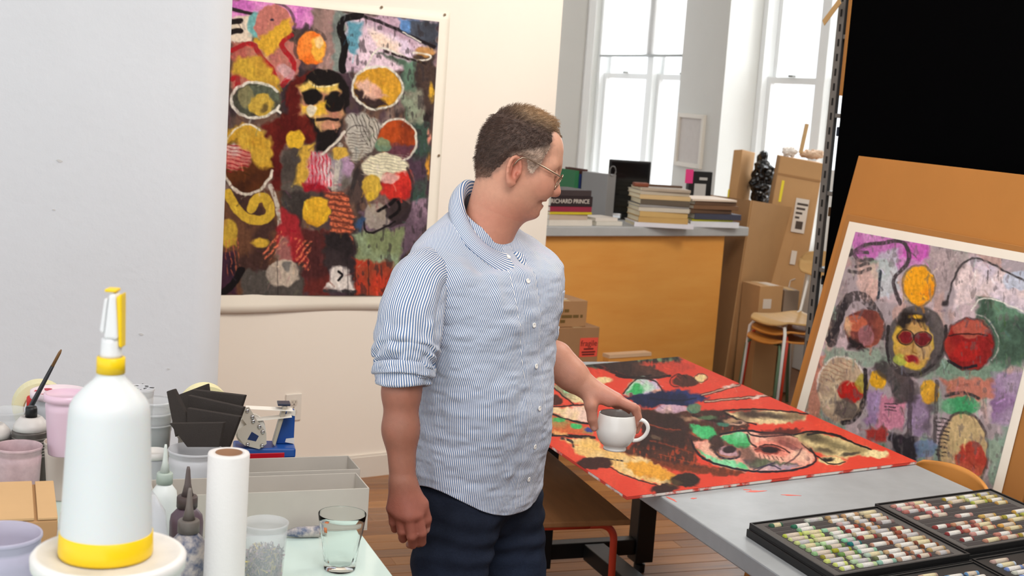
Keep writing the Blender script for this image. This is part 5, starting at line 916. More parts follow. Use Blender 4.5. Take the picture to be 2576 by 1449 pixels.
# tape rolls behind
def tape_roll(label, px, py, Y, ro, ri, wd, col, rz, z=None):
    c = at_y(px, py, Y); c[2] = G0 + ro if z is None else z
    o = thing('tape_roll', label, 'tape', (c[0], c[1], c[2] - ro), rz, 'rolls of tape'); pts = [(ro, -wd / 2), (ro, wd / 2), (ri, wd / 2), (ri, -wd / 2), (ro, -wd / 2)]
    MB().lathe(pts, 40).obj('tape_ring', mat('tape_%d' % col[0], col, .5), o, smooth=False, loc=(0, 0, ro), rot=(R(90), 0, 0)); MB().lathe([(ri, -wd / 2), (ri, wd / 2), (ri - .003, wd / 2), (ri - .003, -wd / 2), (ri, -wd / 2)], 40).obj('core', mat('tape_core', (180, 150, 110), .8), o, loc=(0, 0, ro), rot=(R(90), 0, 0))
tape_roll('pale yellow tape roll standing behind the pink lidded tub', 100, 1022, 2.84, .056, .036, .045, (228, 220, 178), R(24), z=float(at_y(100, 1022, 2.84)[2])); tape_roll('cream masking tape roll standing behind the foam sheets', 515, 1028, 2.86, .054, .036, .045, (236, 226, 176), R(24), z=float(at_y(515, 1028, 2.86)[2]))
for (px, py, Y, lb) in ((100, 1022, 2.84, 'upright storage tin holding the pale yellow tape'), (515, 1028, 2.86, 'upright storage tin holding the cream tape')):
    c = at_y(px, py, Y); rr = .056 if px == 100 else .054; o = thing('storage_tin', lb, 'tin', (c[0], c[1], G0), R(24), 'tins behind the pots'); ht = float(c[2]) - rr - G0 - .0005; MB().box(-.05, .05, -.03, .03, 0, ht).obj('tin_body', mat('tin_grey', (150, 140, 128), .5), o, bevel=.004); MB().box(-.052, .052, -.032, .032, ht * .8, ht * .82).obj('tin_seam', mat('tin_grey', (150, 140, 128), .5), o)
c = at_y(80, 1000, 2.80); o = thing('glue_stick', 'small white stick with red cap behind the paintbrush', 'glue stick', (c[0], c[1], G0)); hz = float(c[2]) - G0; MB().lathe([(.010, 0), (.010, hz - .03), (0, hz - .03)], 18).obj('tube', m_white_pl, o, smooth=True); MB().lathe([(.0105, hz - .0295), (.0105, hz), (.009, hz + .003), (0, hz + .003)], 18).obj('cap', mat('red_cap', (200, 40, 40), .4), o, smooth=True)
# kraft carton bottom left
kp = at_z(150, 1207, 1.06); ka, kb = toroom(kp)
o = thing('kraft_box', 'flat kraft cardboard box with parted flaps at the table edge', 'box', room(ka - .21, kb - .13, G0), RZ); hk = 1.06 - G0
MB().box(-.21, .20, -.07, .13, 0, hk - .006).obj('box_body', m_kraft, o, bevel=.002); MB().box(-.21, .165, -.07, .13, hk - .005, hk).obj('flap', mat('kraft_flap', (206, 166, 118), .8, var=.05, vscale=8), o, bevel=.001); MB().box(.170, .20, -.07, .13, hk - .005, hk - .0008).obj('flap', mat('kraft_flap', (206, 166, 118), .8, var=.05, vscale=8), o, bevel=.001)
# foam sheets standing in a tub
ft = tub('round deli tub holding the dark foam sheets', 492, 1128, 1.045, 66, .1245, m_milk); m_foam = mat('charcoal_foam', (70, 64, 61), .95, bump=.5, bscale=700, spec=.1)
foams = [([(418, 985), (436, 979), (478, 1065), (440, 1100)], 2.60, 'narrow foam strip tilted at the side of the tub'), ([(430, 1000), (520, 966), (533, 1060), (460, 1110)], 2.72, 'rearmost foam sheet with raised corner'), ([(483, 980), (615, 995), (585, 1090), (480, 1090)], 2.68, 'wide foam sheet second from the back'), ([(472, 994), (612, 1025), (580, 1110), (472, 1110)], 2.64, 'foam sheet in the middle of the fan'), ([(470, 1026), (603, 1048), (572, 1130), (470, 1120)], 2.60, 'foam sheet second from the front'), ([(425, 1065), (562, 1063), (550, 1125), (470, 1125)], 2.54, 'front trapezoid foam sheet in the fan')]
for (q4, Y, lb) in foams:
    P4 = [at_y(x, y, Y + (.0 if k < 2 else .012)) for k, (x, y) in enumerate(q4)]; c0 = np.mean(P4, 0); c0[2] = min(p[2] for p in P4); o = thing('foam_sheet', lb, 'foam', tuple(c0), 0, 'foam sheets in the tub')
    th = np.array([.004, .009, 0]); MB().hexa([tuple(p - c0) for p in (P4[3], P4[2], P4[1], P4[0])] + [tuple(p - c0 + th) for p in (P4[3], P4[2], P4[1], P4[0])]).obj('foam', m_foam, o, bevel=.0015)
# tape dispenser
d0 = at_z(672, 1146, G0); td = thing('tape_dispenser', 'blue bench tape dispenser with pale metal plates and white tape', 'tape dispenser', (d0[0], d0[1], G0), R(14)); m_blue = mat('dispenser_blue', (24, 74, 150), .35); m_beige = mat('plate_beige', (196, 188, 176), .4, metal=.2)
MB().box(-.075, .062, -.02, .05, 0, .022).obj('base', m_blue, td, bevel=.004)
bl = MB(); bl.add([(.020, .018, .0225), (.060, .018, .0225), (.060, .018, .098), (.036, .018, .098), (.020, .05, .0225), (.060, .05, .0225), (.060, .05, .098), (.036, .05, .098)], [(0, 1, 2, 3), (7, 6, 5, 4), (0, 4, 5, 1), (1, 5, 6, 2), (2, 6, 7, 3), (3, 7, 4, 0)]); bl.obj('side_housing', m_blue, td, bevel=.002)
MB().hexa([(.010, -.012, .030), (.016, -.012, .024), (.016, .017, .024), (.010, .017, .030), (.030, -.012, .118), (.040, -.012, .118), (.040, .017, .118), (.030, .017, .118)]).obj('cutter_arm', mat('arm_beige', (186, 176, 160), .4, metal=.3), td, bevel=.002)
MB().box(.018, .046, -.014, .019, .1185, .1235).obj('blade_guard', mat('blade_dark', (40, 46, 66), .4), td, bevel=.001)
pp = [(-.068, .050), (-.052, .030), (-.020, .022), (-.004, .034), (-.006, .060), (-.030, .092), (-.046, .118), (-.060, .116), (-.062, .094), (-.050, .078), (-.070, .064)]
vs = [(x, -.0225, z) for x, z in pp] + [(x, -.0255, z) for x, z in pp]; n_ = len(pp); pm_ = MB(); pm_.add(vs, [tuple(range(n_)), tuple(range(2 * n_ - 1, n_ - 1, -1))] + [(i, n_ + i, n_ + (i + 1) % n_, (i + 1) % n_) for i in range(n_)]); plt = pm_.obj('side_plate', m_beige, td)
MB().hexa([(-.047, -.0262, .044), (-.028, -.0262, .040), (-.022, -.0262, .052), (-.038, -.0262, .062), (-.047, -.0256, .044), (-.028, -.0256, .040), (-.022, -.0256, .052), (-.038, -.0256, .062)]).obj('plate_window', mat('window_blue', (20, 44, 90), .4), plt)
for (x, z) in ((-.050, .110), (-.038, .096), (-.036, .086), (-.022, .074), (-.014, .062), (-.046, .033), (-.014, .030)):
    MB().lathe([(0, 0), (.0048, 0), (.0042, .003), (.002, .0042), (0, .0042)], 14).obj('bolt_head', mat('bolt_chrome', (190, 190, 192), .15, metal=1.0), plt, smooth=True, loc=(x, -.0256, z), rot=(R(90), 0, 0))
for (x0, z0, x1, z1, nm) in ((-.052, .112, .052, .108, 'tape_strip'), (-.036, .084, .050, .094, 'tape_strip')): MB().hexa([(x0, -.020, z0), (x1, -.020, z1), (x1, .012, z1), (x0, .012, z0), (x0, -.020, z0 + .0008), (x1, -.020, z1 + .0008), (x1, .012, z1 + .0008), (x0, .012, z0 + .0008)]).obj(nm, mat('white_tape', (236, 230, 220), .5), td)
MB().lathe([(.012, -.02), (.034, -.02), (.034, .014), (.012, .014), (.012, -.02)], 36).obj('tape_spool', mat('spool_white', (226, 220, 210), .6), td, loc=(-.040, 0, .060), rot=(R(90), 0, 0))
for z in (.027, .092): MB().hexa([(.040, .0165, z), (.0605, .0165, z - .004), (.0605, .0178, z - .004), (.040, .0178, z), (.042, .0165, z + .008), (.0605, .0165, z + .010), (.0605, .0178, z + .010), (.042, .0178, z + .008)]).obj('corner_tape', mat('white_tape', (236, 230, 220), .5), td)
# red tray
r0 = at_z(672, 1158, 1.0); ra, rb_ = toroom(r0); o = thing('red_tray', 'red plastic parts tray between dispenser and grey boxes', 'tray', room(ra, rb_ + .075, G0), RZ); m_redp = mat('red_plastic', (186, 22, 40), .35); hr = .975 - G0
MB().box(-.07, .055, -.025, .025, 0, .003).box(-.07, .055, -.025, -.022, .003, hr).box(-.07, .055, .022, .025, .003, hr + .012).box(-.07, -.067, -.022, .022, .003, hr).box(.052, .055, -.022, .022, .003, hr).obj('tray_shell', m_redp, o, bevel=.001); MB().box(-.002, .0, -.0215, .0215, .0032, hr - .004).obj('divider', m_redp, o)
# grey card trays
m_greyc = mat('grey_card', (188, 180, 170), .75, var=.06, vscale=7)
for (e20, dep, z1, e1r, ln, lb) in ((2.425, .105, 1.004, .668, .40, 'long open grey cardboard tray nearest the glass tumbler'), (2.560, .100, 1.002, .684, .27, 'second open grey cardboard tray beside the red tray')):
    o = thing('card_tray', lb, 'tray', room(e1r - ln / 2, e20 + dep / 2, G0), RZ, 'grey card trays'); h_ = z1 - G0; a_, b_ = ln / 2, dep / 2; t_ = .0025
    MB().box(-a_, a_, -b_, b_, 0, t_).obj('tray_floor', m_greyc, o); MB().box(-a_, a_, -b_, -b_ + t_, t_, h_).obj('tray_side', m_greyc, o, bevel=.0008); MB().box(-a_, a_, b_ - t_, b_, t_, h_).obj('tray_side', m_greyc, o, bevel=.0008); MB().box(a_ - t_, a_, -b_ + t_, b_ - t_, t_, h_).obj('tray_end', m_greyc, o, bevel=.0008); MB().box(-a_, -a_ + t_, -b_ + t_, b_ - t_, t_, h_).obj('tray_end', m_greyc, o, bevel=.0008)
# squeeze bottles
def squeeze(label, px, py, zt, rpx, bodym, capm, tipm, group='squeeze bottles'):
    c = at_z(px, py, zt); r = rpx / F_PX * float((c - CO) @ _F); h = zt - G0; o = thing('squeeze_bottle', label, 'bottle', (c[0], c[1], G0), 0, group); hb = h - .075
    MB().lathe([(r * .92, 0), (r, .004), (r, hb - .022), (r * .93, hb - .010), (r * .62, hb), (r * .52, hb + .004), (0, hb + .004)], 36).obj('bottle_body', bodym, o, smooth=True)
    MB().lathe([(r * .62, hb + .0045), (r * .62, hb + .022), (r * .56, hb + .024), (0, hb + .024)], 28).obj('screw_cap', capm, o, smooth=True)
    MB().lathe([(r * .36, hb + .0245), (r * .20, hb + .045), (r * .12, hb + .070), (r * .08, hb + .075), (0, hb + .075)], 20).obj('nozzle_tip', tipm, o, smooth=True)
m_stain = mat('stained_bottle', (96, 104, 128), .5, var=.75, vscale=55, col2=(196, 186, 180), detail=3)
squeeze('white glue bottle with pale green cap and nozzle', 417, 1118, 1.115, 33, mat('glue_white', (222, 226, 224), .4), mat('cap_sage', (170, 182, 172), .5), mat('tip_clear', (206, 212, 206), .4))
squeeze('dark plum squeeze bottle with tall brown nozzle', 474, 1174, 1.105, 42, mat('plum_bottle', (84, 66, 76), .4, var=.3, vscale=20), mat('cap_brown', (74, 60, 58), .5), mat('tip_brown', (92, 80, 78), .5))
squeeze('paint spattered squeeze bottle in front of the paper roll', 478, 1228, 1.125, 44, m_stain, mat('cap_grey', (112, 104, 98), .5), mat('tip_grey', (120, 110, 104), .5))
# clear domed tub behind the spray bottle
c = at_y(285, 1300, 1.95); o = thing('clear_dome', 'clear plastic domed container behind the spray bottle', 'container', (c[0], c[1], G0)); hz = float(at_y(285, 1236, 1.95)[2]) - G0
MB().lathe([(.084, 0), (.085, .004), (.083, hz * .6), (.076, hz * .85), (.060, hz * .97), (.03, hz), (0, hz)], 44).obj('dome', plastic('dome_clear', (214, 214, 224), .42, .12), o, smooth=True); MB().lathe([(.0852, 0), (.089, .001), (.089, .004), (.0852, .005)], 44).obj('flange', plastic('dome_clear', (214, 214, 224), .42, .12), o, smooth=True)
# paper roll
c = at_y(576, 1138, 2.0); zr = float(c[2]); o = thing('paper_roll', 'white paper towel roll with cardboard core standing on the table', 'paper roll', (c[0], c[1], G0)); h = zr - G0
MB().lathe([(.0205, .0), (.031, .0), (.0315, .004), (.0312, h * .5), (.0315, h - .003), (.0305, h), (.0205, h), (.0205, .0)], 48).obj('paper', mat('towel_paper', (226, 221, 218), .9, bump=.15, bscale=160), o, smooth=True); MB().lathe([(.0203, .001), (.0203, h + .0006), (.0192, h + .0006), (.0192, .001), (.0203, .001)], 40).obj('core', mat('core_card', (150, 112, 84), .85), o, smooth=True)
# tub with shavings
sv = tub('clear deli tub half full of pencil shavings and scraps', 668, 1312, 1.03, 57, .1095, m_clear)
rg = random.Random(5); cm = [mat('shaving_%d' % k, c, .8) for k, c in enumerate(((150, 140, 150), (190, 176, 170), (110, 104, 116), (206, 190, 120), (84, 84, 92), (176, 150, 160)))]
rr = 57 / F_PX * float((at_z(668, 1312, 1.03) - CO) @ _F)
for k, m_ in enumerate(cm):
    s_ = MB()
    for q in range(150):
        a_ = rg.uniform(0, 6.28); d_ = rr * .80 * math.sqrt(rg.random()); z_ = rg.uniform(.006, .058 + .012 * (1 - d_ / rr)); l_ = rg.uniform(.003, .007)
        s_.at((d_ * math.cos(a_), d_ * math.sin(a_), z_), (rg.uniform(0, 3), rg.uniform(0, 3), rg.uniform(0, 3))); s_.box(-l_, l_, -.0012, .0012, -.0003, .0003)
    s_.m = Matrix.Identity(4); oo_ = s_.obj('shavings', m_, sv); oo_['kind'] = 'stuff'
# glass tumbler
c = at_z(854, 1432, G0); tg = thing('glass_tumbler', 'clear faceted glass tumbler on the mint glass table', 'glass', (c[0], c[1], G0))
m_glass = mat('clear_glass', (250, 253, 252), .0, trans=1.0, ior=1.13)
def facet(i, n, z): return 1 + .030 * math.cos(9 * 2 * math.pi * i / n) * max(0, 1 - abs(z - .035) / .04)
n_ = 72; prof_o = [(.0, .0), (.024, .0), (.0275, .002), (.0285, .008), (.0305, .03), (.0335, .055), (.0372, .068), (.0385, .075), (.0405, .090), (.0420, .1010), (.0418, .1022)]; prof_i = [(.0408, .1018), (.0392, .090), (.0370, .075), (.0345, .064), (.0305, .05), (.0275, .03), (.0255, .016), (.02, .012), (.0, .0115)]
vs = []; fs = []
for (r, z) in prof_o + prof_i:
    for i in range(n_):
        a_ = 2 * math.pi * i / n_; k_ = facet(i, n_, z); vs.append((r * k_ * math.cos(a_), r * k_ * math.sin(a_), z))
K = len(prof_o + prof_i)
for k in range(K - 1):
    for i in range(n_): j = (i + 1) % n_; fs.append((k * n_ + i, k * n_ + j, (k + 1) * n_ + j, (k + 1) * n_ + i))
MB().add(vs, fs).obj('glass_body', m_glass, tg, smooth=True)
# paint tube
c = at_z(762, 1342, G0 + .008); o = thing('paint_tube', 'small stained paint tube lying against the grey tray', 'paint tube', (c[0], c[1], G0), R(18)); MB().tube([(-.035, 0, .009), (-.01, 0, .011), (.03, 0, .011)], [.004, .010, .011], 14).obj('tube_body', m_stain, o, smooth=True); MB().tube([(.0302, 0, .011), (.042, 0, .011)], .006, 14).obj('cap', mat('cap_orange', (206, 110, 60), .5), o, smooth=True)
# ================================================================ trays of soft pastels on the metal table
m_tray = mat('tray_black', (20, 19, 20), .5); m_foamgrey = mat('tray_foam', (84, 80, 78), .95, bump=.25, bscale=500); m_slot = mat('tray_slot', (58, 52, 52), .95)
SHX = .175
def skew(a0_, b0_): return lambda a, b: (a, b + SHX * a)
class SkewMB(MB):
    def box(s, x0, x1, y0, y1, z0, z1): return MB.add(s, [(x, y + SHX * x, z) for (x, y, z) in ((x0, y0, z0), (x1, y0, z0), (x1, y1, z0), (x0, y1, z0), (x0, y0, z1), (x1, y0, z1), (x1, y1, z1), (x0, y1, z1))], [(0, 3, 2, 1), (4, 5, 6, 7), (0, 1, 5, 4), (1, 2, 6, 5), (2, 3, 7, 6), (3, 0, 4, 7)])
stick_mesh = {}
def pastel_parts(col, ln):
    key = (col, ln)
    if key not in stick_mesh:
        r = .0074; pr = [(0, -ln / 2), (r * .7, -ln / 2), (r, -ln / 2 + .002), (r, ln / 2 - .002), (r * .7, ln / 2), (0, ln / 2)]
        a_ = MB().lathe(pr, 10); me = bpy.data.meshes.new('pastel_stick'); me.from_pydata(a_.v, [], a_.f); me.polygons.foreach_set('use_smooth', [True] * len(me.polygons)); me.materials.append(mat('pastel_%d_%d_%d' % col, col, .95, var=.08, vscale=60)); stick_mesh[key] = me
    return stick_mesh[key]
def sleeve_mesh(ln, kind=0):
    k = ('sleeve', ln, kind)
    if k not in stick_mesh:
        r = .0076; a_ = MB().lathe([(r - .0003, -ln / 2), (r, -ln / 2), (r, ln / 2), (r - .0003, ln / 2)], 10); me = bpy.data.meshes.new('paper_sleeve'); me.from_pydata(a_.v, [], a_.f); me.polygons.foreach_set('use_smooth', [True] * len(me.polygons)); me.materials.append(mat('sleeve_paper_%d' % kind, ((206, 202, 196), (190, 176, 160), (198, 186, 150), (176, 172, 172))[kind], .8, var=.16, vscale=260)); stick_mesh[k] = me
    return stick_mesh[k]
def cname(c):
    import colorsys
    h, s, v = colorsys.rgb_to_hsv(*[q / 255 for q in c]); tone = 'pale ' if v > .78 and s < .35 else ('dark ' if v < .5 else ('bright ' if s > .6 and v > .7 else 'muted '))
    h *= 360
    base = 'grey' if s < .10 else ('red' if h < 14 or h > 345 else 'orange brown' if h < 32 else 'ochre' if h < 47 else 'yellow' if h < 62 else 'lime' if h < 85 else 'green' if h < 160 else 'teal' if h < 195 else 'blue' if h < 255 else 'violet' if h < 300 else 'pink')
    return tone + base
def pastel_tray(label, oa, ob, da, db, cols_, name_tag, ncol, rows, fill, seed, z0, lid=True, a_pad=.03, b_pad=.02, grp=None):
    """tray whose far-left corner is at room (oa, ob); da along the table width, db towards the viewer"""
    tr = thing('pastel_tray', label, 'tray', room(oa, ob, TZ), RZ, 'pastel trays'); base = z0 - TZ
    if lid: SkewMB().box(-.004, da + .004, -db - .004, .004, 0.0004, .019).obj('lid_underneath', m_tray, tr, bevel=.001)
    f0 = .0195 if lid else .0005; rim = base
    SkewMB().box(0, da, -db, 0, f0, rim - .012).obj('tray_floor', m_tray, tr)
    w = SkewMB(); t = .005
    w.box(0, t, -db, 0, rim - .0119, rim).box(da - t, da, -db, 0, rim - .0119, rim).box(t, da - t, -t, 0, rim - .0119, rim).box(t, da - t, -db, -db + t, rim - .0119, rim); w.obj('tray_rim', m_tray, tr, bevel=.0008)
    fo_ = SkewMB().box(t, da - t, -db + t, -t, rim - .0118, rim - .0045).obj('foam_insert', m_foamgrey, tr)
    rg = random.Random(seed); pa = (da - 2 * a_pad) / ncol; pb = (db - 2 * b_pad) / rows; ln = round(min(pa * .92, .066), 4)
    i = 0
    for r_ in range(rows):
        for c_ in range(ncol):
            a = a_pad + pa * (c_ + .5); b = -b_pad - pb * (r_ + .5); la, lb = a, b + SHX * a
            sl = SkewMB(); sl.box(a - ln * .52, a + ln * .52, b - pb * .40, b + pb * .40, rim - .0044, rim - .0040); sl.obj('slot', m_slot, fo_)
            u, v = c_ / max(1, ncol - 1), r_ / max(1, rows - 1)
            if rg.random() > fill: continue
            col = tuple(int(q * .86 / 4) * 4 for q in cols_(u, v, rg)); L = ln if rg.random() < .75 else round(ln * .7, 4)
            p = E1 * (oa + la) + E2 * (ob + lb); me = pastel_parts(col, L)
            kd = rg.choice((0, 0, 1, 2, 3)); root = thing('pastel_stick', '%s %s pastel stick with %s sleeve in the %s' % ('long' if L == ln else 'short', cname(col), ('white', 'tan', 'cream', 'grey')[kd], name_tag), 'pastel', (p[0], p[1], z0 - .0042), RZ + rg.uniform(-.05, .05) + .17, grp or ('pastels in the ' + name_tag))
            so_ = bpy.data.objects.new('stick', me); COL.objects.link(so_); so_.parent = root; so_.rotation_euler = (0, R(90), 0)
            s2 = bpy.data.objects.new('paper_sleeve', sleeve_mesh(round(L * rg.choice((.55, .7)), 4), kd)); COL.objects.link(s2); s2.parent = root; s2.rotation_euler = (0, R(90), 0); s2.location = (rg.uniform(-.004, .004), 0, 0)
def qz(c, rg, j=10): return tuple(max(0, min(255, int(round((v + rg.randint(-j, j)) / 8) * 8))) for v in c)
def green_tray(u, v, rg):
    if u < .30: c = rg.choice([(202, 206, 90), (222, 222, 120), (150, 190, 140), (110, 140, 80), (196, 222, 170), (160, 160, 50), (216, 216, 150)]) if v > .15 else (60, 110, 80)
    elif u < .55: c = rg.choice([(50, 150, 110), (160, 206, 176), (150, 210, 180), (40, 120, 110), (200, 216, 190)]) if v < .6 else rg.choice([(150, 190, 180), (120, 130, 70), (190, 206, 190)])
    else: c = rg.choice([(200, 170, 140), (190, 160, 130), (206, 186, 150), (196, 160, 110), (176, 130, 100), (204, 180, 160), (150, 120, 100)]) if rg.random() > .12 else (150, 70, 50)
    return qz(c, rg)
def red_tray_c(u, v, rg):
    if u < .55: c = rg.choice([(190, 110, 100), (200, 140, 120), (180, 100, 90), (206, 150, 140), (150, 70, 60), (196, 130, 110)])
    else: c = rg.choice([(190, 180, 90), (206, 196, 130), (200, 170, 120), (176, 160, 70), (210, 170, 90), (200, 160, 140)])
    return qz(c, rg)
def blue_tray(u, v, rg): return qz(rg.choice([(196, 210, 232), (206, 196, 180), (120, 150, 200), (216, 206, 190), (190, 170, 150)]), rg)
PZ = .795
pastel_tray('open black tray of green and tan pastels on the metal table', 1.684, 2.698 - SHX * 0, .416, .358, green_tray, 'green and tan tray', 6, 13, .86, 3, PZ)
pastel_tray('open black tray of red and ochre pastels beside the green tray', 2.106, 2.790, .43, .350, red_tray_c, 'red and ochre tray', 6, 13, .60, 8, PZ)
pastel_tray('open black tray of warm grey pastels near the table edge', 2.106, 2.412, .42, .33, blue_tray, 'warm grey tray', 6, 12, .6, 12, PZ - .012)
pastel_tray('open black tray of pale blue pastels in front of the green tray', 1.69, 2.325, .408, .33, blue_tray, 'pale blue tray', 6, 12, .5, 17, PZ - .012)
# ================================================================ the man
YAW = R(55); MF = np.array([math.sin(YAW), -math.cos(YAW), 0]); ML = np.array([math.cos(YAW), math.sin(YAW), 0])
MO = at_y(1206, 1225, 2.90); MO = np.array([MO[0], MO[1], 0.0])
def B(f, l, z): return MO + MF * f + ML * l + np.array([0, 0, z])
def PX(x, y, Y): return at_y(x, y, Y)
man = thing('person', 'man in blue striped shirt and dark jeans looking down with white cup in hand', 'person', tuple(MO))
def to_man(V): return np.asarray(V) - MO
# ---- head frame
HC = PX(1287, 429, 2.90); hy = R(9); hp = R(-18)
HU = np.array([math.cos(hp) * math.cos(hy), math.cos(hp) * math.sin(hy), math.sin(hp)])
HV = np.array([-math.sin(hy), math.cos(hy), 0]); HW = np.cross(HU, HV)
HM = np.stack([HU, HV, HW])
def hd(u, v, w): return HC + (HU * u + HV * v + HW * w) / 1000.0
b = SDF()
def he(c, r, k=0.02, mode='u', rot=None):
    Rm = HM if rot is None else np.array(rot) @ HM
    b.ell(hd(*c), np.array(r) / 1000.0, Rm, k, mode)
def hc(a, c, ra, rc, k=0.012, mode='u'): b.cone(hd(*a), hd(*c), ra / 1000.0, rc / 1000.0, k, mode)
he((-5, 0, 50), (77, 73, 78), .001)
he((36, 0, 64), (54, 60, 52), .03)
he((40, 0, 4), (48, 60, 66), .03)
he((18, 0, -30), (52, 58, 46), .03)
he((48, 0, -42), (38, 42, 34), .02)
hc((74, -11, -64), (74, 11, -64), 15.5, 15.5, .014)
hc((44, 0, -60), (6, 0, -62), 28, 38, .03)               # soft underside of the jaw
for sgn in (-1, 1):
    hc((78, sgn * 8, 45), (66, sgn * 50, 40), 13, 10, .02)  # brow
    he((62, sgn * 42, 2), (24, 20, 20), .025)               # cheekbone
    he((71, sgn * 34, -14), (22, 22, 20), .016)              # smiling cheek
    he((95, sgn * 31, 26), (16, 17, 11), .014, 's')          # eye socket
    he((79, sgn * 32, 26), (12, 15, 12), .004)              # lidded eye
    hc((84, sgn * 16, 21), (74, sgn * 48, 23), 3.2, 2.4, .006)  # lower lid
    hc((97, sgn * 12, -13), (92, sgn * 12, -15), 8.8, 8, .008) # nostril wing
    hc((97, sgn * 7, -23), (104, sgn * 5.5, -18), 2.6, 2.6, .003, 's')
    hc((88, sgn * 22, -14), (76, sgn * 38, -40), 3.4, 2.8, .009, 's')  # smile fold
hc((91, 0, 34), (106, 0, -6), 7.5, 9.5, .014)              # nose
he((107, 0, -8), (10, 11, 9.5), .008)
hc((84, -18, -33), (84, 18, -33), 7, 7, .010)               # upper lip
hc((82, -17, -49), (82, 17, -49), 8, 8, .008)               # lower lip
hc((95, -20, -39.5), (95, 20, -39.5), 6.0, 6.0, .003, 's')      # parted mouth
hc((84, -22, -38.5), (84, 22, -38.5), 4.4, 4.4, .004, 's'); hc((80, -21, -38), (75, -29, -34), 3.6, 1.6, .004, 's'); hc((80, 21, -38), (75, 29, -34), 3.6, 1.6, .004, 's')
hc((90, -14, -55), (90, 14, -55), 3, 3, .010, 's')
# ears
for sgn in (-1, 1):
    T = np.array([[1, 0, 0], [0, 1, 0], [0, 0, 1]], float)
    ca, sa = math.cos(R(14)), math.sin(R(14)); yw = R(22) * sgn
    ax = np.array([[math.cos(yw), -math.sin(yw) , 0], [math.sin(yw), math.cos(yw), 0], [0, 0, 1]])
    tl = np.array([[ca, 0, sa], [0, 1, 0], [-sa, 0, ca]])
    Rm = ax @ tl
    ec = np.array([-10, sgn * 75, 2])
    b.ell(hd(*ec), np.array((17, 7.5, 31)) / 1000, Rm @ HM, .006)
    b.ell(hd(*(ec + np.array([2, sgn * 7, 3]))), np.array((11.5, 8.5, 20)) / 1000, Rm @ HM, .003, 's')
    rim = []
    for q in range(13):
        t = R(-100 + q * 25); p = np.array([-15.5 * math.sin(t) * 1.0, 5.5 * sgn, 29 * math.cos(t)])
        if 0: pass
        loc = ec + Rm.T @ p; rim.append(hd(*loc))
    for q in range(12): b.cone(rim[q], rim[q + 1], .0034, .0034, .003)
    b.cone(hd(*(ec + np.array([2, sgn * 4, -24]))), hd(*(ec + np.array([6, sgn * 1, -30]))), .0075, .0065, .006)   # lobe
    b.cone(hd(*(ec + np.array([12, sgn * 4, -4]))), hd(*(ec + np.array([14, sgn * 1, -9]))), .0045, .0045, .004)    # tragus
    b.cone(hd(*(ec + np.array([-6, sgn * 5, 10]))), hd(*(ec + np.array([-3, sgn * 5, -14]))), .003, .003, .004)
# neck and torso under the shirt
b.cone(hd(-16, 0, -12), B(-0.030, 0, 1.47), .052, .052, .03)
b.cone(hd(10, 0, -58), B(-.030, 0, 1.43), .048, .046, .03)
b.ell(B(-0.025, 0, 1.26), (.080, .135, .13), np.stack([MF, ML, [0, 0, 1]]), .05)
b.ell(B(0.0, 0, 1.08), (.095, .130, .20), np.stack([MF, ML, [0, 0, 1]]), .05)
b.cone(B(-.045, -.12, 1.365), B(-.010, .12, 1.365), .040, .040, .05)
# legs (inside the jeans)
RK, LK = B(.0, -.125, .47), B(.05, .115, .47); RA_, LA_ = B(-.03, -.135, .07), B(.04, .125, .07)
b.cone(B(0, -.08, .88), RK, .058, .045, .03); b.cone(RK, RA_, .048, .034, .02); b.cone(B(0, .08, .88), LK, .058, .045, .03); b.cone(LK, LA_, .048, .034, .02)
# right arm and hand
RS = B(-.058, -.168, 1.372); RE = PX(1022, 905, 2.715); RWr = PX(1013, 1205, 2.675)
b.cone(RS, RE, .046, .041, .03)
b.chain([RE, PX(1010, 985, 2.70), PX(1008, 1080, 2.69), RWr], [.040, .0345, .0325, .0265], .01, .03)
hand_r = dict(index=[(1050, 1293, 2.660), (1061, 1340, 2.664), (1061, 1364, 2.682), (1052, 1368, 2.702)],
              middle=[(1028, 1298, 2.650), (1036, 1348, 2.655), (1038, 1370, 2.676), (1030, 1370, 2.698)],
              ring=[(1005, 1292, 2.655), (1011, 1336, 2.662), (1014, 1355, 2.682), (1010, 1352, 2.70)],
              pinky=[(986, 1278, 2.665), (989, 1314, 2.672), (993, 1331, 2.69), (994, 1330, 2.705)])
rad = dict(index=(.0118, .0105, .009, .0078), middle=(.0122, .0108, .0092, .008), ring=(.0115, .0100, .0088, .0076), pinky=(.0102, .0088, .0076, .0066))
def make_hand(h, wrist, kp=.016):
    for nme in ('index', 'middle', 'ring', 'pinky'):
        pts = [PX(*p) for p in h[nme]]
        b.cone(wrist + (pts[0] - wrist) * .12, pts[0], .0185, rad[nme][0] + .0025, kp)
    for nme in ('index', 'middle', 'ring', 'pinky'):
        pts = [PX(*p) for p in h[nme]]; r = rad[nme]
        for i in range(3): b.cone(pts[i], pts[i + 1], r[i], r[i + 1], .003)
make_hand(hand_r, RWr)
tp = [PX(1030, 1228, 2.67), PX(1060, 1268, 2.672), PX(1072, 1306, 2.680), PX(1071, 1333, 2.690)]
b.cone(tp[0], tp[1], .017, .0145, .014); b.cone(tp[1], tp[2], .0140, .0118, .006); b.cone(tp[2], tp[3], .0116, .0088, .003)
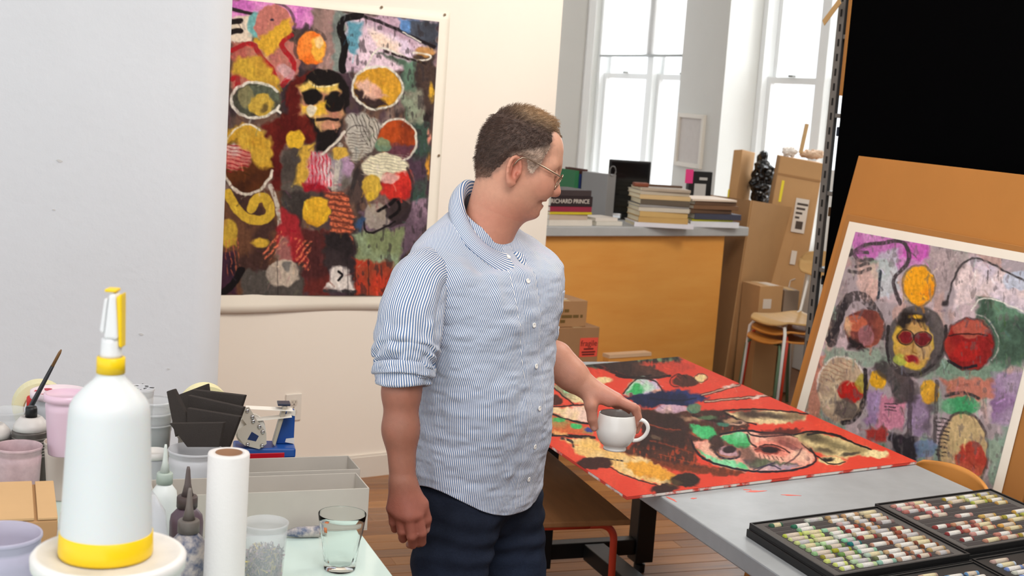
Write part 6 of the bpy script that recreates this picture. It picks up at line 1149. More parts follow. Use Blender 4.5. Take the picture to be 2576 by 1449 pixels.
# left arm reaching to the cup
LS = B(.003, .160, 1.370); LE = PX(1330, 885, 3.10); LWr = PX(1466, 968, 3.085)
b.cone(LS, LE, .046, .041, .03); b.chain([LE, PX(1395, 905, 3.10), PX(1440, 945, 3.09), LWr], [.043, .038, .032, .0265], .01, .03)
hand_l = dict(index=[(1548, 1006, 3.062), (1594, 1025, 3.060), (1605, 1050, 3.066), (1599, 1068, 3.072)],
              middle=[(1552, 1004, 3.082), (1600, 1030, 3.086), (1608, 1062, 3.088), (1600, 1084, 3.09)],
              ring=[(1546, 1006, 3.102), (1588, 1032, 3.110), (1598, 1062, 3.112), (1592, 1084, 3.11)],
              pinky=[(1534, 1008, 3.120), (1570, 1034, 3.130), (1578, 1058, 3.132), (1572, 1076, 3.128)])
make_hand(hand_l, LWr)
tp = [PX(1480, 985, 3.072), PX(1487, 1020, 3.052), PX(1490, 1054, 3.052), PX(1495, 1076, 3.056)]
b.cone(tp[0], tp[1], .0175, .0150, .014); b.cone(tp[1], tp[2], .0145, .0122, .006); b.cone(tp[2], tp[3], .0122, .0092, .003)
b.cone(PX(1500, 995, 3.066), PX(1530, 1012, 3.060), .012, .010, .014)     # web between thumb and index
BV, BF = b.mesh(0.0026, smooth=2)
Q = ((BV - HC) @ HM.T) * 1000.0                                  # head coordinates, mm
inhead = (np.abs(Q[:, 0]) < 130) & (np.abs(Q[:, 1]) < 95) & (Q[:, 2] > -95) & (Q[:, 2] < 160)
c0 = np.array(lin((206, 152, 126))); red = np.array(lin((196, 112, 92))); pale = np.array(lin((222, 172, 146)))
colr = np.tile(c0, (len(BV), 1))
def blend(mask, c, a): 
    global colr
    k = (mask * a)[:, None]; colr = colr * (1 - k) + np.array(c) * k
g = lambda c, r: np.exp(-(((Q - np.array(c)) / np.array(r)) ** 2).sum(1)) * inhead
for s in (-1, 1):
    blend(g((66, s * 46, -8), (28, 24, 24)), red, .55); blend(g((-5, s * 80, 2), (26, 14, 36)), red, .75)
blend(g((106, 0, -8), (14, 18, 14)), red, .8); blend(g((85, 0, -40), (12, 24, 9)), lin((176, 84, 78)), .8)
blend(g((88, 0, -39.5), (12, 27, 3.2)), lin((96, 40, 38)), .9); blend(g((70, 0, 85), (40, 70, 40)), pale, .7); blend(g((20, 0, -90), (70, 70, 40)), red, .35)
neck = sstep(BV[:, 2], 1.56, 1.50) * (BV[:, 2] > 1.3); blend(neck, red, .35)
arm = ((BV[:, 2] < 1.25)).astype(float); blend(arm * (BV[:, 0] < .06), lin((152, 100, 82)), .9); blend(arm * (BV[:, 0] >= .06), lin((188, 134, 112)), .8)  # shade painted into the right forearm, left forearm coloured lighter as lit
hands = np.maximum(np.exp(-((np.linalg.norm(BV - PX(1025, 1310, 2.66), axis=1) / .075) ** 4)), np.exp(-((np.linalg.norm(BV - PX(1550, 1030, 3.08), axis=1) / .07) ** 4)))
blend(hands * (BV[:, 0] < .06), lin((164, 98, 84)), .8); blend(hands * (BV[:, 0] >= .06), lin((188, 122, 104)), .7)  # hands follow: right painted darker as shaded, left lighter as lit
blend(np.clip(fbm(BV, 40, 3) * .6 + .3, 0, 1), red, .14)
# nails
for (x, y, Y, r) in ((1078, 1334, 2.682, .0075), (1492, 1080, 3.046, .0075), (1608, 1066, 3.06, .006)):
    blend(np.exp(-((np.linalg.norm(BV - PX(x, y, Y), axis=1) / r) ** 6)), lin((222, 168, 152)), .8)
for s in (-1, 1):
    blend(g((86, s * 32, 22.5), (9, 17, 1.8)), lin((70, 44, 38)), .95)
    for (u_, w_) in ((66, 31), (64, 25), (65, 19)): blend(g((u_, s * 52, w_), (10, 13, 1.6)), lin((140, 82, 66)), .85)  # crow's-feet: crease shade painted as darker skin lines, no grooves
    blend(g((-7, s * 84, 4), (9, 7, 17)), lin((140, 70, 58)), .55)
stub = poly_sd(Q[:, 0], Q[:, 2], [(73, 119), (60, 123), (42, 121), (38, 108), (45, 92), (48, 75), (44, 45), (36, 12), (26, 8), (13, 25), (8, 35), (-15, 35), (-28, 18), (-34, 0), (-46, -26), (-66, -42), (-125, -50), (-130, 170), (90, 170)])
blend(sstep(stub + fbm(BV, 150, 77) * 4, 13, -3) * inhead * (np.abs(Q[:, 1]) < 74), lin((128, 96, 82)), .75)
blend(g((70, 0, -62), (40, 60, 26)) * np.clip(.5 + fbm(BV, 260, 78), 0, 1), lin((150, 110, 96)), .25)
m_skin = mat('skin', (206, 152, 126), 0.48, attr='pigment', var=0.06, vscale=90, bump=0.12, bscale=420, sss=0.12, spec=0.4)
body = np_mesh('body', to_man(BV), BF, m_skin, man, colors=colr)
# teeth between the lips
tm = MB()
for i in range(-3, 4):
    p = hd(85.5 - abs(i) * 1.5, i * 6.0, -36.5) - MO; tm.m = Matrix.Translation(p) @ Matrix((HU, HV, HW)).transposed().to_4x4(); tm.box(-2, 2, -.0029, .0029, -.0045, .0045) if 0 else tm.box(-.002, .002, -.0029, .0029, -.0045, .0045)
tm.obj('teeth', mat('tooth', (232, 222, 206), .3), man, bevel=0.001)
# ---- hair: the scalp patch lifted off the head, with short tufts
HAIR = [(86, 97), (74, 104), (56, 110), (44, 108), (43, 100), (47, 90), (48, 75), (44, 45), (36, 12), (26, 8), (13, 25), (8, 35), (-15, 35), (-28, 18), (-34, 0), (-46, -26), (-66, -42), (-125, -50), (-130, 170), (90, 170)]
sd = poly_sd(Q[:, 0], Q[:, 2], HAIR); sd = sd + fbm(BV, 120, 5) * 2.5
N = vnormals(BV, BF)
earm = (np.abs(Q[:, 0] + 9) < 24) & (np.abs(Q[:, 2] - 2) < 36) & (np.abs(Q[:, 1]) > 74.5)
hm = (sd < 0) & inhead & ~earm & (Q[:, 2] > -48)
fm_ = hm[BF].all(1); used = np.unique(BF[fm_]); remap = -np.ones(len(BV), int); remap[used] = np.arange(len(used))
HP = BV[used]; HN = N[used]; HQ = Q[used]; thick = 7.0 * sstep(-sd[used], 0, 16) * sstep(HQ[:, 2], -55, 10) + 1.0
thick = thick * (1 + .4 * sstep(HQ[:, 2], 70, 120)) - 4.5 * sstep(30 - HQ[:, 2], -25, 15) * sstep(HQ[:, 0], -10, 15)
thick = np.maximum(thick, .6)
flow = np.stack([HQ[:, 0] * 30 + HQ[:, 2] * 12, HQ[:, 1] * 110, HQ[:, 2] * 45 - HQ[:, 0] * 15], 1) / 1000
HP2 = HP + HN * ((thick + fbm(flow, 2.2, 21, 3) * 1.6 * np.minimum(thick / 5, 1)) / 1000)[:, None]
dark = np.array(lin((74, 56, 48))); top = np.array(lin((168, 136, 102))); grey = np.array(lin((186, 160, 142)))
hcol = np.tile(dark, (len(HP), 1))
k = (sstep(HQ[:, 2], 92, 126) * sstep(HQ[:, 0], -80, 10))[:, None] * .95; hcol = hcol * (1 - k) + top * k  # light from above painted into the crown as lighter brown
k = (sstep(40 + (HQ[:, 0] + 15) * .6 - HQ[:, 2], -7, 6) * sstep(HQ[:, 0], -30, -8))[:, None] * .9; hcol = hcol * (1 - k) + grey * k
k = (sstep(-HQ[:, 2], 0, 40) * .6 * sstep(-HQ[:, 0], 20, 40))[:, None]; hcol = hcol * (1 - k) + np.array(lin((150, 112, 92))) * k
hcol *= (1 + .35 * fbm(flow, 6, 31, 2))[:, None]; hcol = np.clip(hcol, .01, 1)
m_hair = mat('hair', (74, 56, 48), 0.55, attr='pigment', var=0.25, vscale=260, bump=0.5, bscale=330, spec=0.35)
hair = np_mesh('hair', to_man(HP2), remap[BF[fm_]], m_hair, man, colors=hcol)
rs = np.random.default_rng(4); pick = rs.integers(0, len(HP2), 9000); SV = []; SF = []; SCOL = []
for i in pick:
    L = (0.003 + 0.008 * min(thick[i] / 9, 1.2)) * rs.uniform(.6, 1.2)
    d0 = HU * (-.55 if HQ[i, 2] < 95 else .75) + HW * (-.65 if HQ[i, 2] < 95 else .25) + HV * rs.normal(0, .35)
    n_ = HN[i]; d = d0 - n_ * (d0 @ n_); d = d / (np.linalg.norm(d) + 1e-9); d = d * .8 + n_ * rs.uniform(.25, .8); d /= np.linalg.norm(d)
    sidev = np.cross(d, n_); sidev /= (np.linalg.norm(sidev) + 1e-9); p = HP2[i] - n_ * .001; wv = sidev * .0005; j = len(SV)
    SV += [p - wv, p + wv, p + d * L + n_ * .0005, p + d * L * .98]; SF.append((j, j + 1, j + 2, j + 3)); SCOL += [np.clip(hcol[i] * rs.uniform(.7, 1.7), .005, .9)] * 4
st = np_mesh('hair_strands', to_man(np.array(SV)), np.array(SF), m_hair, hair, smooth=False, colors=np.array(SCOL)); st['kind'] = 'stuff'
# eyebrow
for s in (-1, 1):
    eb = MB()
    for i in range(60):
        t = rs.random(); p = hd(89 - 16 * t * t, s * (10 + 38 * t), 45 + 3 * math.sin(t * 3) + rs.normal(0, 1.4)); q = p + (HU * (-.3 - t * .4) + HV * s * .8 + HW * .35 + np.array([0, 0, 0])) * .007
        nn = HU * .0015; eb.tube([tuple(p - MO), tuple(q + nn - MO)], [.0006, .0002], 4)
    eb.obj('eyebrow', mat('brow_hair', (136, 104, 84), .6), man)
# ---- glasses
gl = thing('glasses', None, None); gl.parent = man
mg = mat('glasses_metal', (170, 150, 130), 0.25, metal=0.9)
ga = []
for s in (-1, 1):
    arm_pts = [hd(-14, s * 82, 10), hd(-9, s * 83, 26), hd(-2, s * 82, 34), hd(10, s * 80, 36), hd(50, s * 74, 32), hd(88, s * 66, 27), hd(97, s * 60, 25)]
    MB().tube([tuple(p - MO) for p in arm_pts], .0016, 8).obj('temple_arm', mg, gl, smooth=True)
    ring = []
    for q in range(33):
        t = 2 * math.pi * q / 32; dv = 23 * math.cos(t); dw = 17.5 * math.sin(t) * (1 - .12 * math.cos(t) * s)
        ring.append(hd(100 - (abs(34 + dv * 1.0) - 12) * .10 + dw * .14, s * (34 + dv), 14 + dw))
    ro = MB().tube([tuple(p - MO) for p in ring], .0014, 8, cap=False).obj('lens_rim', mg, gl, smooth=True)
    mbx = MB(); mbx.add([tuple(p - MO) for p in ring[:-1]], [tuple(range(32))]); mbx.obj('lens', mat('lens_glass', (235, 240, 240), .02, alpha=.14, spec=.9), gl)
MB().tube([tuple(hd(101, -12, 18) - MO), tuple(hd(104, 0, 23) - MO), tuple(hd(101, 12, 18) - MO)], .0012, 8).obj('bridge', mg, gl, smooth=True)
# ================================================================ shirt
PITCH_S = 0.0044
m_shirt = bpy.data.materials.new('striped_cotton'); m_shirt.use_nodes = True
nt = m_shirt.node_tree; Nn = nt.nodes; Ln = nt.links; bs = Nn['Principled BSDF']; bs.inputs['Roughness'].default_value = .85; bs.inputs['Specular IOR Level'].default_value = .15
a_ = Nn.new('ShaderNodeAttribute'); a_.attribute_name = 'stripe'
dv_ = Nn.new('ShaderNodeMath'); dv_.operation = 'DIVIDE'; dv_.inputs[1].default_value = PITCH_S; Ln.new(a_.outputs['Fac'], dv_.inputs[0])
fr_ = Nn.new('ShaderNodeMath'); fr_.operation = 'FRACT'; Ln.new(dv_.outputs[0], fr_.inputs[0])
pp_ = Nn.new('ShaderNodeMath'); pp_.operation = 'PINGPONG'; pp_.inputs[1].default_value = .5; Ln.new(fr_.outputs[0], pp_.inputs[0])
rp_ = Nn.new('ShaderNodeValToRGB'); rp_.color_ramp.elements[0].position = .24; rp_.color_ramp.elements[1].position = .30
rp_.color_ramp.elements[0].color = (*lin((232, 229, 230)), 1); rp_.color_ramp.elements[1].color = (*lin((82, 114, 158)), 1)
Ln.new(pp_.outputs[0], rp_.inputs[0]); Ln.new(rp_.outputs[0], bs.inputs['Base Color'])
tc_ = Nn.new('ShaderNodeTexCoord'); nz_ = Nn.new('ShaderNodeTexNoise'); nz_.inputs['Scale'].default_value = 130; nz_.inputs['Detail'].default_value = 2; Ln.new(tc_.outputs['Object'], nz_.inputs['Vector'])
bp_ = Nn.new('ShaderNodeBump'); bp_.inputs['Strength'].default_value = .35; bp_.inputs['Distance'].default_value = .003; Ln.new(nz_.outputs['Fac'], bp_.inputs['Height']); Ln.new(bp_.outputs[0], bs.inputs['Normal'])
shirt = thing('shirt', None, None); shirt.parent = man
def lerp_tab(z, tab): 
    t = np.array(tab, float); return [np.interp(z, t[:, 0], t[:, i]) for i in range(1, t.shape[1])]
def smooth_tab(z, tab):   # smoothed interpolation
    return [sum(np.interp(z + d, np.array(tab)[:, 0], np.array(tab)[:, i]) * w for d, w in ((-.025, .2), (-.012, .2), (0, .2), (.012, .2), (.025, .2))) for i in range(1, len(tab[0]))]
#      z     cf     cl   a(l)  b(f)
TOR = [(.80, -.004, .0, .170, .120), (.90, -.004, .0, .170, .120), (1.00, -.004, .0, .168, .122), (1.08, -.003, .0, .168, .124), (1.16, -.005, .0, .172, .122), (1.25, -.010, .0, .180, .118),
       (1.33, -.016, .0, .192, .114), (1.375, -.022, .0, .200, .108), (1.40, -.026, .0, .201, .103), (1.42, -.028, .0, .195, .098), (1.44, -.030, .0, .176, .090), (1.455, -.030, .0, .145, .081), (1.468, -.029, .0, .108, .071), (1.480, -.028, .0, .076, .060), (1.51, -.026, 0, .056, .050)]
def seg_d(P, a, b):
    ab = b - a; t = np.clip(((P - a) @ ab) / (ab @ ab), 0, 1); return np.linalg.norm(P - a - t[:, None] * ab, axis=1), t
def folds_torso(P):
    d = np.zeros(len(P))
    def rd(x0, y0, x1, y1, w, h, Y=2.79, Y1=None):
        nonlocal d
        q, t = seg_d(P, PX(x0, y0, Y), PX(x1, y1, Y1 or Y)); d += 1.35 * h * np.exp(-(q / w) ** 2) * (0.35 + .65 * np.sin(math.pi * np.clip(t, 0.03, .97)))
    # drag folds from armpit and shoulder, soft puckers on the belly
    rd(1110, 800, 1190, 770, .010, .009); rd(1112, 826, 1180, 850, .010, -.008); rd(1120, 850, 1230, 905, .011, .008)
    rd(1112, 880, 1250, 985, .012, -.006); rd(1110, 905, 1200, 1010, .012, .007); rd(1185, 560, 1230, 650, .014, .006); rd(1160, 590, 1225, 720, .014, -.004); rd(1255, 640, 1240, 820, .016, .004)
    rd(1330, 850, 1280, 800, .012, .005, 2.8, 2.78); rd(1080, 1080, 1180, 1100, .009, .004); rd(1070, 1105, 1210, 1140, .009, -.004); rd(1075, 1150, 1250, 1175, .009, .0045); rd(1065, 1190, 1200, 1205, .008, -.004)
    rd(1150, 1130, 1290, 1120, .012, .004); rd(1200, 1200, 1320, 1190, .010, .004); rd(1075, 1000, 1085, 1200, .012, .006, 2.75)
    return d
nz, nt_ = 300, 360
zz = np.linspace(.84, 1.505, nz); th = np.linspace(0, 2 * math.pi, nt_ + 1)[:-1]     # theta 0 = front
cf, cl_, aa, bb_ = smooth_tab(zz, TOR)
ex = 2 / np.interp(zz, [.85, 1.3, 1.42, 1.5], [2.25, 2.4, 2.3, 2.0])
C_, S_ = np.cos(th), np.sin(th)
Zm = np.repeat(zz[:, None], nt_, 1)
Fm = cf[:, None] + bb_[:, None] * np.sign(C_) * np.abs(C_)[None] ** ex[:, None]
Lm = aa[:, None] * np.sign(S_) * np.abs(S_)[None] ** ex[:, None]
# belly and a chest that is fuller in front, flatter back
Fm = Fm + np.maximum(C_, 0)[None] ** 1.5 * (.012 * np.exp(-((Zm - 1.06) / .12) ** 2) + .008 * np.exp(-((Zm - 1.3) / .07) ** 2)) - np.maximum(-C_, 0)[None] * .012 * np.exp(-((Zm - 1.1) / .1) ** 2)
Zm = Zm - np.clip(.70 * sstep(Zm, 1.38, 1.49), 0, 1) * (Fm + .028)
tw = R(11) * sstep(Zm, 1.10, 1.38) * (1 - .5 * sstep(Zm, 1.43, 1.49)); Fm, Lm = Fm * np.cos(tw) + Lm * np.sin(tw), -Fm * np.sin(tw) + Lm * np.cos(tw)
# shirt-tail hem: low in front and back, cut up at the sides
hem = .872 + .062 * np.abs(S_) ** 2.2 + np.where(S_ > 0, .0, 0)
kz = (zz - zz[0]) / (zz[-1] - zz[0]); low = 1 - sstep(zz, zz[0], 1.05)
Zm = Zm + (hem - zz[0])[None] * low[:, None]
P = (MO + Fm[..., None] * MF + Lm[..., None] * ML + Zm[..., None] * np.array([0, 0, 1.0])).reshape(-1, 3)
Fq = np.array([(j * nt_ + i, j * nt_ + (i + 1) % nt_, (j + 1) * nt_ + (i + 1) % nt_, (j + 1) * nt_ + i) for j in range(nz - 1) for i in range(nt_)])
nv = vnormals(P, Fq)
wr = fbm(P * np.array([1, 1, .45]), 16, 41, 3) * .0042 + fbm(P * np.array([.6, .6, 1.6]), 34, 45, 2) * .0026
up = sstep(P[:, 2], 1.48, 1.40)
P = P + nv * (folds_torso(P) + wr * (.4 + .6 * up))[:, None]
# stripe coordinate: arc length from the front edge, constant along the body below the armpit
ds = np.sqrt(np.diff(np.concatenate([Fm, Fm[:, :1]], 1), axis=1) ** 2 + np.diff(np.concatenate([Lm, Lm[:, :1]], 1), axis=1) ** 2)
arc = np.concatenate([np.zeros((nz, 1)), np.cumsum(ds, 1)], 1); tot = arc[:, -1:]; arc = arc[:, :-1]
sgn_arc = np.where(th[None] <= math.pi, arc, arc - tot)
ref = np.interp(1.30, zz, tot[:, 0]); scale = np.where(zz < 1.30, ref / tot[:, 0], 1.0)
ST = (sgn_arc * scale[:, None]).ravel() + .5
ST = ST - .34 * np.maximum(Zm.ravel() - 1.16, 0) ** 1.25 * np.where(np.tile(th, nz) <= math.pi, 1, -1) + fbm(P, 22, 51, 2) * .0006
so = np_mesh('shirt_body', to_man(P), Fq, m_shirt, shirt, uvs={'stripe': ST})
md = so.modifiers.new('cloth', 'SOLIDIFY'); md.thickness = .0012; md.offset = -1
# ---- sleeves: lofted along the arm, rolled cuff above the elbow crease
def sleeve(name, path, radii, ref_dir, nring=150, nseg=110, seed=0, bunch=0.0, fold_list=()):
    path = np.array(path, float); t = np.linspace(0, 1, len(path)); tt_ = np.linspace(0, 1, nring)
    # smooth path by repeated averaging of a dense polyline
    C = np.stack([np.interp(tt_, t, path[:, i]) for i in range(3)], 1); rad_ = np.stack([np.interp(tt_, t, np.array(radii)[:, i]) for i in range(2)], 1)
    for _ in range(14): C[1:-1] = (C[:-2] + 2 * C[1:-1] + C[2:]) / 4
    for _ in range(6): rad_[1:-1] = (rad_[:-2] + 2 * rad_[1:-1] + rad_[2:]) / 4
    T = np.gradient(C, axis=0); T /= np.linalg.norm(T, axis=1, keepdims=True)
    A = ref_dir - T * (T @ ref_dir)[:, None]; A /= np.linalg.norm(A, axis=1, keepdims=True); Bn = np.cross(T, A)
    ph = np.linspace(0, 2 * math.pi, nseg + 1)[:-1]
    V = C[:, None] + A[:, None] * (np.cos(ph)[None, :, None] * rad_[:, :1, None]) + Bn[:, None] * (np.sin(ph)[None, :, None] * rad_[:, 1:, None])
    V = V.reshape(-1, 3)
    Fq = np.array([(j * nseg + i, j * nseg + (i + 1) % nseg, (j + 1) * nseg + (i + 1) % nseg, (j + 1) * nseg + i) for j in range(nring - 1) for i in range(nseg)])
    nn = vnormals(V, Fq)
    if ((V - np.repeat(C, nseg, 0)) * nn).sum() < 0: Fq = Fq[:, ::-1]; nn = -nn
    s_ = np.repeat(tt_, nseg); pa = np.tile(ph, nring)
    d = fbm(np.stack([np.cos(pa) * 1.3, np.sin(pa) * 1.3, s_ * 3.2], 1), 2.0, seed, 3) * .004
    d += bunch * sstep(s_, .45, .95) * np.sin(s_ * 46 + 3.4 * np.sin(pa + 1.0) + 4.5 * fbm(np.stack([np.cos(pa), np.sin(pa), s_ * 2], 1), 1.6, seed + 3, 2)) * .5
    for (x0, y0, x1, y1, Y, w, h) in fold_list:
        q, t2 = seg_d(V, PX(x0, y0, Y), PX(x1, y1, Y)); d += h * np.exp(-(q / w) ** 2)
    V = V + nn * d[:, None]
    ST = pa * .058 + np.sin(pa) * 0 + .3 + fbm(V, 20, seed + 9, 2) * .0008
    # close the angular seam: integer number of stripes
    n_str = round(2 * math.pi * .058 / PITCH_S); ST = pa / (2 * math.pi) * n_str * PITCH_S
    # duplicate the seam column so the stripe coordinate does not wrap inside a face
    Vg = V.reshape(nring, nseg, 3); Vg = np.concatenate([Vg, Vg[:, :1]], 1); Sg = np.concatenate([ST.reshape(nring, nseg), np.full((nring, 1), n_str * PITCH_S)], 1); m2 = nseg + 1
    Fq2 = np.array([(j * m2 + i, j * m2 + i + 1, (j + 1) * m2 + i + 1, (j + 1) * m2 + i) for j in range(nring - 1) for i in range(nseg)])
    o = np_mesh(name, to_man(Vg.reshape(-1, 3)), Fq2, m_shirt, shirt, uvs={'stripe': Sg.ravel()})
    md = o.modifiers.new('cloth', 'SOLIDIFY'); md.thickness = .0012; md.offset = 0
    return o, C, A, Bn, rad_
# right sleeve (hanging arm)
rs_path = [B(-.050, -.120, 1.375), B(-.058, -.158, 1.380), PX(1056, 712, 2.765), PX(1032, 780, 2.735), PX(1024, 860, 2.725), PX(1020, 905, 2.715), PX(1014, 938, 2.71)]
rs_rad = [(.046, .046), (.058, .058), (.062, .062), (.067, .066), (.070, .066), (.064, .060), (.056, .053)]
o1, C1, A1, B1, R1 = sleeve('sleeve', rs_path, rs_rad, MF, seed=61, bunch=.010,
    fold_list=[(960, 870, 1060, 900, 2.66, .010, .008), (955, 900, 1070, 925, 2.66, .008, -.006), (1000, 840, 1090, 880, 2.66, .012, .006), (1010, 700, 1030, 820, 2.66, .02, .004), (1080, 820, 1100, 900, 2.68, .012, .006), (965, 800, 1000, 880, 2.66, .012, -.004)])
def cuff(name, cpt, axis, ref_dir, r1, r2, hgt, seed):
    axis = np.array(axis) / np.linalg.norm(axis); A = ref_dir - axis * (ref_dir @ axis); A /= np.linalg.norm(A); Bn = np.cross(axis, A)
    prof = [(-.003, -.5), (.002, -.5), (.006, -.42), (.0075, -.1), (.0065, .3), (.0075, .44), (.004, .52), (-.001, .5), (-.004, .3), (-.005, -.1), (-.003, -.5)]
    ns = 96; V = []; SS = []
    for q, (o_, s_) in enumerate(prof):
        for i in range(ns + 1):
            a = 2 * math.pi * i / ns; wv = fbm(np.array([[math.cos(a) * 1.5, math.sin(a) * 1.5, s_ * 1.5]]), 2.2, seed, 2)[0]
            r = 1.0
            p = cpt + A * math.cos(a) * (r1 + o_ + wv * .004) + Bn * math.sin(a) * (r2 + o_ + wv * .004) - axis * (-s_ * hgt + .004 * math.sin(a * 2 + seed))
            V.append(p); SS.append(a / (2 * math.pi) * round(2 * math.pi * r1 / PITCH_S) * PITCH_S + s_ * .004)
    m2 = ns + 1
    Fq = np.array([(j * m2 + i, j * m2 + i + 1, (j + 1) * m2 + i + 1, (j + 1) * m2 + i) for j in range(len(prof) - 1) for i in range(ns)])
    return np_mesh(name, to_man(np.array(V)), Fq, m_shirt, shirt, uvs={'stripe': SS})
cuff('cuff', PX(1015, 948, 2.708), PX(1013, 985, 2.70) - PX(1018, 905, 2.712), MF, .052, .050, .034, 71)
cuff('cuff', PX(1017, 925, 2.71), PX(1013, 985, 2.70) - PX(1020, 880, 2.716), MF, .058, .055, .026, 75)
# left sleeve (far arm)
ls_path = [B(-.005, .125, 1.375), B(.0, .155, 1.370), PX(1326, 700, 3.04), PX(1326, 770, 3.06), PX(1332, 830, 3.08), PX(1345, 855, 3.085)]
ls_rad = [(.056, .050), (.066, .062), (.070, .066), (.064, .062), (.058, .056), (.054, .052)]
sleeve('sleeve', ls_path, ls_rad, MF, nring=90, nseg=90, seed=81, bunch=.008)
cuff('cuff', PX(1348, 850, 3.088), PX(1410, 900, 3.10) - PX(1330, 815, 3.085), MF, .051, .049, .036, 77)
# ---- collar
def ring_T(ph): return (-.024 + .054 * math.cos(ph), .066 * math.sin(ph), 1.500 - .072 * math.cos(ph) + .006 * math.cos(2 * ph))
V = []; SS = []; nph = 140; rows = 12
for i in range(nph + 1):
    ph = R(9) + (2 * math.pi - R(18)) * i / nph; f, l, z = ring_T(ph); front = math.exp(-((min(ph, 2 * math.pi - ph)) / R(34)) ** 2)
    fall = .036 + .030 * front; rx, ry = math.cos(ph), math.sin(ph)
    for q in range(rows):
        s = q / (rows - 1)
        if s < .3:    # inner stand
            u = 1 - s / .3; p = B(f + rx * (-.003 * u), l + ry * (-.003 * u), z - .034 * u)
        else:
            u = (s - .3) / .7; outw = .005 + .024 * math.sin(u * 1.5) + .012 * front * u; p = B(f + rx * outw + .012 * front * u, l + ry * (outw + .016 * front * u), z - fall * u + .004 * math.sin(math.pi * u))
        V.append(p); SS.append(s * .10 if False else (i / nph) * .02 + s * .075)
Fq = np.array([(i * rows + q, (i + 1) * rows + q, (i + 1) * rows + q + 1, i * rows + q + 1) for i in range(nph) for q in range(rows - 1)])
V_col = list(V)
co_ = np_mesh('collar', to_man(np.array(V)), Fq, m_shirt, shirt, uvs={'stripe': SS}); md = co_.modifiers.new('cloth', 'SOLIDIFY'); md.thickness = .0016; md.offset = 0
# ---- placket strip, pocket and buttons on the front
def front_at(z, th0):
    """point and normal on the shirt front at height z, angle th0"""
    j = int(np.argmin(np.abs(Zm[:, 0] - z))); i = int(round(th0 / (2 * math.pi) * nt_)) % nt_
    return P[j * nt_ + i], nv[j * nt_ + i]
def patch(name, z0, z1, t0, t1, lift, nzz, ntt, st0=None, edge=.0):
    V = []; SS = []
    for j in range(nzz):
        z = z0 + (z1 - z0) * j / (nzz - 1)
        for i in range(ntt):
            p, n = front_at(z, t0 + (t1 - t0) * i / (ntt - 1)); lf = lift if 0 < i < ntt - 1 and 0 < j < nzz - 1 else lift * .2
            V.append(p + n * lf); jj = int(np.argmin(np.abs(Zm[:, 0] - z))); ii = int(round((t0 + (t1 - t0) * i / (ntt - 1)) / (2 * math.pi) * nt_)) % nt_
            SS.append(ST[jj * nt_ + ii] if st0 is None else st0 + (t0 + (t1 - t0) * i / (ntt - 1)) * .28)
    Fq = np.array([(j * ntt + i, j * ntt + i + 1, (j + 1) * ntt + i + 1, (j + 1) * ntt + i) for j in range(nzz - 1) for i in range(ntt - 1)])
    return np_mesh(name, to_man(np.array(V)), Fq, m_shirt, shirt, uvs={'stripe': SS})
patch('placket', .885, 1.445, R(-6), R(10), .0022, 150, 9, st0=.2)
patch('chest_pocket', 1.235, 1.345, R(40), R(74), .0024, 40, 20)
m_btn = mat('pearl_button', (238, 234, 228), .25, coat=.3)
def button(z, t0, r=.0055, nm='button'):
    p, n = front_at(z, t0); p = p + n * .0035; e = Vector(n).to_track_quat('Z', 'Y').to_euler()
    return MB().lathe([(0, 0), (r, 0), (r, .0012), (r * .8, .0018), (r * .6, .0012), (0, .0012)], 16).obj(nm, m_btn, shirt, smooth=True, loc=tuple(p - MO), rot=e)
for z in (1.375, 1.285, 1.195, 1.105, 1.02, .945): button(z, R(3))
CV_ = np.array(V_col)
for (ii, qq) in ((nph - 5, rows - 2), (nph - 1, 5)):
    p = CV_[ii * rows + qq]; nrm = np.cross(CV_[ii * rows + qq + 1] - p, CV_[(ii - 2) * rows + qq] - p); nrm /= np.linalg.norm(nrm); nrm = nrm if nrm @ (CO - p) > 0 else -nrm
    e = Vector(nrm).to_track_quat('Z', 'Y').to_euler(); p = p + nrm * .0012
    MB().lathe([(0, 0), (.0052, 0), (.0052, .0012), (.004, .0018), (.003, .0012), (0, .0012)], 16).obj('collar_button', m_btn, shirt, smooth=True, loc=tuple(p - MO), rot=e)
# ================================================================ jeans and shoes
j_ = SDF()
ax3 = np.stack([MF, ML, [0, 0, 1]])
j_.ell(B(-.005, 0, .93), (.112, .160, .125), ax3, .03)
j_.ell(B(-.05, -.065, .89), (.075, .085, .09), ax3, .04); j_.ell(B(-.05, .065, .89), (.075, .085, .09), ax3, .04)
for hip, kn, an in ((B(.005, -.083, .86), RK, RA_), (B(.01, .083, .86), LK, LA_)):
    j_.cone(hip, kn, .092, .071, .03); j_.cone(kn, an + np.array([0, 0, -.03]), .070, .066, .03)
JV, JF = j_.mesh(0.006, lo=B(0, 0, 0) + np.array([-.5, -.5, .03]), hi=B(0, 0, 0) + np.array([.5, .5, 1.03]), smooth=2)
jn = vnormals(JV, JF)
dj = fbm(JV * np.array([1, 1, .6]), 14, 91, 3) * .006 + fbm(JV * np.array([.8, .8, 1.5]), 30, 95, 2) * .002
crz = np.exp(-((JV[:, 2] - .80) / .06) ** 2); dj += crz * np.sin(JV[:, 2] * 130 + 6 * fbm(JV, 6, 99, 2)) * .0035
JV = JV + jn * dj[:, None]
seam = np.ones(len(JV)); q_ = (JV - MO) @ ML
jc = np.tile(np.array(lin((30, 35, 48))), (len(JV), 1)) * (1 + .25 * fbm(JV, 18, 101, 3))[:, None]
fade = np.exp(-((JV[:, 2] - .66) / .12) ** 2)[:, None]; jc = jc * (1 - .4 * fade) + np.array(lin((48, 60, 84))) * .4 * fade
m_denim = mat('denim', (38, 46, 66), 0.9, attr='pigment', var=.18, vscale=220, bump=.3, bscale=500, spec=.15)
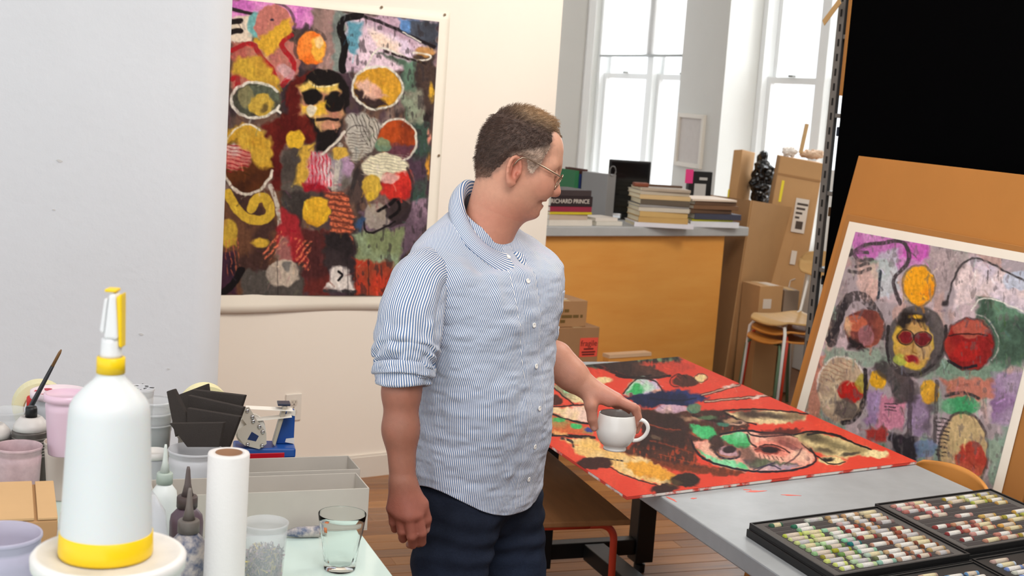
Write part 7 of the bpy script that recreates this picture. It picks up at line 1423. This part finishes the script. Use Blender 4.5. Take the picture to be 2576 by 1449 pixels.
jo = np_mesh('jeans', to_man(JV), JF, m_denim, man, colors=np.clip(jc, .003, 1))
for hip, an, lab in ((RK, RA_, 'r'), (LK, LA_, 'l')):
    sh = SDF(); s0 = an.copy(); s0[2] = .045
    sh.cone(s0 - MF * .03, s0 + MF * .06, .042, .045, .01); sh.cone(s0 + MF * .06, s0 + MF * .17 - np.array([0, 0, .012]), .045, .034, .02); sh.cone(s0, s0 + np.array([0, 0, .05]), .043, .045, .02)
    SV_, SF_ = sh.mesh(.006, lo=s0 + np.array([-.3, -.3, -.045]), smooth=2); SV_[:, 2] = np.maximum(SV_[:, 2], .002)
    np_mesh('shoe', to_man(SV_), SF_, mat('shoe_leather', (58, 40, 30), .4), man)
# ================================================================ white cup in the hand
cc = PX(1546, 1130, 3.075)
CS = 1.10
cup = thing('cup', 'white ceramic teacup held by its rim in the left hand', 'cup', tuple(cc))
prof = [(.0, .002), (.022, .0), (.0245, .0), (.0245, .004), (.0232, .007), (.031, .013), (.0385, .024), (.0425, .038), (.0428, .050), (.0405, .064), (.0388, .0770), (.0380, .0785), (.0370, .0770), (.0388, .062), (.0408, .050), (.0402, .040), (.036, .027), (.028, .015), (.0, .011)]
m_cer = mat('white_ceramic', (240, 236, 230), .12, coat=.4)
MB().lathe(prof, 56).obj('bowl', m_cer, cup, smooth=True)
hd_ = [(.0400, 0, .066), (.052, 0, .070), (.063, 0, .064), (.067, 0, .052), (.062, 0, .038), (.050, 0, .027), (.036, 0, .023)]
hp_ = []
for k in range(len(hd_) - 1):
    for q in range(6):
        t = q / 6; P0, P1, P2, P3 = [Vector(hd_[max(0, min(len(hd_) - 1, k + d))]) for d in (-1, 0, 1, 2)]
        hp_.append(tuple(.5 * ((2 * P1) + (P2 - P0) * t + (2 * P0 - 5 * P1 + 4 * P2 - P3) * t * t + (-P0 + 3 * P1 - 3 * P2 + P3) * t ** 3)))
hp_.append(hd_[-1]); ho = MB().tube(hp_, .0042, 12).obj('handle', m_cer, cup, smooth=True); ho.rotation_euler = (0, 0, R(-12))
MB().lathe([(.0, .060), (.0382, .060), (.0383, .0605), (0, .0605)], 40).obj('tea', mat('milky_tea', (150, 120, 96), .08), cup, smooth=True)

cup.scale = (CS, CS, CS)
